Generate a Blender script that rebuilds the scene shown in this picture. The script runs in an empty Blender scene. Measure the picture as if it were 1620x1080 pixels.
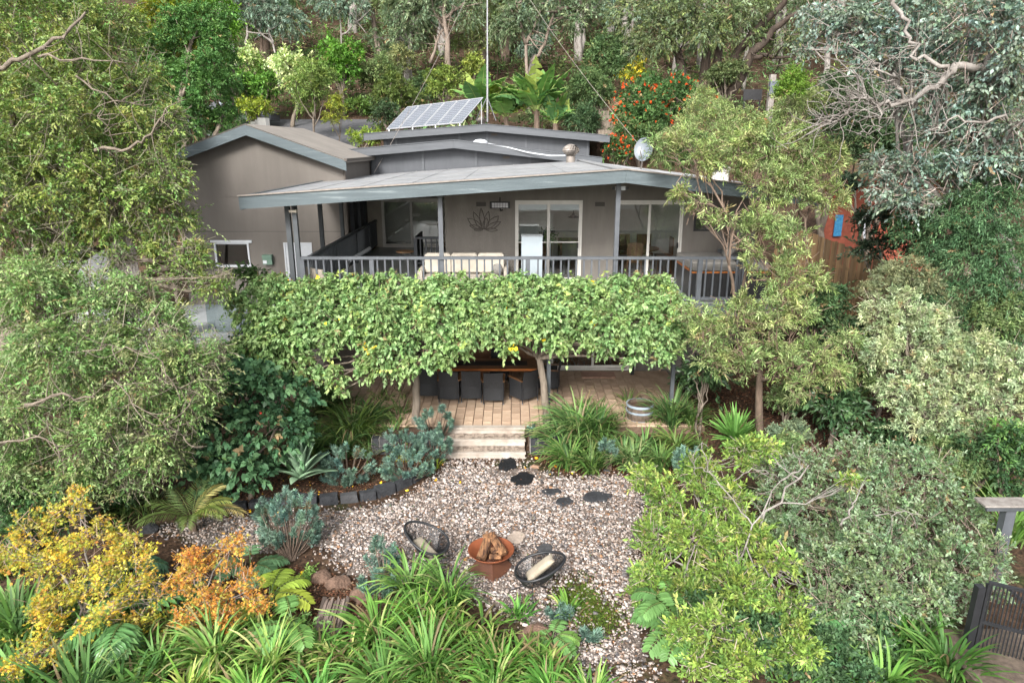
import bpy, math, random
import numpy as np
from mathutils import Vector

# ---------------------------------------------------------------- camera, light, exposure
PITCH = 16.0
CAMZ = 7.0
scene = bpy.context.scene
C = scene.collection
cam_data = bpy.data.cameras.new('camera')
cam = bpy.data.objects.new('camera', cam_data)
C.objects.link(cam)
cam.location = (0, 0, CAMZ)
cam.rotation_euler = (math.radians(90 - PITCH), 0, 0)
cam_data.sensor_width = 36
cam_data.lens = 24
cam_data.clip_end = 600
scene.camera = cam

world = bpy.data.worlds.new('World')
scene.world = world
world.use_nodes = True
nt = world.node_tree
nt.nodes.clear()
wo = nt.nodes.new('ShaderNodeOutputWorld')
bg = nt.nodes.new('ShaderNodeBackground')
sky = nt.nodes.new('ShaderNodeTexSky')
hs = nt.nodes.new('ShaderNodeHueSaturation')
sky.sky_type = 'NISHITA'
sky.sun_disc = False
SUN_EL, SUN_AZ = 35.0, 197.0     # a veiled sun behind the camera
sky.sun_elevation = math.radians(SUN_EL)
sky.sun_rotation = math.radians(SUN_AZ)
sky.air_density = 1.0
sky.dust_density = 4.0
hs.inputs['Saturation'].default_value = 0.22
hs.inputs['Value'].default_value = 1.0
bg.inputs['Strength'].default_value = 0.13
nt.links.new(sky.outputs[0], hs.inputs['Color'])
nt.links.new(hs.outputs[0], bg.inputs[0])
nt.links.new(bg.outputs[0], wo.inputs[0])

sun_data = bpy.data.lights.new('sun', 'SUN')
sun = bpy.data.objects.new('sun', sun_data)
C.objects.link(sun)
sun_data.energy = 1.8
sun_data.angle = math.radians(16)
sun_data.color = (1.0, 0.965, 0.91)
_a = math.radians(SUN_AZ)
_e = math.radians(SUN_EL)
_d = Vector((math.sin(_a) * math.cos(_e), math.cos(_a) * math.cos(_e), math.sin(_e)))
sun.rotation_euler = _d.to_track_quat('Z', 'Y').to_euler()
sun.location = (-20, -30, 60)

scene.view_settings.view_transform = 'Standard'
scene.view_settings.look = 'None'
scene.view_settings.gamma = 1
scene.view_settings.use_curve_mapping = False
scene.view_settings.exposure = 1.52
scene.render.engine = 'CYCLES'
scene.cycles.max_bounces = 6
scene.cycles.diffuse_bounces = 4
scene.cycles.glossy_bounces = 3
scene.cycles.transmission_bounces = 4
scene.cycles.transparent_max_bounces = 8
scene.cycles.use_denoising = True

# ---------------------------------------------------------------- helpers: photo position -> place
_cp, _sp = math.cos(math.radians(PITCH)), math.sin(math.radians(PITCH))
F = 1080.0


def ray(px, py):
    u = (540 - py) / F
    return ((px - 810) / F, _cp + u * _sp, -_sp + u * _cp)


def P(px, py, y):
    """point at horizontal distance y that shows at px, py"""
    r = ray(px, py)
    t = y / r[1]
    return (r[0] * t, y, CAMZ + r[2] * t)


def G(px, py, z=0.0):
    """point on the level z that shows at px, py"""
    r = ray(px, py)
    t = (z - CAMZ) / r[2]
    return (r[0] * t, r[1] * t, z)


def depth(y, z):
    return y * _cp + (CAMZ - z) * _sp


def pxm(y, z):
    return F / depth(y, z)


def smooth(a, b, v):
    t = np.clip((v - a) / (b - a), 0, 1)
    return t * t * (3 - 2 * t)


def H(x, y):
    """height of the ground"""
    x = np.asarray(x, float)
    y = np.asarray(y, float)
    z = 0.30 * smooth(14.9, 15.6, y)
    side = smooth(5.2, 7.0, x)
    z = z + side * 0.22 * np.clip(y - 14.8, 0, 20)
    left = 1 - smooth(-8.2, -6.6, x)
    z = z + left * (smooth(13.0, 20.0, y) * 1.1)
    back = 7.0 * smooth(29, 37, y) * 0.93 + np.clip(y - 37, 0, 9) * 0.22 + np.clip(y - 46, 0, 400) * 0.41
    z = np.maximum(z, back)
    z = z + 0.04 * np.sin(x * 1.7 + 0.5) * np.sin(y * 1.3) * (y < 14.5) + 0.35 * np.sin(x * 0.21) * np.sin(y * 0.17) * smooth(46, 60, y)
    return z


def h1(x, y):
    return float(H(x, y))


# ---------------------------------------------------------------- helpers: materials
M = {}


def nodes(name):
    m = bpy.data.materials.new(name)
    m.use_nodes = True
    t = m.node_tree
    return m, t, t.nodes['Principled BSDF'], t.nodes['Material Output']


def lin(c):
    return tuple(list(c)[:3]) + (1.0,)


def mat(name, c1, c2=None, scale=8.0, rough=0.7, bump=0.0, bscale=None, metal=0.0, spec=0.4, stretch=(1, 1, 1), detail=6.0, c3=None, lo=0.35, hi=0.65):
    """a surface with two or three tones mixed by noise, and fine relief"""
    m, t, b, o = nodes(name)
    tc = t.nodes.new('ShaderNodeTexCoord')
    mp = t.nodes.new('ShaderNodeMapping')
    mp.inputs['Scale'].default_value = stretch
    t.links.new(tc.outputs['Object'], mp.inputs[0])
    nz = t.nodes.new('ShaderNodeTexNoise')
    nz.inputs['Scale'].default_value = scale
    nz.inputs['Detail'].default_value = detail
    nz.inputs['Roughness'].default_value = 0.62
    t.links.new(mp.outputs[0], nz.inputs['Vector'])
    r = t.nodes.new('ShaderNodeValToRGB')
    c2 = c2 or tuple(v * 0.78 for v in c1)
    r.color_ramp.elements[0].position = lo
    r.color_ramp.elements[0].color = lin(c2)
    r.color_ramp.elements[1].position = hi
    r.color_ramp.elements[1].color = lin(c1)
    if c3:
        e = r.color_ramp.elements.new(min(0.98, hi + 0.1))
        e.color = lin(c3)
    t.links.new(nz.outputs[0], r.inputs[0])
    t.links.new(r.outputs[0], b.inputs['Base Color'])
    b.inputs['Roughness'].default_value = rough
    b.inputs['Metallic'].default_value = metal
    b.inputs['Specular IOR Level'].default_value = spec
    if bump:
        n2 = t.nodes.new('ShaderNodeTexNoise')
        n2.inputs['Scale'].default_value = bscale or scale * 4
        n2.inputs['Detail'].default_value = 8
        t.links.new(mp.outputs[0], n2.inputs['Vector'])
        bp = t.nodes.new('ShaderNodeBump')
        bp.inputs['Strength'].default_value = bump
        bp.inputs['Distance'].default_value = 0.03
        t.links.new(n2.outputs[0], bp.inputs['Height'])
        t.links.new(bp.outputs[0], b.inputs['Normal'])
    M[name] = m
    return m


def leaf_mat(name, rough=0.42, spec=0.5, trans=0.30):
    """leaves: each leaf's own colour comes from the point attribute col"""
    m, t, b, o = nodes(name)
    at = t.nodes.new('ShaderNodeAttribute')
    at.attribute_name = 'col'
    b.inputs['Roughness'].default_value = rough
    b.inputs['Specular IOR Level'].default_value = spec
    t.links.new(at.outputs['Color'], b.inputs['Base Color'])
    tr = t.nodes.new('ShaderNodeBsdfTranslucent')
    hsn = t.nodes.new('ShaderNodeHueSaturation')
    hsn.inputs['Saturation'].default_value = 1.15
    hsn.inputs['Value'].default_value = 1.25
    t.links.new(at.outputs['Color'], hsn.inputs['Color'])
    t.links.new(hsn.outputs[0], tr.inputs[0])
    mx = t.nodes.new('ShaderNodeMixShader')
    mx.inputs[0].default_value = trans
    t.links.new(b.outputs[0], mx.inputs[1])
    t.links.new(tr.outputs[0], mx.inputs[2])
    t.links.new(mx.outputs[0], o.inputs[0])
    M[name] = m
    return m


leaf_mat('leaf_satin', rough=.5, spec=.22, trans=.26)
leaf_mat('leaf_glossy', rough=0.36, spec=0.42, trans=0.2)
leaf_mat('leaf_matt', rough=0.7, spec=0.12, trans=0.28)
leaf_mat('stones_mat', rough=0.75, spec=0.3, trans=0.0)


# ---------------------------------------------------------------- helpers: objects
origin = {}


def thing(name, label, cat, loc=(0, 0, 0), group=None, kind=None):
    o = bpy.data.objects.new(name, None)
    o.empty_display_size = 0.1
    C.objects.link(o)
    o.location = loc
    origin[o.name] = Vector(loc)
    o['label'] = label
    o['category'] = cat
    if group:
        o['group'] = group
    if kind:
        o['kind'] = kind
    return o


def tag(o, label, cat, group=None, kind=None):
    o['label'] = label
    if cat:
        o['category'] = cat
    if group:
        o['group'] = group
    if kind:
        o['kind'] = kind
    return o


def obj(name, V, Fc, mt, parent=None, col=None, smooth_=False, loc=None, label=None):
    """ONE mesh object from world-space vertices; faces as an (n,3) or (n,4) array or a list of tuples"""
    V = np.asarray(V, dtype=np.float64).reshape(-1, 3)
    if parent is not None:
        org = origin[parent.name]
    else:
        org = Vector(loc) if loc is not None else Vector((float(V[:, 0].mean()), float(V[:, 1].mean()), float(V[:, 2].min())))
    V = V - np.array(org)
    me = bpy.data.meshes.new(name)
    if isinstance(Fc, np.ndarray):
        n, k = Fc.shape
        me.vertices.add(len(V))
        me.vertices.foreach_set('co', V.astype(np.float32).ravel())
        me.loops.add(n * k)
        me.loops.foreach_set('vertex_index', Fc.astype(np.int32).ravel())
        me.polygons.add(n)
        me.polygons.foreach_set('loop_start', np.arange(0, n * k, k, dtype=np.int32))
        me.polygons.foreach_set('loop_total', np.full(n, k, dtype=np.int32))
        me.update(calc_edges=True)
    else:
        me.from_pydata([tuple(v) for v in V], [], Fc)
    if col is not None:
        a = me.attributes.new('col', 'FLOAT_COLOR', 'POINT')
        c4 = np.ones((len(V), 4), dtype=np.float32)
        c4[:, :3] = np.clip(col, 0.001, 0.95)
        a.data.foreach_set('color', c4.ravel())
    if smooth_:
        me.polygons.foreach_set('use_smooth', np.ones(len(me.polygons), dtype=bool))
    me.materials.append(M[mt] if isinstance(mt, str) else mt)
    o = bpy.data.objects.new(name, me)
    C.objects.link(o)
    if parent is not None:
        o.parent = parent
        origin[o.name] = org
    else:
        o.location = org
        origin[o.name] = org
    if label:
        o['label'] = label
    return o


def copy_tree(o, parent=None):
    c = o.copy()
    C.objects.link(c)
    c.parent = parent
    for ch in list(o.children):
        copy_tree(ch, c)
    return c


class MB:
    """collects shapes for ONE mesh"""

    def __init__(s):
        s.V, s.F = [], []

    def add(s, V, Fc):
        b = len(s.V)
        s.V += [tuple(v) for v in V]
        s.F += [tuple(int(i) + b for i in f) for f in Fc]
        return s

    def box(s, x0, x1, y0, y1, z0, z1):
        return s.add([(x0, y0, z0), (x1, y0, z0), (x1, y1, z0), (x0, y1, z0), (x0, y0, z1), (x1, y0, z1), (x1, y1, z1), (x0, y1, z1)],
                     [(0, 3, 2, 1), (4, 5, 6, 7), (0, 1, 5, 4), (1, 2, 6, 5), (2, 3, 7, 6), (3, 0, 4, 7)])

    def hexa(s, A, B):
        """a solid between two quads A (4 points) and B (4 points)"""
        return s.add(list(A) + list(B), [(0, 3, 2, 1), (4, 5, 6, 7), (0, 1, 5, 4), (1, 2, 6, 5), (2, 3, 7, 6), (3, 0, 4, 7)])

    def bar(s, a, b, w, h=None, up=(0, 0, 1)):
        """a rectangular bar from a to b, w wide, h high"""
        h = h or w
        a, b = Vector(a), Vector(b)
        d = (b - a).normalized()
        up = Vector(up)
        if abs(d.dot(up)) > 0.98:
            up = Vector((0, 1, 0))
        sd = d.cross(up).normalized()
        u = sd.cross(d).normalized()
        q = [(-1, -1), (1, -1), (1, 1), (-1, 1)]
        return s.hexa([a + sd * (i * w / 2) + u * (j * h / 2) for i, j in q], [b + sd * (i * w / 2) + u * (j * h / 2) for i, j in q])

    def tube(s, pts, rad, n=8, caps=True):
        V, Fc = tube(pts, rad, n)
        s.add(V, [tuple(f) for f in Fc])
        if caps:
            k = len(s.V) - len(V)
            s.F.append(tuple(k + i for i in range(n))[::-1])
            s.F.append(tuple(k + len(V) - n + i for i in range(n)))
        return s

    def lathe(s, prof, c, n=24, ax='z'):
        """prof: (radius, height) pairs round the vertical axis through c"""
        V = []
        for r, z in prof:
            for i in range(n):
                a = 2 * math.pi * i / n
                V.append((c[0] + r * math.cos(a), c[1] + r * math.sin(a), c[2] + z))
        Fc = [(j * n + i, j * n + (i + 1) % n, (j + 1) * n + (i + 1) % n, (j + 1) * n + i) for j in range(len(prof) - 1) for i in range(n)]
        return s.add(V, Fc)

    def prism(s, poly, y0, y1):
        """polygon in x,z pushed along y"""
        n = len(poly)
        V = [(x, y0, z) for x, z in poly] + [(x, y1, z) for x, z in poly]
        return s.add(V, [tuple(range(n)), tuple(range(2 * n - 1, n - 1, -1))] + [(i, n + i, n + (i + 1) % n, (i + 1) % n) for i in range(n)])

    def slab(s, poly, z0, z1):
        """polygon in x,y pushed up"""
        n = len(poly)
        V = [(x, y, z0) for x, y in poly] + [(x, y, z1) for x, y in poly]
        return s.add(V, [tuple(range(n - 1, -1, -1)), tuple(range(n, 2 * n))] + [(i, (i + 1) % n, n + (i + 1) % n, n + i) for i in range(n)])

    def build(s, name, mt, parent=None, **k):
        return obj(name, s.V, s.F, mt, parent, **k)


def B(name, x0, x1, y0, y1, z0, z1, mt, parent=None, **k):
    return MB().box(x0, x1, y0, y1, z0, z1).build(name, mt, parent, **k)


def tube(pts, rad, n=6):
    pts = np.asarray(pts, float)
    m = len(pts)
    rad = np.broadcast_to(np.asarray(rad, float), (m,))
    d = np.gradient(pts, axis=0)
    d /= np.linalg.norm(d, axis=1)[:, None] + 1e-9
    ref = np.array([0.31, 0.83, 0.46])
    if abs(np.dot(d.mean(0) / (np.linalg.norm(d.mean(0)) + 1e-9), ref)) > 0.9:
        ref = np.array([1.0, 0, 0])
    s_ = np.cross(d, ref)
    s_ /= np.linalg.norm(s_, axis=1)[:, None] + 1e-9
    u = np.cross(s_, d)
    a = np.linspace(0, 2 * np.pi, n, endpoint=False)
    V = pts[:, None, :] + rad[:, None, None] * (np.cos(a)[None, :, None] * s_[:, None, :] + np.sin(a)[None, :, None] * u[:, None, :])
    V = V.reshape(-1, 3)
    i = np.arange(n)
    Fc = []
    for j in range(m - 1):
        Fc.append(np.stack([j * n + i, j * n + (i + 1) % n, (j + 1) * n + (i + 1) % n, (j + 1) * n + i], 1))
    return V, np.concatenate(Fc)


def bez(a, b, c, n=8):
    a, b, c = (np.asarray(v, float) for v in (a, b, c))
    t = np.linspace(0, 1, n)[:, None]
    return (1 - t) ** 2 * a + 2 * t * (1 - t) * b + t * t * c
# ---------------------------------------------------------------- helpers: foliage
def unit(v):
    return v / (np.linalg.norm(v, axis=-1, keepdims=True) + 1e-9)


SHAPES = {
    'dia': (np.array([(0, 0, 0), (.45, .5, .10), (1, 0, -.08), (.45, -.5, .10)], float), np.array([(0, 2, 1), (0, 3, 2)])),
    'oval': (np.array([(0, 0, 0), (.28, .46, .07), (.68, .40, .05), (1, 0, -.14), (.68, -.40, .05), (.28, -.46, .07)], float),
             np.array([(0, 2, 1), (0, 3, 2), (0, 4, 3), (0, 5, 4)])),
    'heart': (np.array([(0, 0, 0), (.05, .42, .05), (.45, .48, .04), (1, 0, -.18), (.45, -.48, .04), (.05, -.42, .05)], float),
              np.array([(0, 2, 1), (0, 3, 2), (0, 4, 3), (0, 5, 4)])),
}
_sv, _sf = [], []
for _ang, _len in ((0, 1.0), (50, .85), (-50, .85), (108, .5), (-108, .5)):
    _r = math.radians(_ang)
    _k = len(_sv)
    _sv += [(math.cos(_r + 1.57) * .17 + .25, math.sin(_r + 1.57) * .17, .02), (math.cos(_r) * _len * .75 + .25, math.sin(_r) * _len * .75, -.06),
            (math.cos(_r - 1.57) * .17 + .25, math.sin(_r - 1.57) * .17, .02)]
    _sf.append((_k, _k + 2, _k + 1))
SHAPES['star'] = (np.array(_sv, float), np.array(_sf))


def leaves(rng, Pt, D, L, W, shape='dia', up=1.0, upn=0.7):
    """one leaf per point: Pt base, D direction, L length, W width"""
    T, Fc = SHAPES[shape]
    n = len(Pt)
    D = unit(D)
    U = rng.normal(0, upn, (n, 3)) + np.array([0, 0, up])
    Nn = unit(U - (U * D).sum(1)[:, None] * D)
    S = np.cross(D, Nn)
    L = np.broadcast_to(L, (n,))[:, None, None]
    W = np.broadcast_to(W, (n,))[:, None, None]
    V = Pt[:, None, :] + T[None, :, 0:1] * L * D[:, None, :] + T[None, :, 1:2] * W * S[:, None, :] + T[None, :, 2:3] * L * Nn[:, None, :]
    Fa = (Fc[None] + (np.arange(n) * len(T))[:, None, None]).reshape(-1, 3)
    return V.reshape(-1, 3), Fa, len(T)


def palette(rng, cols, n, w=None):
    cols = np.asarray(cols, float)
    p = None if w is None else np.asarray(w, float) / np.sum(w)
    return cols[rng.choice(len(cols), n, p=p)]


class Fol:
    """collects foliage triangles and their colours for ONE mesh"""

    def __init__(s, seed):
        s.rng = np.random.default_rng(seed)
        s.V, s.F, s.C, s.n = [], [], [], 0
        s.gain = 1.28

    def add(s, V, Fa, col):
        if len(V) == 0:
            return
        col = np.asarray(col, float)
        if col.ndim == 1:
            col = np.tile(col, (len(V), 1))
        s.V.append(V)
        s.F.append(Fa + s.n)
        s.C.append(col)
        s.n += len(V)

    def tube(s, pts, rad, col, n=4):
        V, q = tube(pts, rad, n)
        s.add(V, np.concatenate([q[:, [0, 1, 2]], q[:, [0, 2, 3]]]), col)

    def twigs(s, Bp, D, ln, nl, L, W, cols, w=None, shape='dia', droop=0.25, spread=0.9, ldroop=0.2, up=1.0, upn=0.7, tip=None, tvar=0.18, lvar=0.12, stems=None, stem_r=0.004):
        """twigs at Bp along D, each with nl leaves"""
        rng = s.rng
        m = len(Bp)
        if m == 0:
            return
        D = unit(D)
        ln = np.broadcast_to(ln, (m,)) * rng.uniform(.65, 1.25, m)
        k = (np.arange(nl) + 0.6) / nl
        t = np.broadcast_to(k, (m, nl)) + rng.uniform(-.3, .3, (m, nl)) / nl
        q = ln[:, None] * t
        pos = Bp[:, None, :] + D[:, None, :] * q[..., None]
        pos[..., 2] -= droop * ln[:, None] * t * t
        A = unit(np.cross(D, rng.normal(0, 1, (m, 3))))
        Bv = np.cross(D, A)
        ph = np.arange(nl)[None] * 2.4 + rng.uniform(0, 6.28, (m, 1)) + rng.normal(0, .3, (m, nl))
        side = np.cos(ph)[..., None] * A[:, None] + np.sin(ph)[..., None] * Bv[:, None]
        sp = spread * (1.15 - 0.6 * t)
        ld = D[:, None] * np.cos(sp)[..., None] + side * np.sin(sp)[..., None]
        ld[..., 2] -= ldroop + droop * t
        n = m * nl
        Ls = L * rng.uniform(.45, 1.3, n)
        V, Fa, kv = leaves(rng, pos.reshape(-1, 3), ld.reshape(-1, 3), Ls, Ls * (W / L) * rng.uniform(.8, 1.15, n), shape, up, upn)
        base = palette(rng, cols, m, w)
        if m > 40:      # whole sprays differ in age and tone across the plant
            sz = max(.2, float(Bp.std(0).mean()) * .35)
            a9 = rng.uniform(0, 6.28, 6)
            q9 = Bp / sz
            t1 = np.sin(q9[:, 0] * 1.9 + a9[0] + np.sin(q9[:, 2] * 1.3 + a9[1])) * np.sin(q9[:, 2] * 1.7 + a9[2] + np.sin(q9[:, 1] + a9[3]))
            t2 = np.sin(q9[:, 0] * 2.7 + a9[4]) * np.sin(q9[:, 1] * 2.3 + a9[5])
            base = base * (1 + .24 * t1)[:, None] * (1 + t2[:, None] * np.array([.13, .0, -.10]))
            dead = rng.uniform(0, 1, m) < .018
            base[dead] = np.array([.22, .15, .08])
        c = np.repeat(base, nl, 0)
        alt = palette(rng, cols, n, w)
        mixw = rng.uniform(0, .45, (n, 1))
        c = c * (1 - mixw) + alt * mixw
        c = c * np.repeat(np.exp(rng.normal(0, tvar, m)), nl)[:, None] * np.exp(rng.normal(0, lvar, (n, 1)))
        if tip is not None:
            tw = np.clip((t.reshape(-1, 1) - .6) * 2.0, 0, .8) * np.repeat(rng.uniform(0, 1, (m, 1)) > .4, nl, 0)
            c = c * (1 - tw) + np.asarray(tip) * tw
        s.add(V, Fa, np.repeat(c, kv, 0))
        if stems is not None:
            sel = rng.uniform(0, 1, m) < .3
            Bp, D, ln, m = Bp[sel], D[sel], ln[sel], int(sel.sum())
            e = Bp + D * ln[:, None]
            e[:, 2] -= droop * ln
            mid = Bp + D * ln[:, None] * .5
            mid[:, 2] -= droop * ln * .25
            s.sticks(Bp - D * ln[:, None] * .5, mid, stem_r, stems)
            s.sticks(mid, e, stem_r * .7, stems)

    def sticks(s, A, Bq, r, col):
        """thin three-sided sticks from A to B"""
        m = len(A)
        if m == 0:
            return
        d = unit(Bq - A)
        a = unit(np.cross(d, s.rng.normal(0, 1, (m, 3))))
        b = np.cross(d, a)
        r = np.broadcast_to(r, (m,))[:, None]
        V = np.stack([A + a * r, A - a * r * .5 + b * r * .87, A - a * r * .5 - b * r * .87,
                      Bq + a * r * .6, Bq + (-a * .5 + b * .87) * r * .6, Bq + (-a * .5 - b * .87) * r * .6], 1)
        f = np.array([(0, 1, 4), (0, 4, 3), (1, 2, 5), (1, 5, 4), (2, 0, 3), (2, 3, 5)])
        Fa = (f[None] + (np.arange(m) * 6)[:, None, None]).reshape(-1, 3)
        c = np.asarray(col, float)[None] * np.exp(s.rng.normal(0, .25, (m, 1)))
        s.add(V.reshape(-1, 3), Fa, np.repeat(c, 6, 0))

    def blades(s, c, n, L, W, cols, w=None, e0=(55, 88), curl=(0.8, 1.6), seg=6, r0=0.05, edge=None, droop_tip=0.0, az=None):
        """strap leaves that rise from c and arch over"""
        rng = s.rng
        az_ = rng.uniform(0, 6.283, n) if az is None else rng.uniform(az[0], az[1], n)
        e = np.radians(rng.uniform(e0[0], e0[1], n))
        cu = rng.uniform(curl[0], curl[1], n)
        Ls = L * rng.uniform(.55, 1.1, n)
        Ws = W * rng.uniform(.75, 1.15, n)
        out = np.stack([np.cos(az_), np.sin(az_), np.zeros(n)], 1)
        sd = np.stack([-np.sin(az_), np.cos(az_), np.zeros(n)], 1) + rng.normal(0, .2, (n, 3))
        sd = unit(sd)
        p = np.asarray(c, float)[None] + out * rng.uniform(0, r0, (n, 1)) + rng.normal(0, r0 * .3, (n, 3)) * np.array([1, 1, 0])
        V = np.zeros((n, seg + 1, 2, 3))
        prof = np.sin(np.linspace(0.5, 3.05, seg + 1)) ** .7
        drift = rng.normal(0, .12, n)
        for k in range(seg + 1):
            V[:, k, 0] = p + sd * (Ws * prof[k] / 2)[:, None]
            V[:, k, 1] = p - sd * (Ws * prof[k] / 2)[:, None]
            V[:, k, 1, 2] += Ws * .15
            ang = e - cu * ((k + .5) / seg) ** 1.6
            dv = out * np.cos(ang)[:, None] + sd * drift[:, None] * (k / seg)
            dv[:, 2] = np.sin(ang)
            p = p + unit(dv) * (Ls / seg)[:, None]
        idx = []
        for k in range(seg):
            a = k * 2
            idx += [(a, a + 1, a + 3), (a, a + 3, a + 2)]
        f = np.array(idx)
        nv = (seg + 1) * 2
        Fa = (f[None] + (np.arange(n) * nv)[:, None, None]).reshape(-1, 3)
        cc = palette(rng, cols, n, w) * np.exp(rng.normal(0, .15, (n, 1)))
        col = np.repeat(cc[:, None, :], nv, 1)
        tipw = np.clip(np.repeat(np.linspace(0, 1, seg + 1), 2) * 3 - 2 - rng.uniform(.1, 1.6, (n, 1)), 0, 1)[..., None]
        col = col * (1 - tipw * .8) + np.array([.20, .14, .075]) * tipw * .8
        old = rng.uniform(0, 1, n) < .03
        col[old] = np.array([.15, .115, .06])
        s.add(V.reshape(-1, 3), Fa, col.reshape(-1, 3))

    def frond(s, base, az, L, e0, curl, nleaf, ll, lw, col, rach=(0.10, 0.13, 0.04), seg=10, vee=0.35, sweep=0.9, rr=0.008, shape='dia', start=.15, taper=.6):
        """a feather-shaped leaf: arching rib with leaflets on both sides"""
        rng = s.rng
        t = np.linspace(0, 1, seg)
        ang = e0 - curl * t ** 1.4
        dr = np.stack([np.cos(ang) * math.cos(az), np.cos(ang) * math.sin(az), np.sin(ang)], 1)
        pts = np.asarray(base, float) + np.concatenate([np.zeros((1, 3)), np.cumsum(dr[:-1] * L / (seg - 1), 0)])
        s.tube(pts, np.linspace(rr, rr * .35, seg), rach, 4)
        u = np.linspace(start, .99, nleaf)
        px_ = np.stack([np.interp(u, t, pts[:, i]) for i in range(3)], 1)
        dx = unit(np.stack([np.interp(u, t, dr[:, i]) for i in range(3)], 1))
        sd = np.array([-math.sin(az), math.cos(az), 0.0])
        upv = np.cross(sd, dx) * -1
        ln = ll * (np.sin(np.clip(u * 2.6 + .35, 0, 3.0)) * taper + (1 - taper))
        for sg in (-1, 1):
            d = sd[None] * sg + dx * sweep * (0.4 + u[:, None]) - upv * 0 + np.array([0, 0, -1.0]) * vee
            d = d + rng.normal(0, .05, d.shape)
            T, Fc = SHAPES[shape]
            d = unit(d)
            nn = unit(np.cross(d, dx) * sg)
            nn = np.where(nn[:, 2:3] < 0, -nn, nn)
            S = np.cross(d, nn)
            V = px_[:, None] + T[None, :, 0:1] * ln[:, None, None] * d[:, None] + T[None, :, 1:2] * lw * S[:, None] + T[None, :, 2:3] * ln[:, None, None] * nn[:, None] * .5
            Fa = (Fc[None] + (np.arange(nleaf) * len(T))[:, None, None]).reshape(-1, 3)
            cc = np.asarray(col)[None] * np.exp(rng.normal(0, .12, (nleaf, 1)))
            s.add(V.reshape(-1, 3), Fa, np.repeat(cc, len(T), 0))

    def build(s, name, mt='leaf_satin', parent=None, **k):
        V = np.concatenate(s.V)
        Fa = np.concatenate(s.F)
        return obj(name, V, Fa, mt, parent, col=np.concatenate(s.C) * s.gain, **k)


def lumps_in(rng, c, R, n, rr=(.32, .55), flat=1.0):
    """n lumps spread through the ellipsoid c, R"""
    c, R = np.asarray(c, float), np.asarray(R, float)
    v = unit(rng.normal(0, 1, (n, 3))) * (rng.uniform(0.15, 1, (n, 1)) ** (1 / 2.2)) * .74
    rad = rng.uniform(rr[0], rr[1], n) * (R.prod() ** (1 / 3))
    ctr = c + v * R
    return ctr, rad


def bumps(rng, ctr, rad, k=5, s=(.28, .5), out=.82):
    """smaller lumps on the skin of each lump, so that the outline is uneven"""
    C2, R2 = [ctr], [rad * .86]
    for _ in range(k):
        d = unit(rng.normal(0, 1, ctr.shape) + np.array([0, -.15, .12]))
        C2.append(ctr + d * (rad * out)[:, None])
        R2.append(rad * rng.uniform(s[0], s[1], len(rad)))
    return np.concatenate(C2), np.concatenate(R2)


def holes(rng, p, size, amount):
    """True where foliage stays: uneven patches thin out"""
    a = rng.uniform(0, 6.28, 9)
    q = p / size
    n = np.sin(q[:, 0] * 2.1 + a[0] + 1.3 * np.sin(q[:, 1] * 1.7 + a[1])) + np.sin(q[:, 1] * 2.3 + a[2] + 1.1 * np.sin(q[:, 2] * 1.9 + a[3])) + np.sin(q[:, 2] * 2.5 + a[4] + 1.2 * np.sin(q[:, 0] * 1.5 + a[5]))
    n = n / 3 + .35 * np.sin(q[:, 0] * 5.1 + a[6]) * np.sin(q[:, 2] * 4.7 + a[7]) * np.sin(q[:, 1] * 4.9 + a[8])
    return rng.uniform(0, 1, len(p)) < np.clip(1 - amount * (1.1 - 1.6 * (n + .35)), 1 - amount, 1)


def on_lumps(rng, ctr, rad, n, keep=.15, squash=.85, fill=.35, zmin=None, low=.35):
    """points near the outer skin of a union of lumps, and outward directions"""
    ctr, rad = np.asarray(ctr, float), np.asarray(rad, float)
    out_p, out_d, got = [], [], 0
    pr = rad ** 2 / np.sum(rad ** 2)
    for _ in range(12):
        m = int((n - got) * 2.2) + 16
        i = rng.choice(len(rad), m, p=pr)
        d = unit(rng.normal(0, 1, (m, 3)))
        f = 1 - fill * rng.uniform(0, 1, m) ** 1.6
        off = d * (rad[i] * f)[:, None] * np.array([1, 1, squash])
        p = ctr[i] + off
        dist = np.full(m, 9.0)
        for j in range(len(rad)):
            dj = np.linalg.norm((p - ctr[j]) / np.array([1, 1, squash]), axis=1) / rad[j]
            dist = np.where(i == j, dist, np.minimum(dist, dj))
        ok = (dist > .8) | (rng.uniform(0, 1, m) < keep)
        ok &= (d[:, 2] > -.35) | (rng.uniform(0, 1, m) < low)
        if zmin is not None:
            ok &= p[:, 2] > zmin
        out_p.append(p[ok])
        out_d.append(d[ok])
        got += int(ok.sum())
        if got >= n:
            break
    return np.concatenate(out_p)[:n], np.concatenate(out_d)[:n]


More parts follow.
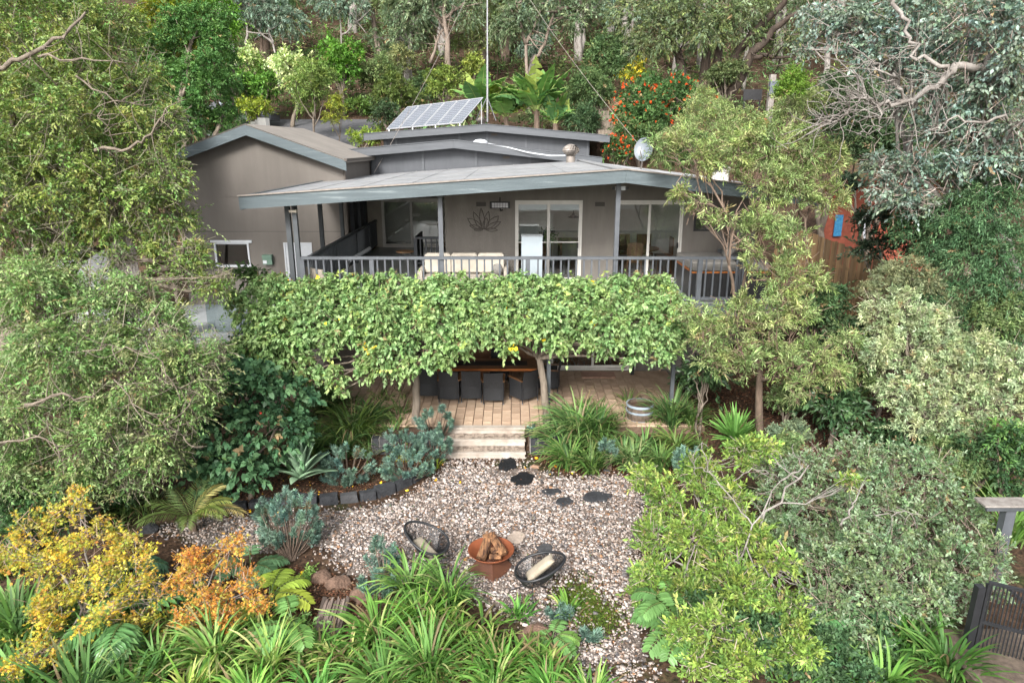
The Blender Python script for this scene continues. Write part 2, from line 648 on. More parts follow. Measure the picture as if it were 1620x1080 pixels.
def limbs(rng, root, ctr, rad, r0, wob=.18, sub=3, mb=None, sides=6):
    """trunk and limbs: from root to every lump, through shared forks"""
    mb = mb or MB()
    root = np.asarray(root, float)
    ctr = np.asarray(ctr, float)
    top = ctr.mean(0)
    fork = root + (top - root) * .45 + rng.normal(0, .05, 3) * np.linalg.norm(top - root)
    midp = (root + fork) / 2 + rng.normal(0, .06, 3) * np.linalg.norm(fork - root)
    tp = bez(root, midp, fork, 7)
    mb.tube(tp, np.linspace(r0 * 1.25, r0 * .8, 7), 9)
    # a few main limbs, each serving the lumps nearest to its end
    K = min(len(ctr), 3 if len(ctr) < 8 else 5)
    seeds = [int(np.argmax(np.linalg.norm(ctr - fork, axis=1)))]
    while len(seeds) < K:
        dm = np.min([np.linalg.norm(ctr - ctr[j], axis=1) for j in seeds], axis=0)
        seeds.append(int(np.argmax(dm)))
    own = np.argmin([np.linalg.norm(ctr - ctr[j], axis=1) for j in seeds], axis=0)
    for k in range(K):
        idx = np.where(own == k)[0]
        if not len(idx):
            continue
        g = ctr[idx].mean(0)
        d = np.linalg.norm(g - fork)
        st = tp[rng.integers(4, 7)]
        main = bez(st, (st + g) / 2 + rng.normal(0, .16, 3) * d + np.array([0, 0, .06 * d]), g, 10) + rng.normal(0, .022 * d, (10, 3)) * np.sin(np.linspace(0, 3.1, 10))[:, None]
        mb.tube(main, np.linspace(r0 * .62, max(r0 * .22, .008), 10), sides + 1, caps=False)
        for i in idx:
            c, r = ctr[i], rad[i]
            j = rng.integers(4, 10)
            dd = np.linalg.norm(c - main[j]) + .01
            pts = bez(main[j], (main[j] + c) / 2 + rng.normal(0, wob, 3) * dd * .8, c, 7) + rng.normal(0, .02 * dd, (7, 3)) * np.sin(np.linspace(0, 3.1, 7))[:, None]
            mb.tube(pts, np.linspace(max(r0 * .26, .008), max(r0 * .09, .005), 7), sides, caps=False)
            for _ in range(sub):
                j2 = rng.integers(2, 7)
                e = c + unit(rng.normal(0, 1, 3)) * r * rng.uniform(.6, 1.0)
                q = bez(pts[j2], (pts[j2] + e) / 2 + rng.normal(0, .16, 3) * r, e, 6)
                mb.tube(q, np.linspace(max(r0 * .12, .007), max(r0 * .04, .003), 6), 4, caps=False)
    return mb


def shrub(name, label, cat, px, py, y, rx, ry, cols, leafL, leafW, seed, w=None, shape='dia', n=None, cover=3.2, nl=8, tl=None, nlump=9, rr=(.34, .56), ry_m=None,
          mt='leaf_satin', bark='bark_grey', trunk=None, group=None, tip=None, droop=.25, spread=.9, ldroop=.2, fill=.4, stems=None, crown='crown', flowers=None, upn=.7, up=1.0, squash=.9, sub=2, root=None, lumps=None, stem_r=.004, tvar=.18, bump=5, hole=.55, long=.05):
    """a bush or tree: crown round the photo position px, py at distance y, rx and ry its half-size in photo pixels"""
    rng = np.random.default_rng(seed)
    c = np.array(P(px, py, y))
    k = pxm(y, c[2])
    RX, RZ = rx / k, ry / k
    RY = ry_m or (RX * .9)
    if lumps is None and root is None:
        for _ in range(3):
            g0 = h1(c[0], c[1])
            if c[2] < g0 + .45 * RZ:
                r3 = ray(px, py)
                tt = (g0 + .5 * RZ - CAMZ) / r3[2]
                c = np.array((r3[0] * tt, r3[1] * tt, g0 + .5 * RZ))
    if lumps is None:
        ctr, rad = lumps_in(rng, c, (RX, RY, RZ), nlump, rr)
    else:
        ctr = np.array([P(a, b, yy) for a, b, yy, r in lumps])
        rad = np.array([r / pxm(yy, P(a, b, yy)[2]) for a, b, yy, r in lumps])
    gx, gy = (c[0], c[1]) if root is None else root
    gz = h1(gx, gy)
    t = thing(name, label, cat, (float(gx), float(gy), gz), group)
    r0 = trunk or max(.02, RX * .07)
    limbs(rng, (gx, gy, gz - .05), ctr, rad, r0, sub=sub).build('trunk', bark, t, smooth_=True)
    area = float((rad ** 2).sum() * 4 * math.pi * .62)
    if n is None:
        n = int(cover * area / (leafL * leafW * .55) * .8)
    tl = tl or leafL * 2.4
    m = max(12, n // nl)
    bc, br = bumps(rng, ctr, rad, bump) if bump else (ctr, rad)
    pos, d = on_lumps(rng, bc, br, int(m * 1.35), fill=fill, squash=squash, zmin=gz + .02, keep=.25)
    hk = holes(rng, pos, max(.25, float(rad.mean()) * .55), hole)
    pos, d = pos[hk], d[hk]
    f = Fol(seed + 7)
    if long:       # sprays that reach out of the outline
        kk = rng.choice(len(pos), max(3, int(len(pos) * long)))
        dl = d[kk] + rng.normal(0, .35, (len(kk), 3)) + np.array([0, 0, .25])
        f.twigs(pos[kk], dl, tl * 1.7, nl + 3, leafL, leafW, cols, w, shape, droop, spread * .8, ldroop, up=up, upn=upn, tip=tip, stems=stems if stems is not None else (.2, .16, .11), stem_r=stem_r, tvar=tvar)
    dd = d + rng.normal(0, .45, d.shape) + np.array([0, 0, .15])
    f.twigs(pos - unit(dd) * tl * .5, dd, tl, nl, leafL, leafW, cols, w, shape, droop, spread, ldroop, up=up, upn=upn, tip=tip, stems=stems, stem_r=stem_r, tvar=tvar)
    if stems is not None:      # longer bare twigs inside
        q = rng.integers(0, len(rad), m // 4)
        a = ctr[q] + rng.normal(0, .35, (len(q), 3)) * rad[q][:, None]
        b = a + unit(rng.normal(0, 1, (len(q), 3)) + (a - ctr[q]) / rad[q][:, None] * 1.5) * (rad[q] * .6)[:, None]
        f.sticks(a, b, stem_r * 1.6, stems)
    if flowers:
        fc, fn, fs = flowers
        p2, d2 = on_lumps(rng, ctr, rad * 1.05, fn, fill=.05)
        f.twigs(p2, d2, fs, 7, fs, fs * .6, [fc, tuple(v * .75 for v in fc)], None, 'dia', 0, 1.0, 0)
    f.build(crown, mt, t)
    return t, ctr, rad, f
# ---------------------------------------------------------------- materials of built things
mat('render_taupe', (.190, .174, .157), (.136, .124, .111), 1.6, .9, .3, 60, spec=.2, stretch=(1.6, 1, .35), lo=.25, hi=.75)
mat('render_wing', (.172, .155, .140), (.124, .112, .100), .9, .9, .25, 60, spec=.2, stretch=(1.8, 1, .3), lo=.22, hi=.78)
mat('render_dark', (.10, .085, .075), (.08, .07, .06), 3, .9)
mat('fascia_blue', (.086, .109, .119), (.060, .078, .086), 2.2, .6, .2, 30, stretch=(.35, 3, 7), c3=(.17, .20, .21), lo=.3, hi=.6)
mat('fascia_grey', (.082, .088, .098), (.062, .068, .076), 2.0, .55, stretch=(.6, 2, 4))
mat('clad_grey', (.078, .083, .092), (.056, .060, .068), 1.8, .75, .15, 40, stretch=(2, 1, .4), lo=.25, hi=.75)
mat('roof_sheet', (.290, .290, .292), (.215, .218, .224), 1.3, .55, .1, 30, stretch=(1, .3, 1), c3=(.35, .345, .34), spec=.3)
mat('roof_pale', (.46, .46, .47), (.38, .38, .385), 1.2, .5)
mat('roof_wing', (.24, .215, .19), (.195, .175, .155), 1.3, .7, .15, 30)
mat('rail_grey', (.088, .096, .108), (.066, .072, .082), 5, .5)
mat('rail_dark', (.070, .078, .086), (.052, .058, .064), 5, .55)
mat('white_frame', (.60, .58, .545), (.54, .52, .485), 5, .45)
mat('white_paint', (.55, .57, .60), (.48, .50, .53), 4, .5)
mat('cream', (.48, .43, .36), (.41, .36, .30), 5, .85, .2, 50)
mat('deck', (.36, .375, .37), (.27, .285, .28), 1.8, .35, .08, 40, stretch=(1, .2, 1))
mat('floor_wood', (.22, .085, .036), (.13, .05, .02), 3, .25, .05, 40, stretch=(6, .6, 1), spec=.6)
mat('brown_wood', (.20, .10, .048), (.11, .052, .024), 4, .4, .1, 40, stretch=(1, 1, .2))
mat('inner_wall', (.66, .63, .57), (.58, .55, .50), 2, .9)
mat('white_brick', (.72, .71, .67), (.60, .59, .55), 3, .85, .2, 40)
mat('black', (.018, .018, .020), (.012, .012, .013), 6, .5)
mat('black_wicker', (.030, .032, .036), (.015, .016, .018), 40, .6, .6, 120)
mat('black_steel', (.02, .021, .024), (.014, .015, .017), 10, .4)
mat('steel', (.30, .30, .31), (.22, .22, .23), 6, .4, metal=.6)
mat('galv', (.27, .24, .215), (.19, .165, .145), 9, .5, metal=.3)
mat('terracotta', (.45, .17, .07), (.33, .11, .045), 5, .8)
mat('orange_timber', (.42, .14, .035), (.26, .08, .02), 4, .35, .1, 50, stretch=(.5, 4, 4))
mat('paver_a', (.50, .37, .27), (.36, .25, .175), 3.2, .85, .35, 30, spec=.2)
mat('paver_b', (.44, .325, .235), (.31, .215, .15), 3.6, .85, .35, 30, spec=.2)
mat('paver_c', (.54, .41, .30), (.40, .285, .20), 2.6, .85, .35, 30, spec=.2, c3=(.20, .13, .08))
mat('step_cream', (.38, .335, .29), (.25, .205, .165), 2.5, .8, .25, 40, c3=(.42, .385, .34), lo=.3, hi=.55)
mat('step_tile', (.32, .26, .21), (.12, .09, .07), 9, .85, .3, 60, lo=.38, hi=.56)
mat('joint_sand', (.16, .11, .075), (.09, .06, .04), 14, .95)
mat('bluestone', (.040, .042, .046), (.022, .023, .026), 7, .8, .6, 25, c3=(.07, .07, .073), spec=.25)
mat('bluestone_light', (.065, .065, .068), (.038, .038, .04), 7, .75, .6, 25)
mat('mortar', (.36, .33, .30), (.25, .22, .20), 15, .9, .3)
mat('slate_black', (.012, .013, .015), (.007, .008, .009), 9, .75, .8, 20, c3=(.022, .023, .025), spec=.2)
mat('rust', (.22, .065, .024), (.15, .042, .016), 4, .62, .15, 50, c3=(.26, .09, .038))
mat('rust_dark', (.095, .036, .018), (.060, .022, .012), 3, .7, .15, 50)
mat('firewood', (.40, .20, .085), (.20, .085, .032), 5, .8, .4, 40, stretch=(1, 1, 1), c3=(.52, .30, .15))
mat('bark_grey', (.20, .165, .13), (.11, .088, .068), 7, .9, .8, 25, stretch=(1, 1, .25))
mat('bark_pale', (.24, .19, .155), (.11, .085, .065), 3.5, .85, .5, 20, stretch=(1, 1, .3))
mat('bark_silver', (.265, .245, .225), (.15, .13, .115), 6, .8, .4, 30, stretch=(1, 1, .4))
mat('bark_dark', (.075, .055, .042), (.040, .030, .023), 6, .9, .8, 25, stretch=(1, 1, .25))
mat('bark_brown', (.16, .115, .085), (.085, .060, .045), 6, .9, .8, 25, stretch=(1, 1, .2))
mat('barrel_wood', (.13, .10, .075), (.07, .052, .04), 5, .8, .4, 30, stretch=(3, 3, .3))
mat('barrel_hoop', (.30, .36, .41), (.20, .24, .28), 8, .5)
mat('timber_fence', (.27, .175, .09), (.17, .105, .052), 3, .85, .35, 30, stretch=(4, 4, .4))
mat('red_brick', (.26, .07, .04), (.19, .05, .03), 6, .85, .3, 40)
mat('poster_blue', (.02, .12, .26), (.05, .24, .42), 14, .4)
mat('asphalt', (.10, .10, .108), (.07, .07, .076), 4, .9, .3, 60)
mat('terrace_grey', (.34, .36, .37), (.26, .275, .28), 2, .5, .05)
mat('solar_cell', (.105, .12, .145), (.085, .098, .12), 4, .28, spec=.5)
mat('solar_frame', (.42, .43, .45), (.36, .37, .39), 5, .35, metal=.4)
mat('fabric_grey', (.20, .19, .175), (.15, .143, .132), 8, .9, .2, 80)
mat('fridge_pale', (.31, .355, .385), (.28, .32, .35), 3, .3)
mat('box_green', (.12, .20, .15), (.10, .17, .13), 6, .5)
mat('pad_grey', (.10, .115, .14), (.08, .09, .11), 5, .6)
mat('recess_cream', (.40, .37, .31), (.34, .31, .26), 2, .9, .2, 60)
mat('soffit_pale', (.50, .49, .46), (.44, .43, .40), 2, .8)
mat('sofa_cream', (.44, .40, .34), (.38, .34, .285), 5, .85, .2, 50)
mat('soil', (.085, .048, .030), (.045, .026, .017), 9, .95, .6, 30)


def ground_material():
    m, t, b, o = nodes('ground')
    tc = t.nodes.new('ShaderNodeTexCoord')
    n1 = t.nodes.new('ShaderNodeTexNoise')
    n1.inputs['Scale'].default_value = .55
    n1.inputs['Detail'].default_value = 9
    n1.inputs['Roughness'].default_value = .7
    n2 = t.nodes.new('ShaderNodeTexNoise')
    n2.inputs['Scale'].default_value = 14
    n2.inputs['Detail'].default_value = 8
    for n in (n1, n2):
        t.links.new(tc.outputs['Object'], n.inputs['Vector'])
    r1 = t.nodes.new('ShaderNodeValToRGB')
    r1.color_ramp.elements[0].position = .40
    r1.color_ramp.elements[0].color = (.040, .026, .017, 1)
    r1.color_ramp.elements[1].position = .62
    r1.color_ramp.elements[1].color = (.035, .045, .018, 1)
    e = r1.color_ramp.elements.new(.52)
    e.color = (.070, .045, .031, 1)
    r2 = t.nodes.new('ShaderNodeValToRGB')
    r2.color_ramp.elements[0].position = .35
    r2.color_ramp.elements[0].color = (.45, .45, .45, 1)
    r2.color_ramp.elements[1].position = .68
    r2.color_ramp.elements[1].color = (1.5, 1.4, 1.3, 1)
    t.links.new(n1.outputs[0], r1.inputs[0])
    t.links.new(n2.outputs[0], r2.inputs[0])
    mx = t.nodes.new('ShaderNodeMix')
    mx.data_type = 'RGBA'
    mx.blend_type = 'MULTIPLY'
    mx.inputs[0].default_value = 1
    t.links.new(r1.outputs[0], mx.inputs[6])
    t.links.new(r2.outputs[0], mx.inputs[7])
    t.links.new(mx.outputs[2], b.inputs['Base Color'])
    b.inputs['Roughness'].default_value = .95
    b.inputs['Specular IOR Level'].default_value = .15
    bp = t.nodes.new('ShaderNodeBump')
    bp.inputs['Strength'].default_value = .7
    bp.inputs['Distance'].default_value = .05
    t.links.new(n2.outputs[0], bp.inputs['Height'])
    t.links.new(bp.outputs[0], b.inputs['Normal'])
    M['ground'] = m


def glass_material(name, tint=(.85, .9, .9), refl=.10):
    m, t, b, o = nodes(name)
    t.nodes.remove(b)
    tr = t.nodes.new('ShaderNodeBsdfTransparent')
    tr.inputs[0].default_value = lin(tint)
    gl = t.nodes.new('ShaderNodeBsdfGlossy')
    gl.inputs['Roughness'].default_value = .015
    fr = t.nodes.new('ShaderNodeLayerWeight')
    fr.inputs[0].default_value = .25
    ad = t.nodes.new('ShaderNodeMath')
    ad.operation = 'MULTIPLY_ADD'
    ad.inputs[1].default_value = .8
    ad.inputs[2].default_value = refl
    t.links.new(fr.outputs['Fresnel'], ad.inputs[0])
    mx = t.nodes.new('ShaderNodeMixShader')
    t.links.new(ad.outputs[0], mx.inputs[0])
    t.links.new(tr.outputs[0], mx.inputs[1])
    t.links.new(gl.outputs[0], mx.inputs[2])
    t.links.new(mx.outputs[0], o.inputs[0])
    M[name] = m


ground_material()
glass_material('glass', (.92, .95, .95), .09)
glass_material('glass_fence', (.80, .86, .87), .06)

# ---------------------------------------------------------------- the ground
xs = np.unique(np.concatenate([np.arange(-12, 12, .4), np.linspace(-120, -12, 40), np.linspace(12, 120, 40)]))
ys = np.unique(np.concatenate([np.arange(3, 40, .3), np.linspace(40, 60, 40), np.linspace(60, 260, 60), np.linspace(-40, 3, 14)]))
gx, gy = np.meshgrid(xs, ys)
gz = H(gx, gy)
nx, ny = len(xs), len(ys)
ii = (np.arange(ny - 1)[:, None] * nx + np.arange(nx - 1)[None]).ravel()
ground = obj('ground', np.stack([gx, gy, gz], -1).reshape(-1, 3), np.stack([ii, ii + 1, ii + nx + 1, ii + nx], 1), 'ground', smooth_=True, loc=(0, 0, 0))
tag(ground, 'brown earth under the garden and up the wooded hillside', None, kind='structure')


def draped(name, x0, x1, y0, y1, mt, label, dz=.03, n=40, edge=None):
    u = np.linspace(0, 1, n)
    X, Y = np.meshgrid(x0 + (x1 - x0) * u, y0 + (y1 - y0) * u)
    if edge:
        Y = Y + edge(X)
    Z = H(X, Y) + dz
    i = (np.arange(n - 1)[:, None] * n + np.arange(n - 1)[None]).ravel()
    o = obj(name, np.stack([X, Y, Z], -1).reshape(-1, 3), np.stack([i, i + 1, i + n + 1, i + n], 1), mt, loc=(0, 0, 0), smooth_=True)
    tag(o, label, None, kind='structure')
    return o


draped('road', -40, -8.3, 41.5, 46.2, 'asphalt', 'grey asphalt lane crossing the slope above the house', .05)
draped('driveway', -15.5, -8.4, 35.0, 41.7, 'asphalt', 'grey driveway dropping from the lane towards the roofs', .045)

# ---------------------------------------------------------------- patio with its pavers
PZ = .45
patio = B('patio', -6.6, 4.7, 15.42, 19.66, .02, PZ - .035, 'joint_sand')
tag(patio, 'tan paved patio under the leafy canopy', None, kind='structure')
rng = np.random.default_rng(5)
pw, pl = .235, .385
cells = []
nr = int((19.64 - 15.42) / pl) + 1
for i in range(int(11.3 / pw)):
    off = (i % 2) * pl * .5
    y = 15.42
    first = True
    while y < 19.62:
        ln = (pl - off) if first and off else pl
        first = False
        y2 = min(y + ln, 19.63)
        cells.append((-6.6 + i * pw, y, y2))
        y = y2
cells.sort(key=lambda c: (c[1] > 18.3 or c[0] < -4.6 or c[0] + .1 > 4.5, abs(c[0] + .5) * .35 + c[1]))
pm = {}
rest = MB()
for k, (x, y, y2) in enumerate(cells):
    dz = rng.uniform(-.006, .004)
    g = .006
    if k < 300:
        key = (round(y2 - y, 3), int(rng.integers(0, 3)))
        if key not in pm:
            me_o = MB().hexa([(g, g, -.04), (pw - g, g, -.04), (pw - g, y2 - y - g, -.04), (g, y2 - y - g, -.04)],
                             [(g * 1.6, g * 1.6, 0), (pw - g * 1.6, g * 1.6, 0), (pw - g * 1.6, y2 - y - g * 1.6, 0), (g * 1.6, y2 - y - g * 1.6, 0)])
            me = bpy.data.meshes.new('paver')
            me.from_pydata(me_o.V, [], me_o.F)
            me.materials.append(M['paver_' + 'abc'[key[1]]])
            pm[key] = me
        o = bpy.data.objects.new('paver', pm[key])
        C.objects.link(o)
        o.parent = patio
        o.location = Vector((x, y, PZ + dz)) - origin['patio']
        o.rotation_euler = (rng.normal(0, .006), rng.normal(0, .006), 0)
    else:
        rest.hexa([(x + g, y + g, PZ - .04), (x + pw - g, y + g, PZ - .04), (x + pw - g, y2 - g, PZ - .04), (x + g, y2 - g, PZ - .04)],
                  [(x + g, y + g, PZ + dz), (x + pw - g, y + g, PZ + dz), (x + pw - g, y2 - g, PZ + dz), (x + g, y2 - g, PZ + dz)])
o = rest.build('pavers', 'paver_b', patio)
o['kind'] = 'stuff'
mat_r = B('doormat', 2.05, 3.05, 18.95, 19.45, PZ + .004, PZ + .03, mat('doormat_weave', (.40, .24, .17), (.22, .13, .10), 4, .95, .5, 90, stretch=(1, 14, 1)))
tag(mat_r, 'brown striped doormat outside the lower glass doors', 'doormat')

# ---------------------------------------------------------------- garden steps
SX0, SX1 = -1.62, .30
st = thing('garden_steps', 'cream and brown tiled steps from the gravel up to the patio', 'steps', (-.66, 14.95, 0))
B('riser', SX0, SX1, 15.30, 15.41, 0, PZ - .03, 'step_cream', st)
nose = B('nosing', SX0 - .02, SX1 + .02, 15.25, 15.43, PZ - .03, PZ + .006, 'step_cream', st)
for k, (ya, yb, z) in enumerate(((14.90, 15.30, .30), (14.50, 14.90, .15))):
    B('tread_base', SX0, SX1, ya + .03, yb, 0.0, z - .03, 'step_cream', st)
    B('nosing', SX0 - .02, SX1 + .02, ya, ya + .085, z - .035, z + .005, 'step_cream', st)
    nt_ = 8
    for i in range(nt_):
        a = SX0 + (SX1 - SX0) * i / nt_
        b_ = SX0 + (SX1 - SX0) * (i + 1) / nt_
        B('tile', a + .005, b_ - .005, ya + .09, yb - .004, z - .029, z + .001, 'step_tile', st)

# ---------------------------------------------------------------- bluestone retaining walls beside the steps
rng = np.random.default_rng(8)


def block_wall(label, x0, x1, y0, y1, ztop, courses, nb):
    w = thing('retaining_wall', label, 'retaining wall', ((x0 + x1) / 2, (y0 + y1) / 2, 0))
    B('mortar_bed', x0, x1, y0 + .035, y1, 0, ztop - .02, 'mortar', w)
    hh = ztop / courses
    for c in range(courses):
        xx = x0 + (.0 if c % 2 == 0 else -.16)
        while xx < x1 - .05:
            ww = rng.uniform(.27, .40)
            a, b_ = max(xx, x0), min(xx + ww, x1)
            if b_ - a > .06:
                m = MB()
                z0, z1 = c * hh + .012, (c + 1) * hh - .012
                j = lambda: rng.uniform(-.008, .008)
                m.hexa([(a + .012, y0 + j(), z0), (b_ - .012, y0 + j(), z0), (b_ - .012, y1 - .02, z0), (a + .012, y1 - .02, z0)],
                       [(a + .012 + j(), y0 + .012 + j(), z1 + j()), (b_ - .012 + j(), y0 + .012 + j(), z1 + j()), (b_ - .012, y1 - .02, z1), (a + .012, y1 - .02, z1)])
                m.build('stone_block', 'bluestone' if rng.uniform() < .7 else 'bluestone_light', w)
            xx += ww
    return w


block_wall('dark bluestone block wall on the right of the steps', .42, 1.25, 14.72, 15.0, .42, 2, 3)
block_wall('dark bluestone block wall behind the blue spurges, beside the steps', -3.3, -1.72, 14.72, 15.0, .42, 2, 4)
bed = MB().slab([(.42, 15.0), (1.3, 15.0), (1.3, 15.40), (.42, 15.40)], .1, .40).build('soil', 'soil')
tag(bed, 'dark soil of the planting pocket right of the steps', None, kind='structure')
bed = MB().slab([(-3.3, 15.0), (-1.72, 15.0), (-1.72, 15.40), (-3.3, 15.40)], .1, .40).build('soil', 'soil')
tag(bed, 'dark soil of the planting pocket left of the steps', None, kind='structure')

# ---------------------------------------------------------------- curved stone edging of the left bed
edge_px = [(310, 800), (350, 808), (392, 806), (430, 802), (468, 800), (503, 800), (537, 797), (568, 793), (598, 788), (628, 778), (655, 766), (678, 752), (694, 738)]
et = thing('stone_edging', 'curved row of rough bluestone blocks edging the left flower bed', 'garden edging', G(560, 800, 0))
for a, b_ in zip(edge_px[:-1], edge_px[1:]):
    A, Bq = Vector(G(*a)), Vector(G(*b_))
    d = (Bq - A)
    n_ = Vector((-d.y, d.x, 0)).normalized()
    j = lambda s=.018: float(rng.uniform(-s, s))
    hgt = rng.uniform(.11, .20)
    u0, u1 = .05, .95
    q = lambda t, s, z: (A.x + d.x * t + n_.x * s + j(), A.y + d.y * t + n_.y * s + j(), z)
    m = MB().hexa([q(u0, 0, -.05), q(u1, 0, -.05), q(u1, .22, -.05), q(u0, .22, -.05)], [q(u0 + .03, .035, hgt + j()), q(u1 - .03, .035, hgt + j()), q(u1 - .02, .20, hgt + j()), q(u0 + .02, .20, hgt + j())])
    m.build('stone_block', 'bluestone' if rng.uniform() < .6 else 'bluestone_light', et)

# ---------------------------------------------------------------- gravel: every stone is real
grav_px = [(230, 842), (310, 812), (400, 812), (505, 806), (575, 800), (640, 783), (690, 750), (703, 722), (834, 720), (868, 742), (925, 752), (990, 748), (1030, 770), (1030, 850), (1020, 930), (1040, 1000),
           (1050, 1130), (905, 1130), (865, 1000), (760, 965), (690, 940), (600, 915), (540, 915), (500, 870), (400, 875), (300, 868)]
gp = np.array([G(a, b_)[:2] for a, b_ in grav_px])


def inside(poly, x, y):
    r = np.zeros(len(x), bool)
    j = len(poly) - 1
    for i in range(len(poly)):
        xi, yi, xj, yj = *poly[i], *poly[j]
        c = ((yi > y) != (yj > y)) & (x < (xj - xi) * (y - yi) / (yj - yi + 1e-12) + xi)
        r ^= c
        j = i
    return r


def edge_dist(poly, x, y):
    d = np.full(len(x), 99.0)
    for i in range(len(poly)):
        a, b_ = poly[i - 1], poly[i]
        ab = b_ - a
        t = np.clip(((x - a[0]) * ab[0] + (y - a[1]) * ab[1]) / (ab @ ab + 1e-9), 0, 1)
        d = np.minimum(d, np.hypot(x - a[0] - t * ab[0], y - a[1] - t * ab[1]))
    return d


import bmesh
_bm = bmesh.new()
bmesh.ops.create_icosphere(_bm, subdivisions=1, radius=1)
_bm.verts.ensure_lookup_table()
ICOV = np.array([v.co[:] for v in _bm.verts])
ICOF = np.array([[v.index for v in f.verts] for f in _bm.faces])
_bm.free()
# a rough eight-cornered pebble
_c = np.array([(x, y, z) for x in (-1, 1) for y in (-1, 1) for z in (-1, 1)], float) * .66
ICOV = _c
ICOF = np.array([(0, 1, 3), (0, 3, 2), (4, 6, 7), (4, 7, 5), (0, 4, 5), (0, 5, 1), (2, 3, 7), (2, 7, 6), (0, 2, 6), (0, 6, 4), (1, 5, 7), (1, 7, 3)])


def stones(name, label, cat, x, y, size, cols, w, seed, zoff=0.0, kind='stuff', flat=.62, parent=None):
    r = np.random.default_rng(seed)
    n = len(x)
    sc = np.stack([size * r.uniform(.75, 1.3, n), size * r.uniform(.6, 1.0, n), size * r.uniform(.45, .8, n) * flat / .62], 1)
    V = ICOV[None] * (1 + r.normal(0, .17, (n, len(ICOV), 1)) + r.normal(0, .12, (n, len(ICOV), 3))) * sc[:, None]
    a = r.uniform(0, 6.283, n)
    tx = r.normal(0, .35, n)
    ca, sa, ct, s_t = np.cos(a)[:, None], np.sin(a)[:, None], np.cos(tx)[:, None], np.sin(tx)[:, None]
    X, Y, Z = V[..., 0], V[..., 1], V[..., 2]
    Y, Z = Y * ct - Z * s_t, Y * s_t + Z * ct
    X, Y = X * ca - Y * sa, X * sa + Y * ca
    z = H(x, y) + sc[:, 2] * .35 + zoff * r.uniform(0, 1, n)
    W_ = np.stack([X + x[:, None], Y + y[:, None], Z + z[:, None]], -1)
    Fa = (ICOF[None] + (np.arange(n) * len(ICOV))[:, None, None]).reshape(-1, 3)
    c = palette(r, cols, n, w) * np.exp(r.normal(0, .18, (n, 1)))
    o = obj(name, W_.reshape(-1, 3), Fa, 'stones_mat', parent, col=np.repeat(c, len(ICOV), 0), smooth_=True, loc=(0, 12, 0) if parent is None else None)
    tag(o, label, cat, kind=kind)
    return o


rng = np.random.default_rng(11)
N = 88000
gx_ = rng.uniform(gp[:, 0].min() - .3, gp[:, 0].max() + .3, N)
gy_ = rng.uniform(gp[:, 1].min() - .3, gp[:, 1].max() + .3, N)
ins = inside(gp, gx_, gy_)
ed = edge_dist(gp, gx_, gy_)
pn = np.sin(gx_ * 2.1 + 1) * np.sin(gy_ * 1.7) + .5 * np.sin(gx_ * 5.3 + gy_ * 3.1)
# sparser towards the steps and the left bed, and on the mossy patch
moss_c = np.array(G(915, 945)[:2])
moss_c2 = np.array(G(945, 975)[:2])
md = np.minimum(np.hypot((gx_ - moss_c[0]) / .34, (gy_ - moss_c[1]) / .42), np.hypot((gx_ - moss_c2[0]) / .34, (gy_ - moss_c2[1]) / .42))
dens = np.where(ins, np.clip(.30 + ed * 1.8, 0, 1), .10 * np.exp(-ed * 6))
dens *= np.where(gy_ > 13.6, .5 + .2 * pn, 1) * np.clip(.90 + .26 * pn, 0, 1)
dens *= np.where(gx_ < -3.2, .75, 1)
dens *= np.where(md < 1, .22, 1)
keep = rng.uniform(0, 1, N) < dens * 1.0
gx_, gy_ = gx_[keep], gy_[keep]
sel = rng.permutation(len(gx_))[:38000]
gx_, gy_ = gx_[sel], gy_[sel]
size = np.exp(rng.normal(math.log(.0190), .36, len(gx_)))
size = np.clip(size, .012, .055)
stones('gravel', 'white and tan pebbles covering the fire pit clearing', 'gravel', gx_, gy_, size,
       [(.45, .395, .365), (.385, .325, .29), (.30, .24, .205), (.20, .14, .105), (.185, .17, .168), (.10, .093, .094), (.26, .145, .08), (.045, .037, .034), (.50, .46, .435)],
       [20, 22, 17, 11, 12, 8, 4, 7, 6], 12, zoff=.012)

# grit under the pebbles
def grit_material():
    m, t, b, o = nodes('grit')
    tc = t.nodes.new('ShaderNodeTexCoord')
    v = t.nodes.new('ShaderNodeTexVoronoi')
    v.inputs['Scale'].default_value = 34
    r = t.nodes.new('ShaderNodeValToRGB')
    r.color_ramp.elements[0].color = (.05, .035, .028, 1)
    r.color_ramp.elements[1].color = (.20, .165, .14, 1)
    sep = t.nodes.new('ShaderNodeSeparateColor')
    t.links.new(tc.outputs['Object'], v.inputs['Vector'])
    t.links.new(v.outputs['Color'], sep.inputs[0])
    t.links.new(sep.outputs[0], r.inputs[0])
    t.links.new(r.outputs[0], b.inputs['Base Color'])
    b.inputs['Roughness'].default_value = .9
    M['grit'] = m


grit_material()
inner = gp.mean(0) + (gp - gp.mean(0)) * .955
m_ = MB()
cols_ = np.linspace(-7.5, 3.5, 90)
rows_ = np.linspace(8, 15, 60)
XX, YY = np.meshgrid(cols_, rows_)
okc = inside(inner, XX.ravel(), YY.ravel()).reshape(XX.shape)
mdc = np.minimum(np.hypot((XX - moss_c[0]) / .45, (YY - moss_c[1]) / .6), np.hypot((XX - moss_c2[0]) / .45, (YY - moss_c2[1]) / .55))
okc &= (mdc > 1) & (YY < 14.1)
V_ = np.stack([XX, YY, H(XX, YY) + .004], -1).reshape(-1, 3)
idx = np.arange(XX.size).reshape(XX.shape)
q_ = []
for r_ in range(59):
    for c_ in range(89):
        if okc[r_, c_] and okc[r_ + 1, c_] and okc[r_, c_ + 1] and okc[r_ + 1, c_ + 1]:
            q_.append((idx[r_, c_], idx[r_, c_ + 1], idx[r_ + 1, c_ + 1], idx[r_ + 1, c_]))
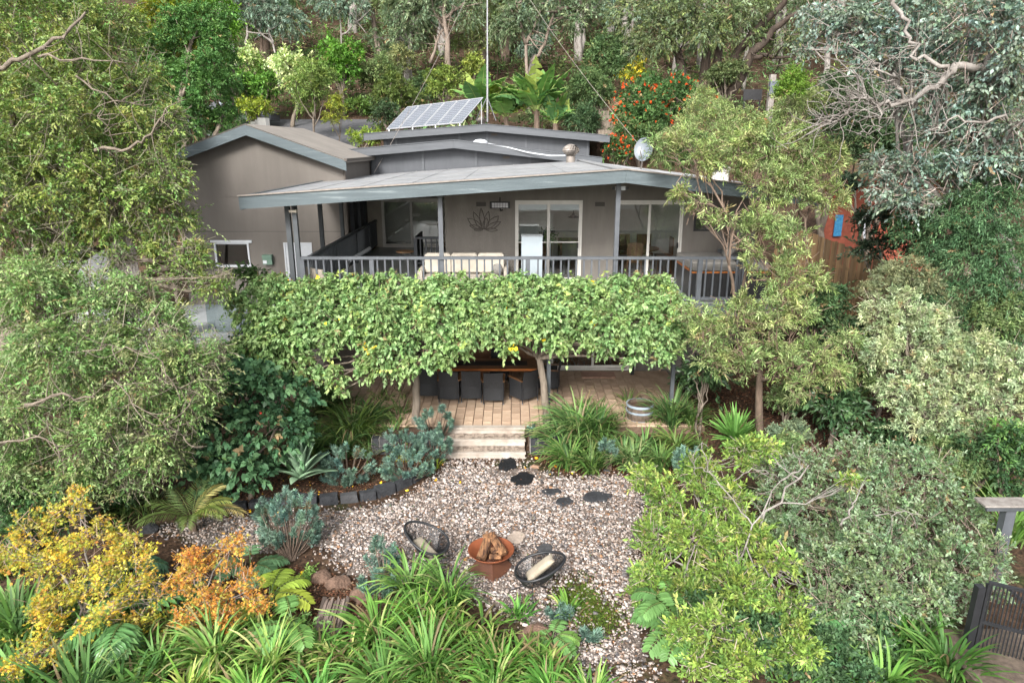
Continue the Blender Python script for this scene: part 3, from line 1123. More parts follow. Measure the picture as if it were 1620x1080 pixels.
o = obj('gravel_bed', V_, np.array(q_), 'grit', loc=(0, 12, 0))
tag(o, 'fine grit bedding beneath the pebbles of the clearing', None, kind='structure')

# moss patch
r = np.random.default_rng(31)
n = 3600
cc = np.where(r.uniform(0, 1, (n, 1)) < .5, moss_c[None], moss_c2[None]) + r.normal(0, .20, (n, 2)) * np.array([1.0, 1.15])
f = Fol(32)
f.twigs(np.stack([cc[:, 0], cc[:, 1], H(cc[:, 0], cc[:, 1])], 1), np.tile([0, 0, 1.0], (n, 1)) + r.normal(0, .4, (n, 3)), .025, 3, .022, .014, [(.075, .115, .018), (.10, .15, .02), (.05, .08, .02)], ldroop=0, droop=0)
tag(f.build('moss', 'leaf_matt', loc=(float(moss_c[0]), float(moss_c[1]), 0)), 'mossy green patch in the gravel right of the fire pit', 'moss', kind='stuff')
# ---------------------------------------------------------------- the house
HY = 19.7          # front wall
FLZ = 3.15         # upper floor
RIDX = P(990, 270, 16.6)[0]
RZ0 = P(990, 270, 16.6)[2]
LZ = P(381, 312, 16.6)[2]
LX = P(381, 312, 16.6)[0]
RX1 = 7.4
SL = (RZ0 - LZ) / (RIDX - LX)
zr1 = P(1160, 291, 16.6)
SR = (RZ0 - zr1[2]) / (zr1[0] - RIDX)


def roofz(x):
    return RZ0 - (SL * (RIDX - x) if x < RIDX else SR * (x - RIDX))


house = thing('house', 'low grey brown two storey house with pale metal roofs and a long upper deck', 'house', (0, HY, 0))


def wallpiece(x0, x1, z0, z1, y0=HY, y1=HY + .2, mt='render_taupe', top=False, par=None):
    """wall segment; z1 None: up to the roof"""
    if z1 is None:
        pts = [(x0, z0), (x1, z0), (x1, roofz(x1) - .16)]
        if x0 < RIDX < x1:
            pts.append((RIDX, roofz(RIDX) - .16))
        pts.append((x0, roofz(x0) - .16))
    else:
        pts = [(x0, z0), (x1, z0), (x1, z1), (x0, z1)]
    return MB().prism(pts, y0, y1).build('wall', mt, par or house)


DA = (P(815, 320, HY)[0], P(922, 320, HY)[0])
DB = (P(976, 320, HY)[0], P(1083, 320, HY)[0])
DTOP = P(870, 317, HY)[2]
LW = P(704, 350, HY)[0]        # left end of the front room
RW = 7.0
wallpiece(LW, DA[0], FLZ, None)
wallpiece(DA[1], DB[0], FLZ, None)
wallpiece(DB[1], RW, FLZ, None)
wallpiece(DA[0], DA[1], DTOP, None)
wallpiece(DB[0], DB[1], DTOP, None)
# lower storey
LD = (1.15, 3.75)
LDT = 2.62
wallpiece(-6.6, LD[0], 0, 3.0)
wallpiece(LD[1], RW, 0, 3.0)
wallpiece(LD[0], LD[1], LDT, 3.0)
wallpiece(LD[0], LD[1], 0, PZ, y0=HY + .01)
# sides, back, inner floors
MB().box(LW, LW + .2, HY + .2, 27.4, FLZ, roofz(LW) - .16).build('wall', 'render_taupe', house)
MB().box(RW - .2, RW, HY + .2, 28.4, 0, FLZ + .3).build('wall', 'render_taupe', house)
MB().box(RW - .2, RW, 26.4, 28.4, FLZ + .3, roofz(RW) - .16).build('wall', 'render_taupe', house)
MB().box(RW - .12, RW - .11, HY + .25, 26.4, FLZ + .3, 5.45).build('window', 'glass', house)  # added side window, out of view, opened to let daylight into the front room
B('floor_slab', LW + .2, RW - .2, HY + .2, 28.4, FLZ - .3, FLZ, 'floor_wood', house)
B('room_wall', LW + .2, RW - .2, 23.9, 24.0, FLZ, 5.5, 'inner_wall', house)
B('room_floor', -6.6, RW - .2, HY + .2, 24, PZ - .2, PZ, 'floor_wood', house)
B('room_wall', -6.6, RW - .2, 23.4, 23.6, PZ, 2.85, 'inner_wall', house)
# white brick feature wall inside, its courses real
bw = B('brick_wall', .0, 1.35, 22.6, 22.75, FLZ, 5.75, 'white_brick', house)
for c in range(18):
    xx = .0 + (-.12 if c % 2 else 0)
    while xx < 1.34:
        a, b_ = max(xx + .006, .0), min(xx + .234, 1.35)
        if b_ - a > .04:
            B('brick', a, b_, 22.575, 22.6, FLZ + .75 + c * .11 + .006, FLZ + .75 + (c + 1) * .11 - .006, 'white_brick', bw)
        xx += .24

# sliding glass doors


def slider(name_lbl, x0, x1, z0, z1, y, swap=False, transom=None, par=house, npan=2, fr=.055):
    d = B('sliding_door', x0, x1, y + .02, y + .10, z1 - fr, z1, 'white_frame', par)
    if name_lbl:
        d['label'] = name_lbl
    B('frame', x0, x0 + fr, y + .02, y + .10, z0, z1 - fr, 'white_frame', d)
    B('frame', x1 - fr, x1, y + .02, y + .10, z0, z1 - fr, 'white_frame', d)
    B('sill', x0 + fr, x1 - fr, y - .01, y + .12, z0, z0 + .045, 'white_frame', d)
    w = (x1 - x0 - 2 * fr) / npan
    for i in range(npan):
        a = x0 + fr + w * i
        yy = y + (.03 if i % 2 == 0 else .065)
        m = MB()
        m.box(a + .004, a + .040, yy, yy + .03, z0 + .05, z1 - fr - .005)
        m.box(a + w - .040, a + w - .004, yy, yy + .03, z0 + .05, z1 - fr - .005)
        m.box(a + .040, a + w - .040, yy, yy + .03, z0 + .05, z0 + .13)
        m.box(a + .040, a + w - .040, yy, yy + .03, z1 - fr - .065, z1 - fr - .005)
        if transom:
            m.box(a + .040, a + w - .040, yy + .006, yy + .024, transom, transom + .03)
        m.build('sash', 'white_frame', d)
        B('pane', a + .040, a + w - .040, yy + .012, yy + .018, z0 + .13, z1 - fr - .065, 'glass', d)
    B('handle', x1 - fr - .075, x1 - fr - .045, y - .0, y + .028, z0 + 1.0, z0 + 1.16, 'black', d)
    return d


slider('white framed glass sliding door with a roller blind', DA[0], DA[1], FLZ, DTOP, HY, transom=FLZ + 1.15)
slider('glass sliding door to the brown dining room', DB[0], DB[1], FLZ, DTOP, HY)
slider('lower glass sliding door onto the patio', LD[0], LD[1], PZ, LDT, HY)
for x0, x1 in ((DA[0] + .08, (DA[0] + DA[1]) / 2 - .05), ((DA[0] + DA[1]) / 2 + .05, DA[1] - .08)):
    B('roller_blind', x0, x1, HY + .14, HY + .16, DTOP - .30, DTOP - .05, 'white_paint', house)

# recess at the back of the deck: wall and window doors
RY_ = 26.9
rw0, rw1 = P(590, 350, RY_)[0], LW
gl0, gl1 = P(604, 350, RY_)[0], P(697, 350, RY_)[0]
GT = P(640, 316, RY_)[2] + .05
MB().box(rw0 - .2, gl0, RY_, RY_ + .2, FLZ, roofz(rw0) - .17).build('wall', 'recess_cream', house, label='cream wall strip beside the back doors')
MB().prism([(gl0, GT), (gl1, GT), (gl1, roofz(gl1) - .17), (gl0, roofz(gl0) - .17)], RY_, RY_ + .2).build('wall', 'render_taupe', house)
slider('tall glass doors at the back of the deck', gl0, gl1, FLZ, GT, RY_, npan=2, fr=.07)
B('room_floor', rw0 - .2, LW, RY_ + .2, 28.4, FLZ - .2, FLZ, 'floor_wood', house)
B('room_wall', rw0 - .2, LW, 28.45, 28.5, FLZ, 5.6, 'inner_wall', house)
MB().box(rw0 - .4, rw0 - .2, 24.6, 28.4, FLZ - .3, roofz(rw0) - .17).build('wall', 'fascia_grey', house, label='dark grey clad side wall')
B('wall', -7.6, rw0 - .4, 28.4, 28.6, 0, 6.3, 'render_dark', house, label='dark brown wall in the gap beside the garage wing')

# deck
DK0, DK1 = P(475, 406, 17.0)[0], P(1178, 417, 17.0)[0]
deck = B('deck', DK0 - .06, DK1 + .9, 16.86, HY - .004, FLZ - .14, FLZ, 'deck', house)
B('deck', DK0 - .06, LW - .002, HY - .002, RY_ - .004, FLZ - .14, FLZ, 'deck', house)
B('deck_fascia', DK0 - .1, DK1 + .9, 16.80, 16.855, FLZ - .34, FLZ + .01, 'rail_grey', house)
B('beam', DK0 - .06, DK1 + .9, 17.2, 17.3, FLZ - .38, FLZ - .145, 'black', house)
B('wall', DK0 - .2, DK0 - .07, 19.0, 27, 0, FLZ - .15, 'render_dark', house)

# front roof: sheets, ridge, fascias
RB = 28.45
for (xa, xb, mt_) in ((LX, RIDX, 'roof_sheet'), (RIDX, RX1, 'roof_pale')):
    n = 7 if xa == LX else 3
    if xa == RIDX:
        n = 3
    for i in range(n):
        a = xa + (xb - xa) * i / n
        b_ = xa + (xb - xa) * (i + 1) / n
        m = MB()
        m.hexa([(a + .004, 16.62, roofz(a) - .03), (b_ - .004, 16.62, roofz(b_) - .03), (b_ - .004, RB, roofz(b_) - .03), (a + .004, RB, roofz(a) - .03)],
               [(a + .004, 16.62, roofz(a + .004)), (b_ - .004, 16.62, roofz(b_ - .004)), (b_ - .004, RB, roofz(b_ - .004)), (a + .004, RB, roofz(a + .004))])
        # low standing seams along the fall of the sheet
        m.build('roof_sheet', mt_, house)
        mm = MB().bar((a, 16.62, roofz(a) + .008), (a, RB, roofz(a) + .008), .03, .008)
        mm.build('roof_seam', 'roof_sheet', house)
for yy in (18.6, 21.2, 24.4):
    MB().bar((LX + .02, yy, roofz(LX) + .006), (RIDX - .05, yy, RZ0 + .006 - SL * .05), .05, .006, up=(0, 0, 1)).build('sheet_lap', mat('lap_blue', (.26, .275, .30), (.22, .23, .25), 1.2, .5), house)
MB().bar((RIDX, 16.6, RZ0 + .02), (RIDX, RB, RZ0 + .02), .30, .03).build('ridge_cap', 'roof_sheet', house)
FH = .30
MB().prism([(LX - .03, roofz(LX) - FH + .02), (RIDX, RZ0 - FH + .02), (RIDX, RZ0 + .02), (LX - .03, roofz(LX) + .02)], 16.54, 16.60).build('fascia', 'fascia_blue', house)
MB().prism([(RIDX + .004, RZ0 - FH + .02), (RX1, roofz(RX1) - FH + .02), (RX1, roofz(RX1) + .02), (RIDX + .004, RZ0 + .02)], 16.54, 16.60).build('fascia', 'fascia_blue', house)
MB().prism([(LX - .05, roofz(LX) + .021), (RIDX, RZ0 + .021), (RIDX, RZ0 + .05), (LX - .05, roofz(LX) + .05)], 16.50, 16.66).build('gutter', 'galv', house)
MB().prism([(RIDX + .004, RZ0 + .021), (RX1, roofz(RX1) + .021), (RX1, roofz(RX1) + .05), (RIDX + .004, RZ0 + .05)], 16.50, 16.66).build('gutter', 'galv', house)
MB().hexa([(LX - .06, 16.6, roofz(LX) - .30), (LX, 16.6, roofz(LX) - .30), (LX, RB, roofz(LX) - .30), (LX - .06, RB, roofz(LX) - .30)],
          [(LX - .06, 16.6, roofz(LX) + .03), (LX, 16.6, roofz(LX) + .03), (LX, RB, roofz(LX) + .03), (LX - .06, RB, roofz(LX) + .03)]).build('fascia', 'fascia_blue', house)
# soffit
for (xa, xb) in ((LX + .02, RIDX), (RIDX, RX1)):
    MB().hexa([(xa, 16.62, roofz(xa) - .155), (xb, 16.62, roofz(xb) - .155), (xb, 28.3, roofz(xb) - .155), (xa, 28.3, roofz(xa) - .155)],
              [(xa, 16.62, roofz(xa) - .12), (xb, 16.62, roofz(xb) - .12), (xb, 28.3, roofz(xb) - .12), (xa, 28.3, roofz(xa) - .12)]).build('soffit', 'soffit_pale', house)
# posts
for px, y, zb in ((459, 17.3, 0), (470, 17.0, 0), (510, 20.0, FLZ), (543, 22.8, FLZ), (571, 25.2, FLZ), (579, 26.3, FLZ), (698, 17.06, FLZ), (975, 17.06, FLZ)):
    x = P(px, 380, y)[0]
    w = .06 if zb == 0 and px < 465 else .055
    B('post', x - w, x + w, y - w, y + w, zb, roofz(x) - .16, 'rail_dark' if px < 600 else 'rail_grey', house)
B('post', P(868, 560, 16.9)[0] - .05, P(868, 560, 16.9)[0] + .05, 16.85, 16.95, PZ, FLZ - .38, 'rail_dark', house)
B('post', P(1001, 570, 19.3)[0] - .05, P(1001, 570, 19.3)[0] + .05, 19.25, 19.35, PZ, FLZ - .15, 'black', house)


def balustrade(a, b_, gap, mt_='rail_grey', h=1.0, z=FLZ, posts=(), bal=.04, name='railing', par=house):
    a, b_ = Vector((a[0], a[1], z)), Vector((b_[0], b_[1], z))
    d = b_ - a
    L = d.length
    top = MB().bar(a + Vector((0, 0, h)), b_ + Vector((0, 0, h)), .09, .07).build(name, mt_, par)
    MB().bar(a + Vector((0, 0, .12)), b_ + Vector((0, 0, .12)), .05, .06).build('bottom_rail', mt_, top)
    n = int(L / gap)
    for i in range(n + 1):
        p = a + d * (i / n)
        if any(abs((p - a).length - q * L) < .07 for q in posts):
            continue
        w = bal / 2
        MB().box(p.x - w, p.x + w, p.y - w, p.y + w, z + .15, z + h - .035).build('baluster', mt_, top)
    for q in posts:
        p = a + d * q
        MB().box(p.x - .055, p.x + .055, p.y - .057, p.y + .057, z - .3, z + h - .04).build('newel_post', mt_, top)
    return top


def fpx(px):
    return (P(px, 412, 17.0)[0] - DK0) / (DK1 - DK0)


fr_ = balustrade((DK0, 17.0), (DK1, 17.0), .19, h=P(475, 408, 17.0)[2] - FLZ, posts=(0.004, fpx(588), fpx(835), fpx(1108), 1))
fr_['label'] = 'long grey deck railing above the canopy'
ra = balustrade((DK0, 17.12), (DK0, 26.8), .15, 'rail_dark', h=1.05, posts=(.33, .62, .85))
ra['label'] = 'dark deck railing running back along the left side'
balustrade((DK1, 17.1), (DK1, 19.2), .17, 'rail_grey', h=1.02)
# short stair rail on the deck, in front of the back doors
sx0 = P(657, 400, 22.4)[0]
sr = balustrade((sx0, 22.4), (P(700, 400, 22.4)[0], 22.4), .17, 'rail_grey', h=.95, posts=(0.02,))
sr['label'] = 'short grey rail round the stair opening on the deck'
MB().hexa([(sx0 - .03, 22.5, FLZ), (sx0 + .03, 22.5, FLZ), (sx0 + .03, 24.2, FLZ), (sx0 - .03, 24.2, FLZ)], [(sx0 - .03, 22.5, FLZ + .95), (sx0 + .03, 22.5, FLZ + .95), (sx0 + .03, 24.2, FLZ + .95), (sx0 - .03, 24.2, FLZ + .95)]).build('stair_screen', 'rail_dark', house)
bl = balustrade((P(533, 350, 27)[0], 27.4), (P(574, 350, 27)[0], 27.4), .2, 'rail_grey', h=1.0)
bl['label'] = 'small balustrade beyond the left railing'
# wall fittings
for px in (761, 949):
    x, _, z = P(px, 323, HY)
    v = B('wall_vent', x - .14, x + .14, HY - .015, HY, z - .06, z + .06, 'render_dark', house)
    for k in range(4):
        B('slat', x - .13, x + .13, HY - .024, HY - .015, z - .05 + k * .027, z - .04 + k * .027, 'black', v)
x, _, z = P(791, 324, HY)
ht = B('patio_heater', x - .28, x + .28, HY - .14, HY - .03, z - .09, z + .09, 'black')
tag(ht, 'black framed radiant heater on the wall above the lotus', 'patio heater')
for k in range(6):
    for j in range(2):
        B('reflector', x - .225 + k * .077, x - .225 + k * .077 + .066, HY - .152, HY - .14, z - .065 + j * .068, z - .065 + j * .068 + .058, 'steel', ht)
MB().tube([(x, HY - .12, z - .09), (x + .03, HY - .13, z - .16), (x + .07, HY - .1, z - .13)], .02, 6).build('cable', 'black', ht)
MB().bar((x, HY - .06, z + .09), (x, HY, z + .2), .03).build('bracket', 'black', ht)
x, _, z = P(983, 298, 17.0)
w = B('wall_light', x - .12, x + .12, 17.12, 17.2, z - .05, z + .04, 'white_paint')
tag(w, 'small pale flood light under the peak of the roof', 'flood light')
B('sensor', x - .2, x - .14, 17.13, 17.2, z - .04, z + .03, 'black', w)
B('sensor', x + .14, x + .2, 17.13, 17.2, z - .04, z + .03, 'black', w)
x, _, z = P(464, 334, 16.9)
w = B('wall_light', x - .09, x + .09, 16.84, 16.93, z - .03, z + .03, 'cream')
tag(w, 'small pale flood light at the left roof corner', 'flood light')
B('bracket', x - .03, x + .03, 16.86, 16.92, z + .03, z + .12, 'black', w)
# small dark window at the right end
x, _, z = P(1121, 350, HY)
wn = B('window', x - .42, x + .42, HY - .03, HY + .0, z - .28, z + .3, 'black', house, label='small dark framed window near the right end')
B('pane', x - .37, x + .37, HY - .04, HY - .031, z - .23, z + .25, 'glass', wn)

# lotus on the wall
lo = thing('lotus_wall_art', 'rusty wire lotus flower outline on the deck wall', 'wall art', P(767, 366, HY - .03))
lc = Vector(P(765, 363, HY - .04))
s_ = 1 / pxm(HY, lc.z)
for (tx, ty, w_, bx) in ((-4, -33, 8, -1), (-16, -27, 9, -3), (8, -28, 9, 2), (-25, -17, 11, -2), (24, -21, 11, 3), (5, -18, 9, 1), (-22, -6, 7, -2), (27, -12, 9, 3), (-15, 1, 5, -1), (22, 1, 6, 3)):
    a = np.array([lc.x + bx * s_, HY - .04, lc.z])
    tipv = np.array([lc.x + tx * s_, HY - .04, lc.z - ty * s_])
    d = tipv - a
    nrm = np.array([-d[2], 0, d[0]])
    nrm = nrm / np.linalg.norm(nrm) * w_ * s_ * 1.5
    m = MB()
    for sg in (-1, 1):
        m.tube(bez(a, a + d * .45 + nrm * sg * .62, tipv, 9), .0085, 5)
    m.build('petal', 'render_dark', lo)

# ---------------------------------------------------------------- second and third roof volumes behind
def volume(y0, y1, pxs, w0, w1, label, zlow, battens, fh=.30):
    (lx, lpy), (kx, kpy), (rx, rpy) = pxs
    A, K, R_ = P(lx, lpy, y0 - .5), P(kx, kpy, y0 - .5), P(rx, rpy, y0 - .5)
    zz = lambda x: A[2] + (K[2] - A[2]) * (x - A[0]) / (K[0] - A[0]) if x < K[0] else K[2] + (R_[2] - K[2]) * (x - K[0]) / (R_[0] - K[0])
    for (p, q) in ((A, K), (K, R_)):
        g = .003
        MB().prism([(p[0] + g, p[2] - fh), (q[0] - g, q[2] - fh), (q[0] - g, q[2]), (p[0] + g, p[2])], y0 - .5, y0 - .44).build('fascia', 'fascia_grey', house)
        MB().prism([(p[0] + g, p[2] + .002), (q[0] - g, q[2] + .002), (q[0] - g, q[2] + .03), (p[0] + g, p[2] + .03)], y0 - .53, y0 - .4).build('gutter', 'fascia_grey', house)
        MB().hexa([(p[0], y0 - .44, p[2] - .08), (q[0], y0 - .44, q[2] - .08), (q[0], y1, q[2] - .08), (p[0], y1, p[2] - .08)],
                  [(p[0], y0 - .44, p[2] - .01), (q[0], y0 - .44, q[2] - .01), (q[0], y1, q[2] - .01), (p[0], y1, p[2] - .01)]).build('roof', 'roof_sheet', house)
    x0, x1 = P(w0, 250, y0)[0], P(w1, 250, y0)[0]
    pts = [(x0, zlow), (x1, zlow), (x1, zz(x1) - .09)]
    if x1 > K[0]:
        pts.append((K[0], K[2] - .09))
    pts.append((x0, zz(x0) - .09))
    MB().prism(pts, y0, y0 + .15).build('wall', 'clad_grey', house, label=label)
    B('wall', x0, x0 + .15, y0 + .15, y1 - .1, zlow, zz(x0) - .12, 'clad_grey', house)
    B('wall', x1 - .15, x1, y0 + .15, y1 - .1, zlow, zz(x1) - .12, 'clad_grey', house)
    for b_ in battens:
        x = P(b_, 250, y0)[0]
        B('batten', x - .045, x + .045, y0 - .04, y0, zlow, zz(x) - .3, 'fascia_grey', house)
    return zz


z2 = volume(28.5, 33.2, ((550, 237), (718, 222), (953, 250)), 586, 925, 'grey clad wall rising behind the front roof', 3.5, (590, 669, 753, 838, 905))
z3 = volume(33.6, 39.5, ((575, 212), (770, 197), (965, 215)), 608, 932, 'grey clad wall under the highest roof', 4.0, (611, 628, 727, 771, 832, 929))
for px, py, y in ((801, 249, 28.5), (782, 213, 33.6)):
    x, _, z = P(px, py, y)
    B('wall_vent', x - .14, x + .14, y - .02, y, z - .05, z + .05, 'render_dark', house)

# turbine vent
def turbine(px, py, y, zb, label, s=1.0):
    x = P(px, py, y)[0]
    v = thing('turbine_vent', label, 'roof vent', (x, y, zb))
    MB().lathe([(.12 * s, -.1), (.12 * s, .16 * s), (.15 * s, .17 * s)], (x, y, zb), 16).build('vent_base', 'galv', v)
    for i in range(16):
        a = 2 * math.pi * i / 16
        pts = []
        for k in range(7):
            t = k / 6
            rr = (.10 + .13 * math.sin(t * math.pi)) * s
            aa = a + t * .9
            pts.append((x + rr * math.cos(aa), y + rr * math.sin(aa), zb + (.17 + .28 * t) * s))
        m = MB()
        for k in range(6):
            p, q = pts[k], pts[k + 1]
            cx_ = .8
            m.add([p, q, (x + (q[0] - x) * cx_ - (q[1] - y) * .3, y + (q[1] - y) * cx_ + (q[0] - x) * .3, q[2]), (x + (p[0] - x) * cx_ - (p[1] - y) * .3, y + (p[1] - y) * cx_ + (p[0] - x) * .3, p[2])], [(0, 1, 2, 3)])
        m.build('vane', 'galv', v)
    MB().lathe([(.0, .47 * s), (.08 * s, .46 * s), (.11 * s, .44 * s), (.09 * s, .43 * s)], (x, y, zb), 16).build('vent_cap', 'galv', v)
    return v


turbine(903, 243, 26.5, roofz(P(903, 243, 26.5)[0]), 'round ribbed turbine vent on the front roof', 1.4)
turbine(762, 188, 36.6, z3(P(762, 188, 36.6)[0]) - .02, 'turbine vent beside the mast on the highest roof', 1.1)

# white flue at right
x, _, z = P(1141, 266, 19.5)
fl = thing('roof_flue', 'short white cylindrical flue with a domed cap, behind the feathery tree', 'flue', (x, 19.5, roofz(x)))
MB().lathe([(.22, -.1), (.22, .34), (.0, .34)], (x, 19.5, roofz(x)), 24).build('flue_pipe', 'white_frame', fl, smooth_=False)
MB().lathe([(.25, .26), (.26, .34), (.2, .40), (.0, .43)], (x, 19.5, roofz(x)), 24).build('cap', 'white_frame', fl, smooth_=True)

# dome light and conduit
x, _, z = P(760, 224, 29.5)
o = MB().lathe([(.30, -.06), (.30, .02), (.2, .09), (0, .12)], (x, 29.4, z2(x) + .05), 20).build('roof_skylight', 'white_paint')
tag(o, 'white domed skylight on the middle roof', 'skylight')
cp = [P(772, 229, 28.0), P(800, 234, 28.0), P(835, 243, 27.9), P(870, 248, 27.6), P(895, 248, 27.0)]
o = MB().tube([(a, b_, c_ + .04) for a, b_, c_ in cp], .025, 6).build('conduit', 'white_paint')
tag(o, 'white pipe snaking along the middle roof edge to the turbine vent', 'pipe')

# mast and its guy wires
mx_, _, mz = P(771, 190, 36.2)
ma = thing('antenna_mast', 'tall thin steel mast rising from the highest roof out of the picture', 'mast', (mx_, 36.2, mz))
tp_ = (mx_ + .08, 36.2, mz + 9)
MB().tube([(mx_, 36.2, mz - .1), (mx_ + .03, 36.2, mz + 3)], .055, 8).build('pole', 'steel', ma)
MB().tube([(mx_ + .03, 36.2, mz + 3), tp_], .04, 8).build('pole', 'steel', ma)
for q in ((592, 273, 28.0), (1008, 226, 30)):
    e = P(*q)
    top = Vector((mx_ + .07, 36.2, mz + 7.6)) if q[0] < 800 else Vector((mx_ + .07, 36.2, mz + 8.4))
    e2 = Vector(e)
    pts = [top.lerp(e2, t) - Vector((0, 0, .35 * math.sin(t * math.pi))) for t in np.linspace(0, 1, 12)]
    MB().tube(pts, .010, 5).build('guy_wire', 'galv', ma)
for dx in (-.55, .45):
    MB().bar((mx_, 36.2, mz + 1.1), (mx_ + dx, 35.6, mz - .05), .03).build('strut', 'steel', ma)

# solar array
sa = thing('solar_array', 'tilted row of six white framed solar panels on the highest roof', 'solar panels', P(670, 203, 34.2))
BL, BR, TR, TL = (Vector(P(610.5, 204.5, 33.9)), Vector(P(731, 194, 33.9)), Vector(P(765, 154, 35.2)), Vector(P(644, 169, 35.2)))
nv = (BR - BL).cross(TL - BL).normalized()
for i in range(6):
    q = [BL.lerp(BR, (i + .02) / 6), BL.lerp(BR, (i + .98) / 6), TL.lerp(TR, (i + .98) / 6), TL.lerp(TR, (i + .02) / 6)]
    p = MB().hexa([v - nv * .04 for v in q], q).build('panel', 'solar_frame', sa)
    m = MB()
    cg = bpy.data.materials.get('dummy')
    ins_ = lambda u, v: (q[0].lerp(q[1], u)).lerp(q[3].lerp(q[2], u), v)
    for a in range(6):
        for b_ in range(12):
            u0, u1 = .06 + a * .147, .06 + a * .147 + .135
            v0, v1 = .03 + b_ * .0785, .03 + b_ * .0785 + .071
            c_ = .028
            pts = [ins_(u0 + c_, v0), ins_(u1 - c_, v0), ins_(u1, v0 + c_ / 2), ins_(u1, v1 - c_ / 2), ins_(u1 - c_, v1), ins_(u0 + c_, v1), ins_(u0, v1 - c_ / 2), ins_(u0, v0 + c_ / 2)]
            m.add([v + nv * .004 for v in pts], [tuple(range(8))])
    m.build('solar_cells', 'solar_cell', p)
for t in (.04, .35, .65, .97):
    a, b_ = BL.lerp(BR, t), TL.lerp(TR, t)
    MB().bar(b_ - nv * .05, (b_.x, b_.y, z3(b_.x)), .04).build('rack_leg', 'steel', sa)
    MB().bar(a - nv * .05, (a.x, a.y, z3(a.x)), .04).build('rack_leg', 'steel', sa)
    MB().bar(a - nv * .06, b_ - nv * .06, .04).build('rack_rail', 'steel', sa)

# satellite dish
dc = Vector(P(1018, 236, 24))
dn = Vector((-.45, -.86, .25)).normalized()
sd = thing('satellite_dish', 'pale grey satellite dish behind the right roof slope', 'satellite dish', (dc.x, dc.y + .3, roofz(dc.x)))
u_ = dn.cross(Vector((0, 0, 1))).normalized()
v_ = u_.cross(dn).normalized()
V_, F_ = [], []
for j in range(6):
    for i in range(24):
        a = 2 * math.pi * i / 24
        rr = .40 * j / 5
        V_.append(dc + u_ * (rr * .82 * math.cos(a)) + v_ * (rr * math.sin(a)) + dn * (rr * rr * .55 - .1))
for j in range(5):
    for i in range(24):
        F_.append((j * 24 + i, j * 24 + (i + 1) % 24, (j + 1) * 24 + (i + 1) % 24, (j + 1) * 24 + i))
obj('dish', V_, F_, mat('dish_grey', (.13, .15, .17), (.11, .13, .15), 3, .4), sd, smooth_=True)
MB().bar(dc - dn * .1, (dc.x, dc.y + .3, roofz(dc.x)), .05).build('bracket', 'galv', sd)
e = dc + dn * .42 - v_ * .1
MB().bar(dc - v_ * .36, e, .025).build('feed_arm', 'galv', sd)
MB().bar(e, e + dn * -.1 + v_ * .04, .09).build('receiver', 'white_paint', sd)

# ---------------------------------------------------------------- garage wing at left
WY = 24.0
gw = thing('garage_wing', 'windowed brown gabled wing left of the deck', 'building', P(420, 520, WY))
K = P(387, 196, WY - .45)
L_ = P(297, 233, WY - .45)
R_ = P(547, 253, WY - .45)
slope = (K[2] - R_[2]) / (R_[0] - K[0])
XL = K[0] - 3.3
zl = K[2] - slope * 3.3
xr = P(545, 300, WY)[0]
xl = XL + .5
wz = lambda x: K[2] - slope * abs(x - K[0]) - .12
# wall in pieces round the window and the door
wx0, wx1 = P(340, 400, WY)[0], P(395, 400, WY)[0]
wzt, wzb = P(366, 384, WY)[2], P(366, 419, WY)[2]
dx0, dx1 = P(452, 400, WY)[0], P(492, 400, WY)[0]
dzt = P(470, 386, WY)[2]
TZ = 1.5


def gp_(x0, x1, z0, z1=None):
    pts = [(x0, z0), (x1, z0)]
    if z1 is None:
        pts.append((x1, wz(x1)))
        if x0 < K[0] < x1:
            pts.append((K[0], wz(K[0])))
        pts.append((x0, wz(x0)))
    else:
        pts += [(x1, z1), (x0, z1)]
    MB().prism(pts, WY, WY + .2).build('wall', 'render_wing', gw)


SPL = P(400, 366, WY)[2]
gp_(xl, xr, SPL)
gp_(xl, wx0, 1.2, SPL - .012)
gp_(wx0, wx1, 1.2, wzb)
gp_(wx0, wx1, wzt, SPL - .012)
gp_(wx1, dx0, 1.2, SPL - .012)
gp_(dx0, dx1, dzt, SPL - .012)
gp_(dx1, xr, 1.2, SPL - .012)
B('control_joint', xl, xr, WY + .01, WY + .02, SPL - .012, SPL, 'black', gw)
MB().box(xl, xr, WY - .006, WY, P(400, 310, WY)[2] - .02, P(400, 310, WY)[2] + .01).build('render_band', 'render_wing', gw)
B('wall', xr - .2, xr, WY + .2, 30, 1.2, wz(xr), 'render_wing', gw)
B('wall', xl, xl + .2, WY + .2, 30, 1.2, wz(xl), 'render_wing', gw)
wn = B('window', wx0 - .10, wx1 + .12, WY - .05, WY - .002, wzt, wzt + .09, 'white_paint', gw, label='white framed window in the lower wall')
B('frame', wx0, wx0 + .06, WY - .03, WY + .06, wzb, wzt, 'white_paint', wn)
B('frame', wx1 - .06, wx1, WY - .03, WY + .06, wzb, wzt, 'white_paint', wn)
B('sill', wx0 - .03, wx1 + .03, WY - .06, WY + .05, wzb - .07, wzb, 'white_paint', wn)
B('frame', wx0 + .06, wx1 - .06, WY - .02, WY + .06, wzt - .05, wzt, 'white_paint', wn)
B('pane', wx0 + .06, wx1 - .06, WY + .02, WY + .03, wzb, wzt - .05, 'glass', wn)
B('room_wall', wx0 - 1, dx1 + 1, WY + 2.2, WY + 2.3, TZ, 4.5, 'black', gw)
dr = B('door', dx0, dx1, WY + .01, WY + .05, TZ, dzt, 'white_paint', gw, label='plain white door behind the roof post')
B('handle', dx0 + .06, dx0 + .1, WY - .04, WY + .008, TZ + 1.0, TZ + 1.12, 'black', dr)
B('frame', dx0 - .05, dx0, WY - .02, WY + .06, TZ, dzt + .05, 'white_paint', dr)
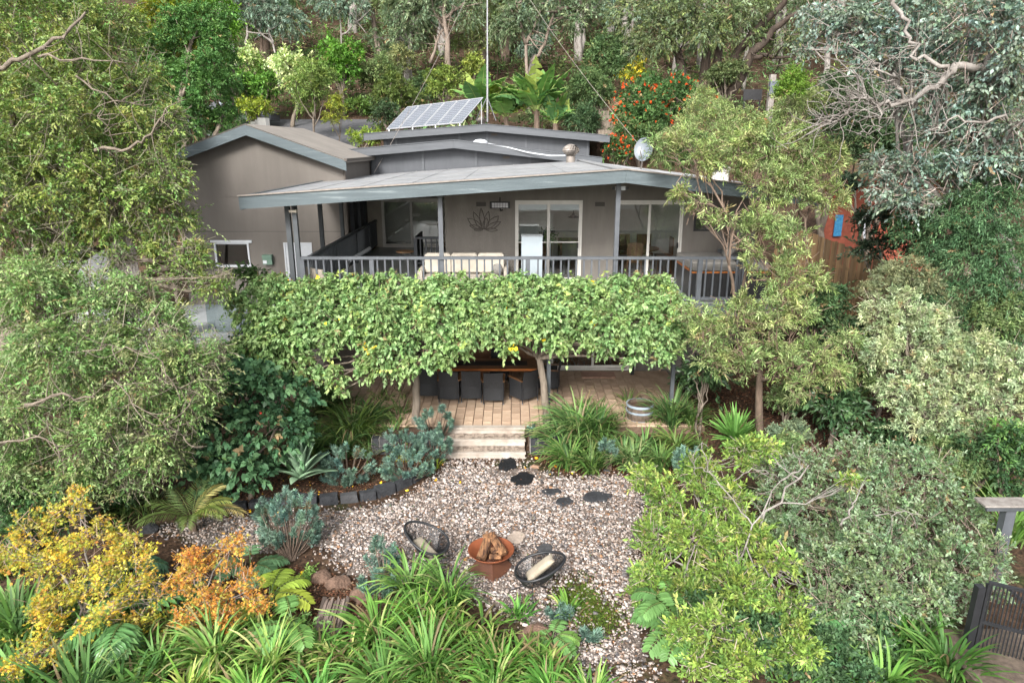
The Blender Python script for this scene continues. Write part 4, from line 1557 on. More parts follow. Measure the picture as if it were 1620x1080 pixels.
B('frame', dx1, dx1 + .05, WY - .02, WY + .06, TZ, dzt + .05, 'white_paint', dr)
B('frame', dx0, dx1, WY - .02, WY + .06, dzt, dzt + .05, 'white_paint', dr)
fh = .36
yf = WY - .45
RXe = R_[0]
MB().prism([(XL, zl - fh), (K[0], K[2] - fh), (K[0], K[2]), (XL, zl)], yf, yf + .05).build('fascia', 'fascia_blue', gw)
MB().prism([(K[0] + .003, K[2] - fh), (RXe, R_[2] - fh), (RXe, R_[2]), (K[0] + .003, K[2])], yf, yf + .05).build('fascia', 'fascia_blue', gw)
for s, xe, ze in ((-1, XL, zl), (1, RXe, R_[2])):
    MB().hexa([(K[0], yf + .05, K[2] - .1), (xe, yf + .05, ze - .1), (xe, 30.2, ze - .1), (K[0], 30.2, K[2] - .1)],
              [(K[0], yf - .03, K[2] + .005), (xe, yf - .03, ze + .005), (xe, 30.2, ze + .005), (K[0], 30.2, K[2] + .005)]).build('roof', 'roof_wing', gw)
    MB().bar((xe, yf - .03, ze - .0), (xe, 30.2, ze - .0), .09, .08).build('gutter', 'render_dark' if s > 0 else 'fascia_blue', gw)
MB().tube([(xr + .05, WY - .05, wz(xr)), (xr + .05, WY - .05, 1.5)], .045, 8).build('downpipe', 'render_dark', gw)
ch = B('chimney', P(412, 195, 29.5)[0], P(424, 195, 29.5)[0], 29.2, 29.7, K[2] - .5, P(418, 187, 29.5)[2], 'white_brick', gw)
x0 = P(399, 195, 29.5)[0]
for k, (a, b_, pz) in enumerate(((0, .18, 193), (.2, .36, 190))):
    B('chimney_block', x0 + a, x0 + b_, 29.3, 29.6, K[2] - .5, P(418, pz, 29.5)[2], 'white_brick', gw)
x, _, z = P(425, 410, WY)
bx = B('meter_box', x - .16, x + .16, WY - .16, WY - .002, z - .17, z + .17, 'box_green')
tag(bx, 'green meter box with a white sticker on the wing wall', 'meter box')
B('sticker', x - .15, x - .02, WY - .166, WY - .161, z - .13, z - .02, 'white_paint', bx)
B('lid', x - .17, x + .17, WY - .18, WY - .161, z + .06, z + .17, 'box_green', bx)

# terrace behind the big left tree
o = MB().slab([(-15, 18.6), (-7.1, 19.2), (-7.1, 24.0), (-15, 24.0)], 1.0, 1.5).build('paving', 'terrace_grey')
tag(o, 'pale grey terrace paving in front of the brown wing', None, kind='structure')
gf = thing('glass_fence', 'frameless glass fence round the terrace beyond the canopy', 'glass fence', (-8, 20, 1.5))
pts = [P(308, 480, 20.6), P(345, 480, 19.9), P(372, 480, 19.4)]
xs_ = [(-9.3, 20.2), (-8.2, 20.0), (-7.25, 19.9)]
for a, b_ in zip(xs_[:-1], xs_[1:]):
    MB().hexa([(a[0], a[1], 1.55), (b_[0] - .03, b_[1], 1.55), (b_[0] - .03, b_[1] + .012, 1.55), (a[0], a[1] + .012, 1.55)], [(a[0], a[1], 2.6), (b_[0] - .03, b_[1], 2.6), (b_[0] - .03, b_[1] + .012, 2.6), (a[0], a[1] + .012, 2.6)]).build('pane', 'glass_fence', gf)
    for t in (.2, .8):
        xx, yy = a[0] + (b_[0] - a[0]) * t, a[1] + (b_[1] - a[1]) * t
        B('spigot', xx - .025, xx + .025, yy - .03, yy + .04, 1.5, 1.68, 'steel', gf)
w = B('garden_wall', -15.5, -12.95, 21.8, 22.0, 1.5, P(150, 393, 21.8)[2], mat('wall_white', (.34, .345, .35), (.28, .285, .29), 2, .9))
tag(w, 'white rendered wall glimpsed through the drooping tree', 'wall')
tf = thing('lattice_screen', 'weathered timber screen at the end of the white wall', 'screen', P(210, 440, 22.0))
for k in range(9):
    x = -12.9 + k * .09
    z1 = P(200, 378 + k * -1.2, 22)[2]
    B('slat', x, x + .08, 21.9, 21.93, 1.5, z1, 'bark_silver', tf)
pt = thing('planter_pot', 'pale square planter pot with a hanging fern on the terrace', 'planter', P(278, 528, 19.6))
q = pt.location
MB().hexa([(q.x - .2, 19.4, 1.5), (q.x + .2, 19.4, 1.5), (q.x + .2, 19.8, 1.5), (q.x - .2, 19.8, 1.5)], [(q.x - .28, 19.32, 2.05), (q.x + .28, 19.32, 2.05), (q.x + .28, 19.88, 2.05), (q.x - .28, 19.88, 2.05)]).build('pot', 'cream', pt)
f = Fol(3)
f.blades((q.x, 19.6, 2.05), 130, .95, .035, [(.12, .17, .03), (.16, .18, .03), (.08, .12, .03)], e0=(40, 85), curl=(1.6, 2.8), r0=.18)
f.build('fern', 'leaf_satin', pt)
# ---------------------------------------------------------------- fire pit
fx, fy, _ = G(777, 906, 0)
fy += .12
fp = thing('fire_pit', 'rusty steel bowl fire pit on a tapered square pedestal', 'fire pit', (fx, fy, 0))
BZ = P(777, 868, fy)[2]      # rim height


def sq(c, h, r, rot):
    return [(c[0] + r * math.cos(rot + k * math.pi / 2), c[1] + r * math.sin(rot + k * math.pi / 2), h) for k in range(4)]


MB().hexa(sq((fx, fy), 0, .41, math.radians(-84)), sq((fx, fy), BZ - .13, .19, math.radians(-84))).build('pedestal', 'rust_dark', fp)
R0 = .385
prof = [(0.0, -.17), (.12, -.165), (.22, -.13), (.31, -.07), (R0, 0), (R0 + .012, .004), (R0 + .005, -.014), (.315, -.085), (.22, -.15), (.12, -.185), (.0, -.19)]
MB().lathe(prof, (fx, fy, BZ), 40).build('bowl', 'rust', fp, smooth_=True)
logs = [((-.17, -.20, -.07), (-.05, .10, .10), .16, .13), ((.01, .16, .14), (.22, -.13, -.04), .16, .12), ((-.14, .12, .12), (.07, .17, .16), .12, .11), ((-.02, -.14, -.08), (.18, -.17, -.06), .10, .09), ((.0, -.04, -.02), (.16, .02, -.02), .11, .10), ((.03, -.10, -.01), (.17, -.08, 0), .07, .06)]
LB = ['big split log on the left of the fire bowl', 'split log leaning on the right of the fire bowl', 'split log lying across the back of the fire bowl', 'short split log at the front of the fire bowl', 'log buried in the middle of the fire bowl', 'thin split stick between the logs of the fire bowl']
for i, (a, b_, w, h) in enumerate(logs):
    a = Vector((fx + a[0], fy + a[1], BZ + a[2] + .02))
    b_ = Vector((fx + b_[0], fy + b_[1], BZ + b_[2] + .02))
    d = (b_ - a).normalized()
    s = d.cross(Vector((.2, .1, 1))).normalized()
    u = s.cross(d)
    r = random.Random(i)
    prf = [(-.5, -.3), (.05, -.5), (.5, -.15), (.38, .4), (-.1, .5), (-.46, .28)]
    V = []
    for t in (0, .33, .66, 1):
        for p, q in prf:
            k = 1 + r.uniform(-.07, .07)
            V.append(a.lerp(b_, t) + s * (p * w * k) + u * (q * h * k))
    F_ = [tuple(range(6))[::-1], tuple(range(18, 24))]
    for j in range(3):
        for k in range(6):
            F_.append((j * 6 + k, j * 6 + (k + 1) % 6, (j + 1) * 6 + (k + 1) % 6, (j + 1) * 6 + k))
    m = bpy.data.materials.get('firewood_%d' % (i % 2))
    if not m:
        m = mat('firewood_%d' % (i % 2), (.22, .11, .05), (.035, .015, .008), 26, .9, .8, 40, c3=(.30, .17, .085), lo=.40, hi=.60, stretch=(1.0, .16, .35) if i % 2 == 0 else (.9, .3, .2))
    o = obj('firewood', V, F_, m)
    tag(o, LB[i], 'firewood', 'split logs in the fire pit')


# ---------------------------------------------------------------- string chairs and their cushions
def string_chair(label, c, face, tilt, roll, seed):
    """egg-shaped ring with strings drawn to a small base ring, on three thin legs. face: direction the sitter looks (deg)"""
    c = Vector(c)
    a = math.radians(face)
    fwd = Vector((math.cos(a), math.sin(a), 0))
    side = Vector((-math.sin(a), math.cos(a), 0))
    t = thing('string_chair', label, 'chair', (c.x, c.y, 0))
    back = (-fwd * math.cos(math.radians(tilt)) + Vector((0, 0, math.sin(math.radians(tilt)))))
    nrm = side.cross(back).normalized()
    if nrm.z < 0:
        nrm = -nrm
    ctr = c + Vector((0, 0, .52)) + back * .12
    ring = []
    n = 44
    for i in range(n):
        th = 2 * math.pi * i / n
        r_l = .47 if math.cos(th) > 0 else .36
        w = .33 * (1 - .10 * math.cos(th))
        ring.append(ctr + back * (r_l * math.cos(th)) + side * (w * math.sin(th)))
    rr = ring + ring[:2]
    MB().tube(rr, .021, 7, caps=False).build('ring', 'black_steel', t, smooth_=True)
    low = c + Vector((0, 0, .26)) - fwd * .04
    lr = [low + fwd * (.13 * math.cos(2 * math.pi * i / 16)) + side * (.12 * math.sin(2 * math.pi * i / 16)) for i in range(16)]
    MB().tube(lr + lr[:2], .009, 6, caps=False).build('base_ring', 'black_steel', t, smooth_=True)
    m = MB()
    N_ = 76
    for i in range(N_):
        f_ = i * n / N_
        k = int(f_)
        p = ring[k].lerp(ring[(k + 1) % n], f_ - k)
        th = 2 * math.pi * i / N_
        q = low - fwd * (.13 * math.cos(th)) + side * (.12 * math.sin(th))
        mid = p.lerp(q, .55) - nrm * .045
        m.tube([p, mid, q], .006, 3, caps=False)
    m.build('strings', 'black_steel', t)['kind'] = 'stuff'
    for k, an in enumerate((90, 210, 330)):
        an = math.radians(an)
        o = fwd * math.cos(an) + side * math.sin(an)
        foot = c + o * .36
        foot.z = .015
        MB().tube([low + o * .12, low + o * .05 + Vector((0, 0, -.03)), foot], .0085, 6).build('leg', 'black_steel', t)
        g = low + o * .12
        rp = min(ring, key=lambda v: (v - (c + o * .5 + Vector((0, 0, .4)))).length)
        MB().tube([g, rp], .0085, 6).build('strut', 'black_steel', t)
    return t, ctr, back, side, nrm, fwd, low


def cushion(label, c, u, v, n_, lu, lv, th):
    V, F_ = [], []
    m = 12
    for sgn in (1, -1):
        for i in range(m + 1):
            for j in range(m + 1):
                a, b_ = -1 + 2 * i / m, -1 + 2 * j / m
                hgt = ((1 - a ** 4) * (1 - b_ ** 4)) ** .5 * th / 2
                pin = 1 - .06 * (1 - abs(a) ** 2) * (abs(b_) ** 3) - .06 * (1 - abs(b_) ** 2) * (abs(a) ** 3)
                V.append(c + u * (a * lu / 2 * pin) + v * (b_ * lv / 2 * pin) + n_ * (sgn * (hgt + .004)))
        o = 0 if sgn == 1 else (m + 1) ** 2
        for i in range(m):
            for j in range(m):
                q = (o + i * (m + 1) + j, o + (i + 1) * (m + 1) + j, o + (i + 1) * (m + 1) + j + 1, o + i * (m + 1) + j + 1)
                F_.append(q if sgn == 1 else q[::-1])
    k2 = (m + 1) ** 2
    edge = [i for i in range(m + 1)] + [i * (m + 1) + m for i in range(1, m + 1)] + [m * (m + 1) + m - i for i in range(1, m + 1)] + [(m - i) * (m + 1) for i in range(1, m)]
    for a, b_ in zip(edge, edge[1:] + edge[:1]):
        F_.append((a, b_, b_ + k2, a + k2))
    o = obj('cushion', V, F_, M.get('cushion_cloth') or mat('cushion_cloth', (.31, .27, .21), (.25, .215, .16), 7, .9, .2, 60), smooth_=True)
    tag(o, label, 'cushion')
    return o


cA = G(688, 905, 0)
t, ctr, back, side, nrm, fwd, low = string_chair('black string chair left of the fire pit, with a long cream cushion', (cA[0], cA[1] + .1, 0), -22, 23, 0, 1)
cushion('cream cushion lying in the string chair left of the fire pit', low + Vector((0, 0, .12)) - fwd * .10 - side * .05, (side * .3 + back * .9).normalized(), (side - back * .3).normalized(), nrm, .58, .21, .11)
cB = G(838, 950, 0)
t, ctr, back, side, nrm, fwd, low = string_chair('black string chair right of the fire pit, seen from behind', (cB[0], cB[1] + .1, 0), 187, 17, 0, 2)
v2 = (back + Vector((0, 0, .5))).normalized()
cushion('cream cushion leaning in the string chair right of the fire pit', ctr + back * .05 + Vector((0, 0, -.045)), v2, side, v2.cross(side).normalized(), .56, .22, .11)

# ---------------------------------------------------------------- stepping stones
rng = np.random.default_rng(44)
ss = [(803, 735, 15, 9, 'black'), (827, 757, 18, 10, 'black'), (872, 777, 15, 5, 'slate'), (892, 793, 14, 6, 'slate'), (944, 788, 24, 8, 'slate'), (816, 854, 15, 9, 'tan'), (862, 873, 13, 9, 'grey')]
SL_ = ['black slate stepping stone nearest the steps', 'second black slate stepping stone below the steps', 'narrow slate stepping stone in the middle of the path', 'small oval slate stepping stone, fourth of the path', 'long slate stepping stone at the end of the path',
       'flat tan stone sunk in gravel behind the fire bowl', 'flat grey stone in gravel beside the right string chair']
for (px, py, rx, ry, c), lb in zip(ss, SL_):
    cx, cy, _ = G(px, py)
    k = pxm(cy, 0)
    a_ = rx / k
    b_ = abs(G(px, py - ry)[1] - G(px, py + ry)[1]) / 2
    n = 13
    poly = []
    for i in range(n):
        th = 2 * math.pi * i / n
        rr = 1 + rng.uniform(-.16, .16)
        poly.append((cx + a_ * rr * math.cos(th) + .15 * b_ * math.sin(th), cy + b_ * rr * math.sin(th)))
    z = h1(cx, cy)
    m = MB()
    V = [(x, y, z - .04) for x, y in poly] + [(x, y, z + .035 + rng.uniform(-.006, .006)) for x, y in poly] + [(cx + (x - cx) * .9, cy + (y - cy) * .9, z + .05 + rng.uniform(-.008, .008)) for x, y in poly] + [(cx, cy, z + .055)]
    F_ = []
    for i in range(n):
        j = (i + 1) % n
        F_ += [(i, j, n + j, n + i), (n + i, n + j, 2 * n + j, 2 * n + i), (2 * n + i, 2 * n + j, 3 * n)]
    mt = {'black': 'slate_black', 'slate': 'bluestone', 'tan': 'step_cream', 'grey': 'bluestone_light'}[c]
    if c == 'tan':
        mt = mat('sandstone', (.40, .33, .27), (.28, .22, .18), 6, .85, .4)
    tag(obj('stepping_stone', V, F_, mt), lb, 'stepping stone')

# garden rocks
def rock(px, py, w, label, mt, z=None, seed=0, flat=.6):
    r = np.random.default_rng(seed)
    x, y, _ = G(px, py, 0.05)
    zz = h1(x, y)
    k = w / pxm(y, 0) / 2
    b2 = bmesh.new()
    bmesh.ops.create_icosphere(b2, subdivisions=3, radius=1)
    V = np.array([v.co[:] for v in b2.verts])
    F_ = [tuple(v.index for v in f.verts) for f in b2.faces]
    b2.free()
    dirs = unit(r.normal(0, 1, (9, 3)))
    for d in dirs:
        dd = V @ d
        lim = r.uniform(.55, .85)
        V = V - np.clip(dd - lim, 0, None)[:, None] * d
    V = V * (1 + .05 * np.sin(V[:, [1]] * 9 + seed) * np.sin(V[:, [0]] * 7) + r.normal(0, .025, (len(V), 1)))
    V = V * np.array([k, k * .8, k * flat]) * 1.25 + np.array([x, y, zz + k * flat * .35])
    o = obj('rock', V, F_, mt)
    tag(o, label, 'rock')


mat('rock_brown', (.17, .105, .075), (.085, .052, .036), 8, .9, .8, 30, c3=(.10, .11, .05))
mat('rock_tan', (.38, .24, .16), (.24, .15, .10), 5, .85, .5, 30)
for i, a in enumerate([(508, 912, 30, 'brown rock at the left edge of the gravel, beside the big blue spurge', 'rock_brown'), (535, 922, 34, 'mossy brown rock between two smaller rocks at the gravel edge', 'rock_brown'), (572, 940, 40, 'dark lumpy rock beside the strap leaf clump', 'rock_brown'),
                       (845, 1000, 46, 'half buried brown rock behind the front strap leaves', 'rock_brown'), (846, 735, 12, 'small tan rock near the dark block wall', 'rock_tan'), (1008, 742, 20, 'tan rock at the edge of the right bed', 'rock_tan'), (1035, 752, 17, 'smaller tan rock beside the yellow green shrub', 'rock_tan'),
                       (868, 743, 9, 'small grey rock near the stepping stones', 'bluestone_light'), (960, 744, 10, 'small grey green rock under the right strap leaves', 'bluestone_light'), (235, 838, 26, 'grey boulder at the left end of the gravel', 'bluestone'),
                       (90, 770, 50, 'dark boulder under the drooping tree', 'bluestone')]):
    rock(*a, seed=70 + i)

# weathered tree stump / slab in front
x, y, _ = G(525, 985, 0)
st_ = MB()
r = random.Random(5)
for i in range(9):
    xx = x - .20 + i * .045
    st_.hexa([(xx, y - .32 + r.uniform(-.06, .05), -.02), (xx + .048, y - .32 + r.uniform(-.05, .05), -.02), (xx + .05, y + .3, -.02), (xx, y + .3, -.02)],
             [(xx + .004, y - .30 + r.uniform(-.06, .05), .07 + r.uniform(0, .05)), (xx + .044, y - .30, .07 + r.uniform(0, .05)), (xx + .046, y + .3 + r.uniform(-.08, .08), .22 + r.uniform(-.03, .04)), (xx + .004, y + .3 + r.uniform(-.08, .08), .22 + r.uniform(-.03, .04))])
tag(st_.build('tree_stump', mat('dead_wood', (.24, .19, .16), (.11, .08, .065), 6, .95, .8, 30, stretch=(5, .5, 1))), 'weathered grey split stump among the fallen leaves', 'stump')

# ---------------------------------------------------------------- dining set on the patio
TXa, TXb, TY = P(672, 600, 17.6)[0], P(852, 600, 17.6)[0], 18.05
tb = thing('dining_table', 'long black and brown outdoor dining table with an orange edge', 'table', ((TXa + TXb) / 2, TY, PZ))
MB().box(TXa, TXb, TY - .48, TY + .48, PZ + .70, PZ + .74).build('tabletop', 'brown_wood', tb)
B('edge_trim', TXa, TXb, TY - .505, TY - .482, PZ + .69, PZ + .745, 'orange_timber', tb)
B('runner', TXa + .3, TXb - .3, TY - .2, TY + .2, PZ + .745, PZ + .75, 'black', tb)
for a in (TXa + .12, TXb - .12):
    for b_ in (TY - .38, TY + .38):
        B('leg', a - .04, a + .04, b_ - .04, b_ + .04, PZ, PZ + .70, 'black', tb)


def wicker_chair(label):
    c = thing('wicker_chair', label, 'chair', (0, 0, 0), 'black wicker chairs round the patio table')
    # local frame: back towards -y (towards the camera), seat ahead
    m = MB()
    n = 8
    V, F_ = [], []
    for i in range(n + 1):
        t = i / n
        x = -.25 + .5 * t
        bow = -.035 * (1 - (2 * t - 1) ** 2)
        for (z, yy) in ((.12, -.27), (.45, -.27), (.90, -.36)):
            V.append((x, yy + bow, z))
    for i in range(n):
        for j in range(2):
            a = i * 3 + j
            F_.append((a, a + 3, a + 4, a + 1))
    V2 = [(x, y + .03, z) for x, y, z in V]
    k = len(V)
    F2 = [tuple(v + k for v in f)[::-1] for f in F_]
    rim = [(i * 3 + 2, (i + 1) * 3 + 2, (i + 1) * 3 + 2 + k, i * 3 + 2 + k) for i in range(n)] + [((i + 1) * 3, i * 3, i * 3 + k, (i + 1) * 3 + k) for i in range(n)] + [(0, 1, 1 + k, k), (1, 2, 2 + k, 1 + k), (n * 3 + 1, n * 3, n * 3 + k, n * 3 + 1 + k), (n * 3 + 2, n * 3 + 1, n * 3 + 1 + k, n * 3 + 2 + k)]
    obj('backrest', V + V2, F_ + F2 + rim, 'black_wicker', c)
    B('seat', -.245, .245, -.235, .27, .36, .45, 'black_wicker', c)
    B('apron', -.235, .235, .24, .262, .12, .355, 'black_wicker', c)
    for s in (-1, 1):
        B('side_panel', s * .262 - .012, s * .262 + .012, -.24, .25, .12, .62, 'black_wicker', c)
        MB().hexa([(s * .27 - .03, -.30, .63), (s * .27 + .03, -.30, .63), (s * .27 + .03, .28, .645), (s * .27 - .03, .28, .645)], [(s * .27 - .03, -.30, .655), (s * .27 + .03, -.30, .655), (s * .27 + .03, .28, .67), (s * .27 - .03, .28, .67)]).build('armrest', 'orange_timber' if False else 'brown_wood', c)
        for yy in (-.29, .25):
            l_ = MB().tube([(s * .26, yy, .03), (s * .26, yy, .62)], .016, 6).build('leg', 'black_steel', c)
            MB().tube([(s * .26, yy, 0), (s * .26, yy, .035)], .018, 8).build('foot', 'steel', l_)
    return c


spots = [(679, 612, 17.45, 0, 'black wicker chair at the left end of the patio table, half behind the trunk'), (711, 625, 17.2, 0, 'first full black wicker chair from the left on the near side'), (746, 622, 17.25, 1, 'second full black wicker chair from the left on the near side'),
         (781, 628, 17.1, -1, 'middle black wicker chair standing slightly forward of the rest'), (828, 625, 17.2, 38, 'black wicker chair turned sideways beside the leaning trunk'), (867, 600, 18.0, 82, 'black wicker chair at the right end of the table behind the post')]
proto = wicker_chair(spots[0][4])
for i, (px, py, y, rot, lb) in enumerate(spots + [(720, 0, 18.75, 180, 'black wicker chair across the table, left one of the far side'), (790, 0, 18.75, 180, 'black wicker chair across the table, right one of the far side')]):
    c = proto if i == 0 else copy_tree(proto)
    c.location = (P(px, 600, y)[0], y, PZ)
    c.rotation_euler = (0, 0, math.radians(rot))
    c['label'] = lb

# timber bar / low dark wall behind the table
B('wall', P(700, 560, 19.5)[0], P(850, 560, 19.5)[0], 19.5, 19.64, PZ, 1.6, 'brown_wood', house, label='slatted brown panel behind the patio table')

# barrel planter
bx_, by_, _ = G(1011, 668, .32)
bz_ = h1(bx_, by_)
bp = thing('barrel_planter', 'half wine barrel planter with pale blue hoops at the patio corner', 'planter', (bx_, by_, bz_))
TH = P(1011, 637, by_)[2] - bz_
MB().lathe([(.0, 0), (.27, 0), (.33, TH * .5), (.30, TH), (.27, TH), (.27, TH - .1), (0, TH - .1)], (bx_, by_, bz_), 28).build('barrel', 'barrel_wood', bp, smooth_=False)
for z0, z1 in ((TH * .90, TH * 1.0), (TH * .62, TH * .70), (TH * .2, TH * .28)):
    r0_, r1_ = (.30 if z0 > TH * .6 else .31) + .014, .318
    r0_ = .27 + .06 * math.sin(min(1, z0 / TH * 1.0) * 2.2) + .014
    MB().lathe([(r0_ + .003, z0), (r0_ + .003, z1), (r0_ - .02, z1)], (bx_, by_, bz_), 28).build('hoop', 'barrel_hoop', bp)
MB().lathe([(0, TH - .06), (.265, TH - .06)], (bx_, by_, bz_), 20).build('soil', 'soil', bp)

# ---------------------------------------------------------------- on the deck
sx0, sx1 = P(664, 408, 18.5)[0], P(803, 408, 18.5)[0]
sf = thing('outdoor_sofa', 'long cream cushioned outdoor sofa against the deck wall', 'sofa', ((sx0 + sx1) / 2, 18.6, FLZ))
B('frame', sx0, sx1, 18.1, 18.95, FLZ + .05, FLZ + .28, 'black_wicker', sf)
B('frame', sx0 - .02, sx0 + .10, 18.1, 18.95, FLZ + .28, FLZ + .62, 'sofa_cream', sf)
B('frame', sx1 - .10, sx1 + .02, 18.1, 18.95, FLZ + .28, FLZ + .62, 'sofa_cream', sf)
w3 = (sx1 - sx0 - .2) / 3


def soft_box(name, x0, x1, y0, y1, z0, z1, mt, par, b=.05, label=None):
    m = MB()
    zs = [(z0, b), (z0 + b, 0), (z1 - b, 0), (z1, b)]
    V, F_ = [], []
    for z, i in zs:
        V += [(x0 + i, y0 + i, z), (x1 - i, y0 + i, z), (x1 - i, y1 - i, z), (x0 + i, y1 - i, z)]
    F_ = [(3, 2, 1, 0), (12, 13, 14, 15)]
    for j in range(3):
        for k in range(4):
            F_.append((j * 4 + k, j * 4 + (k + 1) % 4, (j + 1) * 4 + (k + 1) % 4, (j + 1) * 4 + k))
    return obj(name, V, F_, mt, par, smooth_=False, label=label)


for i in range(3):
    a = sx0 + .1 + w3 * i
    soft_box('seat_cushion', a + .006, a + w3 - .006, 18.12, 18.7, FLZ + .285, FLZ + .44, 'sofa_cream', sf, .03)
    soft_box('back_cushion', a + .01, a + w3 - .01, 18.68, 18.92, FLZ + .445, P(730, 400, 18.8)[2], 'sofa_cream', sf, .05)
x = P(787, 412, 18.3)[0]
o = MB().lathe([(0, -.16), (.10, -.13), (.16, 0), (.10, .13), (0, .16)], (x, 18.4, FLZ + .61), 18).build('round_pillow', 'fabric_grey', smooth_=True)
tag(o, 'grey round pillow at the right end of the cream sofa', 'pillow')
# outdoor fridge
a, b_ = P(825, 400, 18.3)[0], P(858, 400, 18.3)[0]
fz = P(840, 375, 18.3)[2]
fg = thing('drinks_cabinet', 'pale blue grey upright panel cabinet in front of the sliding door', 'cabinet', ((a + b_) / 2, 18.5, FLZ))
B('cabinet_body', a, b_, 18.3, 18.75, FLZ + .18, fz, 'fridge_pale', fg)
B('lid', a - .01, b_ + .01, 18.285, 18.76, fz + .001, fz + .02, 'fridge_pale', fg)
for s in (a + .05, b_ - .05):
    B('leg', s - .03, s + .03, 18.35, 18.4, FLZ, FLZ + .178, 'black', fg)
o = MB().lathe([(.13, 0), (.14, .02), (.14, .16), (.10, .19), (0, .20)], (a - .22, 18.5, FLZ), 16).build('speaker', 'black')
tag(o, 'small black round speaker on the deck left of the pale cabinet', 'speaker')
# side table and lounge chair at the left
x, y, z = G(641, 397, FLZ + .45)
sdt = thing('side_table', 'small round orange topped table at the back of the deck', 'side table', (x, y, FLZ))
MB().lathe([(0, .0), (.30, .0), (.30, .03), (0, .03)], (x, y, FLZ + .42), 24).build('table_top', mat('table_orange', (.55, .32, .17), (.46, .26, .13), 4, .5), sdt)
for k in range(3):
    an = k * 2.1
    MB().tube([(x + .2 * math.cos(an), y + .2 * math.sin(an), FLZ + .42), (x + .26 * math.cos(an), y + .26 * math.sin(an), FLZ)], .012, 6).build('leg', 'black_steel', sdt)
x = P(505, 425, 18.0)[0]
lch = thing('lounge_chair', 'low beige lounge chair behind the left end of the railing', 'chair', (x, 18.0, FLZ))
MB().hexa([(x - .3, 17.6, FLZ + .32), (x + .3, 17.6, FLZ + .32), (x + .3, 18.2, FLZ + .25), (x - .3, 18.2, FLZ + .25)], [(x - .3, 17.6, FLZ + .40), (x + .3, 17.6, FLZ + .40), (x + .3, 18.2, FLZ + .33), (x - .3, 18.2, FLZ + .33)]).build('seat', 'cream', lch)
MB().hexa([(x - .3, 17.45, FLZ + .38), (x + .3, 17.45, FLZ + .38), (x + .3, 17.53, FLZ + .38), (x - .3, 17.53, FLZ + .38)], [(x - .28, 17.3, FLZ + .88), (x + .28, 17.3, FLZ + .78), (x + .28, 17.38, FLZ + .78), (x - .28, 17.38, FLZ + .88)]).build('backrest', 'cream', lch)
for s in (-.27, .27):
    for yy in (17.6, 18.15):
        B('leg', x + s - .02, x + s + .02, yy - .02, yy + .02, FLZ, FLZ + .3, 'black', lch)
a_, b2_ = Vector(P(553, 412, 21.0)), Vector(P(585, 393, 22.4))
o = MB().tube([a_, b2_], .06, 8).build('rolled_umbrella', 'white_paint')
o2 = MB().tube([(a_.x - .1, a_.y, FLZ), tuple(a_)], .02, 6).build('pole', 'steel', o)
tag(o, 'rolled white umbrella leaning by the left railing', 'umbrella')
# daybed
x0, x1 = P(1082, 410, 18.4)[0], P(1082, 410, 18.4)[0] + 1.95
dz_ = P(1110, 407, 18.3)[2]
db = thing('daybed', 'dark framed daybed with a grey mattress at the right end of the deck', 'daybed', ((x0 + x1) / 2, 18.4, FLZ))
B('frame', x0, x1, 17.45, 19.25, FLZ, dz_ - .28, 'black', db)
B('edge_trim', x0 - .01, x1, 17.44, 19.25, dz_ - .278, dz_ - .24, 'orange_timber', db)
soft_box('mattress', x0, x1, 17.46, 19.24, dz_ - .238, dz_, 'fabric_grey', db, .03)
for i, (ax, ay) in enumerate(((1.25, .5), (1.55, 1.1))):
    c = Vector((x0 + ax, 17.9 + ay, dz_ + .22))
    u = Vector((.55, -.15, .75)).normalized()
    v = Vector((.2, 1, 0)).normalized()
    o = cushion(['grey pillow propped on the daybed', 'grey pillow behind the other one on the daybed'][i], c, u, v, u.cross(v).normalized(), .62, .62, .2)
    o.name = 'pillow'
    o['category'] = 'pillow'
    o.data.materials.clear()
    o.data.materials.append(M['fabric_grey'])

# ---------------------------------------------------------------- inside the rooms
def chair_in(x, y, z, mt, label, rot=0, group=None):
    c = thing('dining_chair', label, 'chair', (x, y, z), group)
    o = origin[c.name]
    origin[c.name] = Vector((0, 0, 0))
    B('seat', -.24, .24, -.24, .24, .44, .50, mt, c)
    B('backrest', -.24, .24, .22, .26, .52, 1.05, mt, c)
    for a in (-.21, .21):
        for b_ in (-.21, .21):
            B('leg', a - .02, a + .02, b_ - .02, b_ + .02, 0, .44, 'steel' if mt == 'white_paint' else mt, c)
    c.rotation_euler = (0, 0, math.radians(rot))
    origin[c.name] = o
    return c


chair_in(P(880, 390, 21.2)[0], 21.2, FLZ, 'white_paint', 'white chair inside the room behind the left sliding door', 100)
it = thing('dining_table', 'dark indoor table behind the sliding doors', 'table', (2.7, 23.4, FLZ))
B('tabletop', 1.6, 3.0, 22.9, 23.9, FLZ + .72, FLZ + .76, 'brown_wood', it)
for a in (1.65, 2.95):
    for b_ in (22.95, 23.85):
        B('leg', a - .04, a + .04, b_ - .04, b_ + .04, FLZ, FLZ + .72, 'brown_wood', it)
px_l = P(907, 350, 22.5)
pl_ = thing('pendant_lamp', 'dark pendant lamp hanging inside behind the left sliding door', 'lamp', (px_l[0], 22.5, FLZ + 1.75))
MB().tube([(px_l[0], 22.5, FLZ + 1.7), (px_l[0], 22.5, 5.75)], .012, 5).build('cord', 'black', pl_)
MB().lathe([(.04, .12), (.06, .08), (.20, 0), (.19, 0), (.05, .07)], (px_l[0], 22.5, FLZ + 1.6), 18).build('lamp_shade', 'black', pl_)
pn = thing('house_plant', 'leafy pot plant inside on the white brick ledge', 'plant', (1.15, 22.3, FLZ + .85))
B('pot', 1.05, 1.25, 22.2, 22.4, FLZ + .85, FLZ + 1.0, 'black', pn)
f = Fol(9)
r = np.random.default_rng(9)
d = unit(r.normal(0, 1, (60, 3)) + np.array([0, 0, .8]))
